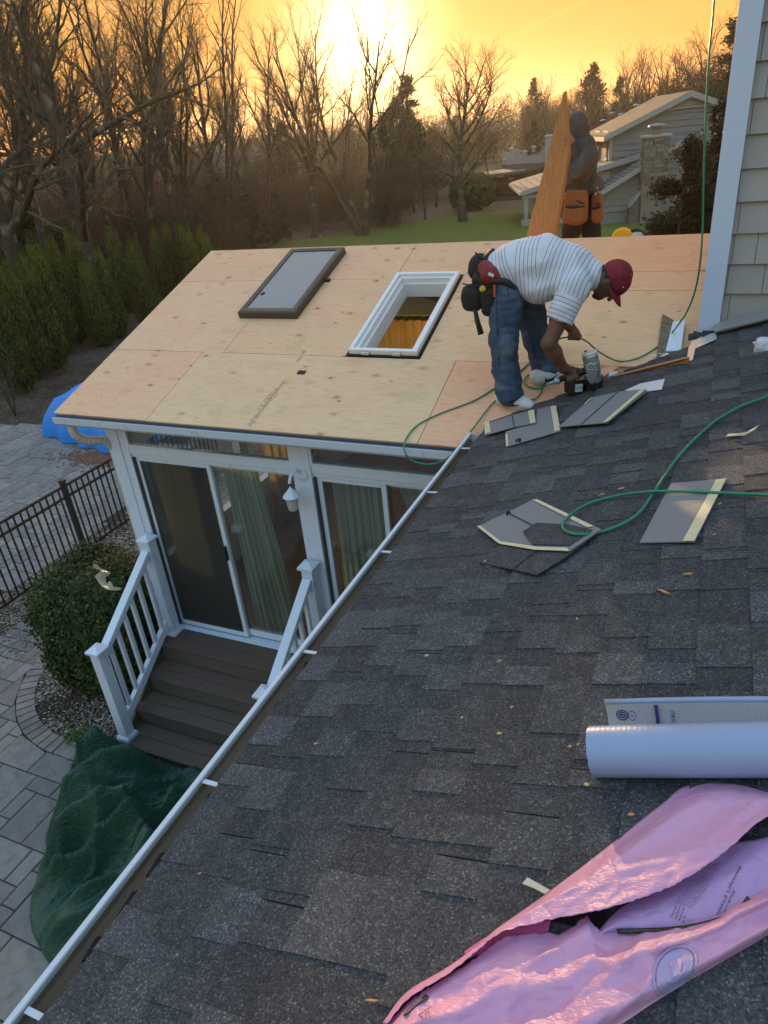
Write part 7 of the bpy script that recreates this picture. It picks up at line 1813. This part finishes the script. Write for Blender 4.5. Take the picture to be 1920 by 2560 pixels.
def make_tree(seed, kind):
    t = Tree(seed); R = t.R
    base = dict(depth=4, wob=(.06, .12, .15, .18, .2), up=(.02, .05, .04, .03, .02), n=(10, 9, 8, 6), start=(.28, .18, .15, .1), ang=(.75, .65, .7, .75), len=(.55, .48, .42, .5), rad=(.45, .45, .42, .6))
    H = 14.0
    if kind == 'vase':
        cfg = dict(base, n=(8, 11, 10, 7), start=(.75, .15, .15, .1), ang=(.42, .55, .65, .7), len=(2.6, .42, .40, .5), up=(.01, .08, .06, .03, .02), rad=(.62, .42, .42, .6))
        t.grow(Vector((0, 0, 0)), Vector((0, 0, 1)), 3.2, .27, 0, cfg); H = 12
    elif kind == 'round':
        cfg = dict(base, n=(14, 10, 9, 8), start=(.22, .15, .15, .1), ang=(.72, .6, .65, .7), len=(.62, .45, .42, .5), up=(.02, .07, .05, .03, .02))
        t.grow(Vector((0, 0, 0)), Vector((0, 0, 1)), 9.0, .24, 0, cfg); H = 12
    elif kind == 'multi':
        cfg = dict(base, n=(9, 8, 8, 6), start=(.32, .2, .15, .1), ang=(.6, .6, .7, .7), len=(.42, .45, .42, .5))
        for k in range(4):
            a = k * 1.6 + R.uniform(0, .6); t.grow(Vector((math.cos(a) * .25, math.sin(a) * .25, 0)), Vector((math.cos(a) * R.uniform(.12, .4), math.sin(a) * R.uniform(.12, .4), 1)).normalized(), R.uniform(9, 12), R.uniform(.12, .2), 0, cfg)
        H = 13
    elif kind == 'slim':
        cfg = dict(base, n=(12, 6, 6, 5), start=(.38, .2, .15, .1), ang=(.55, .6, .7, .7), len=(.26, .45, .42, .5), up=(.02, .07, .05, .03, .02))
        t.grow(Vector((0, 0, 0)), Vector((.03, 0, 1)), 12.5, .15, 0, cfg); H = 13.5
    elif kind == 'old':
        cfg = dict(base, n=(9, 9, 7, 5), start=(.20, .15, .15, .1), ang=(.95, .75, .7, .7), len=(.70, .50, .42, .5), up=(.01, .035, .03, .02, .01), wob=(.09, .17, .2, .2, .2), rad=(.5, .45, .42, .6))
        t.grow(Vector((0, 0, 0)), Vector((.10, .0, 1)).normalized(), 10.5, .34, 0, cfg); H = 13
    else:
        cfg = dict(base, n=(10, 9, 8, 5), start=(.30, .15, .15, .1), ang=(.62, .6, .7, .75), len=(.60, .46, .42, .5), up=(.02, .06, .04, .03, .02))
        t.grow(Vector((0, 0, 0)), Vector((-.05, 0, 1)).normalized(), 12.0, .28, 0, cfg); H = 15
    a = t.trunk.mesh('trunk', M_BARK, smooth=True, fix=False); b = t.crown.mesh('crown', M_TWIG, fix=False)
    hmax = max(v[2] for v in t.crown.v)
    return a, b, hmax
KINDS = {}
for i, k in enumerate(('vase', 'round', 'multi', 'slim', 'old', 'tall', 'tall2', 'multi2')): KINDS[k] = make_tree(100 + i * 7, k.rstrip('2'))
def put_tree(kind, px, y, pytop, rz, label, group=None, wid=1.0, py=360, name='bare_tree', base=None):
    p = onY(px, py, y); zt = onY(px, pytop, y).z; g = land_z(p.x, p.y)
    r = thing(name, label, 'tree', (p.x, p.y, g - .05), group); a, b, hm = KINDS[kind]; s = (zt - g) / hm * (1.16 if 'round' not in kind else 1.04)
    r.scale = (s * wid, s * wid, s); r.rotation_euler = (0, 0, rz)
    for nm, me in (('trunk', a), ('crown', b)):
        o = bpy.data.objects.new(nm, me); COL.objects.link(o); o.parent = r
    return r
LW, MW, RW = 'bare trees of the wood on the left', 'bare trees beyond the lawn', 'bare trees behind the neighbouring house'
put_tree('vase', 790, 40.8, -10, .6, 'tall bare vase-shaped tree forking just left of the setting sun', py=560)
put_tree('multi', 905, 40.5, 60, 2.1, 'thin multi-stemmed bare tree standing right below the sun', py=560)
put_tree('round', 1157, 45, 62, 1.0, 'round-crowned bare maple at the edge of the lawn', py=540, wid=1.35)
put_tree('old', 230, 21.5, -190, 2.6, 'old lichen-covered bare tree with low spreading limbs behind the hedge', py=640)
put_tree('old', -10, 19, -260, .5, 'leaning bare tree with a mottled trunk at the left edge', py=600)
for kd, px, y, pt, w_ in (('tall', 70, 23, -160, 1), ('tall2', 175, 26, -150, 1), ('multi2', 320, 27, -120, 1), ('tall', 395, 29, -90, 1), ('vase', 455, 30, -60, .9), ('tall2', 515, 33, -30, .9), ('slim', 275, 33, -60, 1), ('multi', 30, 30, -90, 1), ('round', 220, 38, -10, 1), ('tall', 480, 42, 60, 1), ('slim', 560, 40, 40, 1), ('round', 610, 46, 120, .9), ('tall2', 330, 47, 60, 1), ('round', 420, 52, 110, 1), ('vase', 255, 45, 30, 1), ('slim', 540, 31, 20, .9), ('tall', -60, 28, -150, 1), ('multi', -110, 24, -200, 1), ('tall2', -40, 40, -40, 1)):
    put_tree(kd, px, y, pt, tr_.uniform(0, 6.28), 'bare brown tree in the dense wood at the left', LW, w_ * tr_.uniform(.85, 1.1), py=480)
for kd, px, y, pt, w_ in (('slim', 660, 44, 120, .9), ('slim', 700, 52, 150, .9), ('multi2', 745, 58, 190, 1), ('slim', 850, 50, 200, .9), ('slim', 958, 47, 95, .6), ('slim', 975, 44, 40, .5), ('slim', 1035, 52, 230, .9), ('slim', 1090, 55, 250, .9), ('round', 1010, 62, 240, 1), ('slim', 1125, 58, 250, .8), ('round', 700, 66, 230, 1), ('tall', 640, 60, 190, .9), ('slim', 1060, 47, 215, .7), ('multi', 860, 68, 250, 1), ('slim', 1230, 56, 230, .8)):
    put_tree(kd, px, y, pt, tr_.uniform(0, 6.28), 'slender bare tree at the far side of the lawn', MW, w_, py=500)
for kd, px, y, pt, w_ in (('round', 1470, 75, 145, 1), ('tall', 1545, 80, 150, 1), ('round', 1610, 70, 115, 1.1), ('round', 1680, 68, 95, 1.1), ('multi2', 1760, 64, 70, 1.1), ('tall', 1375, 82, 205, 1), ('round', 1310, 78, 230, 1), ('multi', 1720, 75, 120, 1.1), ('round', 1830, 66, 110, 1.1), ('slim', 1590, 62, 150, 1)):
    put_tree(kd, px, y, pt, tr_.uniform(0, 6.28), 'bare tree on the skyline behind the grey neighbouring house', RW, w_, py=330)
# evergreens
def conifer_mesh(seed, h, r, n, mat, drop=.25, nm='crown', ls=1.0):
    R = random.Random(seed); mb = MB()
    nb_ = int(26 + h * 5)
    for k in range(nb_):
        t = (k + R.random()) / nb_; z = h * (.06 + .92 * t); L = r * (1 - t) ** .8 * R.uniform(.65, 1.15) + .10; a = R.uniform(0, 6.28)
        d = Vector((math.cos(a), math.sin(a), R.uniform(.05, .45)))
        for j in range(max(4, int(n / nb_))):
            u = R.random() ** .7; c = Vector((0, 0, z)) + d * (L * u) + Vector((R.gauss(0, .09), R.gauss(0, .09), R.gauss(0, .09) - drop * L * u * u)) * (.5 + u)
            dirn = (d + Vector((R.uniform(-.8, .8), R.uniform(-.8, .8), R.uniform(-.3, .8)))).normalized(); s_ = dirn.orthogonal().normalized(); s_.rotate(Matrix.Rotation(R.uniform(0, 6.28), 3, dirn)); s_ = s_ * R.uniform(.03, .075) * ls; q = dirn * R.uniform(.10, .26) * ls
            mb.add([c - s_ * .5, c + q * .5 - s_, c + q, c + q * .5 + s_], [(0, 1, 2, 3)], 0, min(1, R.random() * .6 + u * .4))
    t_ = MB(); t_.tube([(0, 0, 0), (0, 0, h * .5), (0, 0, h * .96)], [.05 * h * .35, .03 * h * .35, .01], 7)
    return t_.mesh('trunk', M_BARK, smooth=True, fix=False), mb.mesh(nm, mat, tone=True, fix=False), h
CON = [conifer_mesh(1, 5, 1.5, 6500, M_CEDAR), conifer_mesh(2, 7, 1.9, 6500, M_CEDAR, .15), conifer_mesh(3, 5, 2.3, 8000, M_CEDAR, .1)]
M_CEDAR2 = mat_leaf('bronze_cedar', (.018, .016, .006), (.060, .042, .014), (.15, .085, .025), .3)
CONB = conifer_mesh(9, 6, 1.9, 42000, M_CEDAR2, .15, ls=.48)
def put_con(cm, x, y, zt, label, group=None, wid=1.0, g=None, cat='tree', name='evergreen_tree'):
    g = land_z(x, y) if g is None else g; r = thing(name, label, cat, (x, y, g - .05), group); s = (zt - g) / cm[2]; r.scale = (s * wid, s * wid, s); r.rotation_euler = (0, 0, tr_.uniform(0, 6.28))
    for nm, me in (('trunk', cm[0]), ('crown', cm[1])):
        o = bpy.data.objects.new(nm, me); COL.objects.link(o); o.parent = r
EG = 'dark evergreens at the edge of the wood'
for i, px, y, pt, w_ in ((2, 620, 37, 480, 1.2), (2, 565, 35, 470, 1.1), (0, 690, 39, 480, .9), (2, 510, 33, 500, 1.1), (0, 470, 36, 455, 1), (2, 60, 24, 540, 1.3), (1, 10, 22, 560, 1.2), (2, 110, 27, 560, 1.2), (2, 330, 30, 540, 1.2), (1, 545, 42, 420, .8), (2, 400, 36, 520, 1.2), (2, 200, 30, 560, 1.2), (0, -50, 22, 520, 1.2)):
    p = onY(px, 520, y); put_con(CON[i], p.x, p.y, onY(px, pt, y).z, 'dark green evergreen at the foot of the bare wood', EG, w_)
EG2 = 'pointed evergreens on the far skyline'
for i, px, y, pt, w_, lab in ((1, 1336, 85, 195, .8, 'small pointed evergreen on the skyline left of the plywood tip'), (0, 1475, 80, 165, .8, 'dark evergreen on the skyline right of the hooded worker'), (1, 1020, 66, 185, 1.0, 'tall dark evergreen right of the setting sun, left of its pair'), (2, 985, 62, 260, 1.2, 'low broad evergreen below the glare of the sun'), (1, 1330, 64, 300, 1.0, 'green evergreen standing behind the low dark house'), (1, 1545, 88, 190, .8, 'pointed evergreen on the skyline above the clapboard roof'), (1, 700, 62, 310, .9, 'narrow evergreen inside the wood left of the sun')):
    p = onY(px, 330, y); put_con(CON[i], p.x, p.y, onY(px, pt, y).z, lab, EG2, w_)
p = onY(1835, 200, 58); put_con(CON[1], p.x, p.y, onY(1815, 45, 58).z, 'tall dark evergreen rising behind the corner board', None, 1.1)
# bronze tipped cedar close behind the house
q = onY(1745, 420, 17.5); put_con(CONB, q.x + .25, q.y, onY(1790, 255, 17.5).z, 'bronze-tipped cedar beside the stone chimney', None, 1.15, G)
q = onY(1690, 520, 15.5); put_con(CONB, q.x + .1, q.y, onY(1690, 345, 15.5).z, 'shorter bronze cedar in front of the stone chimney', None, .95, G)
q = onY(1850, 420, 16.5); put_con(CONB, q.x, q.y, onY(1850, 150, 16.5).z, 'bronze cedar half hidden by the corner board', None, 1.1, G)
q = onY(1180, 500, 52); bush('green_shrub', 'olive green shrub at the corner of the low dark house', 'shrub', (q.x, q.y, G + 1.1), 1.6, 1.3, 1.2, 2500, .16, mat_leaf('olive_leaf', (.05, .06, .012), (.10, .11, .022), (.16, .14, .04), .4), .8, 6)
# oak that keeps its rust leaves
def leafy_mesh(seed, r, n, mat):
    R = random.Random(seed); mb = MB()
    for k in range(n):
        d = Vector((R.gauss(0, 1), R.gauss(0, 1), R.gauss(0, .9))).normalized(); q = r * R.random() ** .4 * (1 + .35 * mnoise.noise(d * 2.3 + Vector((seed, 0, 0)))); c = Vector((0, 0, r * 1.35)) + d * q
        a = Vector((R.gauss(0, 1), R.gauss(0, 1), R.gauss(0, 1))).normalized() * R.uniform(.1, .25); b = a.orthogonal().normalized() * R.uniform(.06, .12); mb.add([c - a, c + b, c + a, c - b], [(0, 1, 2, 3)], 0, R.random())
    t_ = MB(); t_.tube([(0, 0, 0), (.1, 0, r * .8), (0, .1, r * 1.8)], [.25, .18, .04], 7)
    return t_.mesh('trunk', M_BARK, smooth=True, fix=False), mb.mesh('crown', mat, tone=True, fix=False), r * 2.4
RUST = leafy_mesh(4, 4.5, 7000, M_RUST)
for px, y, pt, w_ in ((1800, 62, 125, 1.1), (1740, 66, 170, 1.0), (1860, 60, 150, 1.1)):
    p = onY(px, 250, y); put_con(RUST, p.x, p.y, onY(px, pt, y).z, 'rust-leaved oak on the skyline beside the corner board', 'rust-leaved oaks on the skyline', w_, name='oak_tree')
# far wood and brush, one mass each
def slivers(n, fpos, ln, wd, up, mat, name, seed):
    g_ = np.random.default_rng(seed); P, S = fpos(g_, n)
    d = g_.normal(size=(n, 3)); d[:, 2] = np.abs(d[:, 2]) * up + .15; d /= np.linalg.norm(d, axis=1)[:, None]
    L = (ln * g_.uniform(.5, 1.4, n) * S)[:, None]; s = np.cross(d, g_.normal(size=(n, 3))); s /= np.linalg.norm(s, axis=1)[:, None]; w_ = (wd * g_.uniform(.5, 1.3, n) * S)[:, None]
    v = np.stack([P - d * L * .5 - s * w_, P - d * L * .5 + s * w_, P + d * L * .5 + s * w_ * .3, P + d * L * .5 - s * w_ * .3], 1).reshape(-1, 3)
    me = bpy.data.meshes.new(name); me.vertices.add(4 * n); me.vertices.foreach_set('co', v.ravel()); me.loops.add(4 * n); me.loops.foreach_set('vertex_index', np.arange(4 * n, dtype=np.int32)); me.polygons.add(n); me.polygons.foreach_set('loop_start', np.arange(0, 4 * n, 4, dtype=np.int32)); me.polygons.foreach_set('loop_total', np.full(n, 4, dtype=np.int32))
    me.update(); me.validate(); me.materials.append(mat); o = bpy.data.objects.new(name, me); COL.objects.link(o); o['kind'] = 'stuff'; return o
def clumps(cs):
    C_ = np.array([c[:3] for c in cs]); RR = np.array([c[3] for c in cs]); HH_ = np.array([c[4] for c in cs])
    def f(g_, n):
        i = g_.integers(0, len(cs), n); d = g_.normal(size=(n, 3)); d /= np.linalg.norm(d, axis=1)[:, None]; q = g_.random(n) ** .45
        P = C_[i] + np.stack([d[:, 0] * RR[i] * q, d[:, 1] * RR[i] * q, (HH_[i] * .5) * (1 + d[:, 2] * q)], 1); return P, np.ones(n)
    return f
def wood_ring(n, px0, px1, y0, y1, h0, h1, r0, r1_, seed, pyh=330):
    R = random.Random(seed); cs = []
    for k in range(n):
        px = R.uniform(px0, px1); y = R.uniform(y0, y1); p = onY(px, pyh, y); cs.append((p.x, p.y, land_z(p.x, p.y), R.uniform(r0, r1_), R.uniform(h0, h1)))
    return cs
t = NT('far_twigs', .95, .1); n = t.noise(t.coord(), .12, 3); t.color(t.mix(n, (.075, .055, .036), (.15, .105, .062))); M_FAR = t.m
slivers(150000, clumps(wood_ring(260, -300, 2100, 85, 150, 4.5, 8.5, 2.2, 4.5, 1)), 1.3, .035, 1.2, M_FAR, 'far_woods', 5)
slivers(36000, clumps(wood_ring(120, -250, 1130, 55, 80, 3.5, 6.5, 1.8, 3.4, 2)), 1.0, .022, 1.2, M_FAR, 'wood_understory', 6)
t = NT('brush_twigs', .95, .1); n = t.noise(t.coord(), .2, 3); t.color(t.mix(n, (.062, .044, .032), (.115, .080, .052))); M_BRUSH = t.m
slivers(60000, clumps(wood_ring(80, -200, 640, 27, 50, 2.2, 5.0, 1.0, 2.4, 3, 480)), .8, .011, 1.3, M_BRUSH, 'brush', 7)
slivers(40000, clumps(wood_ring(70, 600, 1010, 43, 60, 1.5, 4.0, 1.0, 2.2, 4, 480)), .7, .012, 1.2, M_BRUSH, 'lawn_edge_brush', 8)
# ------------------------------------------------------------------ evening haze
hz = MB(); hz.box(-705, 705, -505, 905, G - 2.0, 34)
hm = bpy.data.materials.new('evening_haze'); hm.use_nodes = True; hn = hm.node_tree; hn.nodes.clear()
ho_ = hn.nodes.new('ShaderNodeOutputMaterial'); hv = hn.nodes.new('ShaderNodeVolumePrincipled'); hn.links.new(hv.outputs[0], ho_.inputs['Volume'])
hv.inputs['Density'].default_value = HAZE_D; hv.inputs['Color'].default_value = (.96, .93, .90, 1); hv.inputs['Anisotropy'].default_value = .66
o = hz.build('haze', hm); o['kind'] = 'stuff'
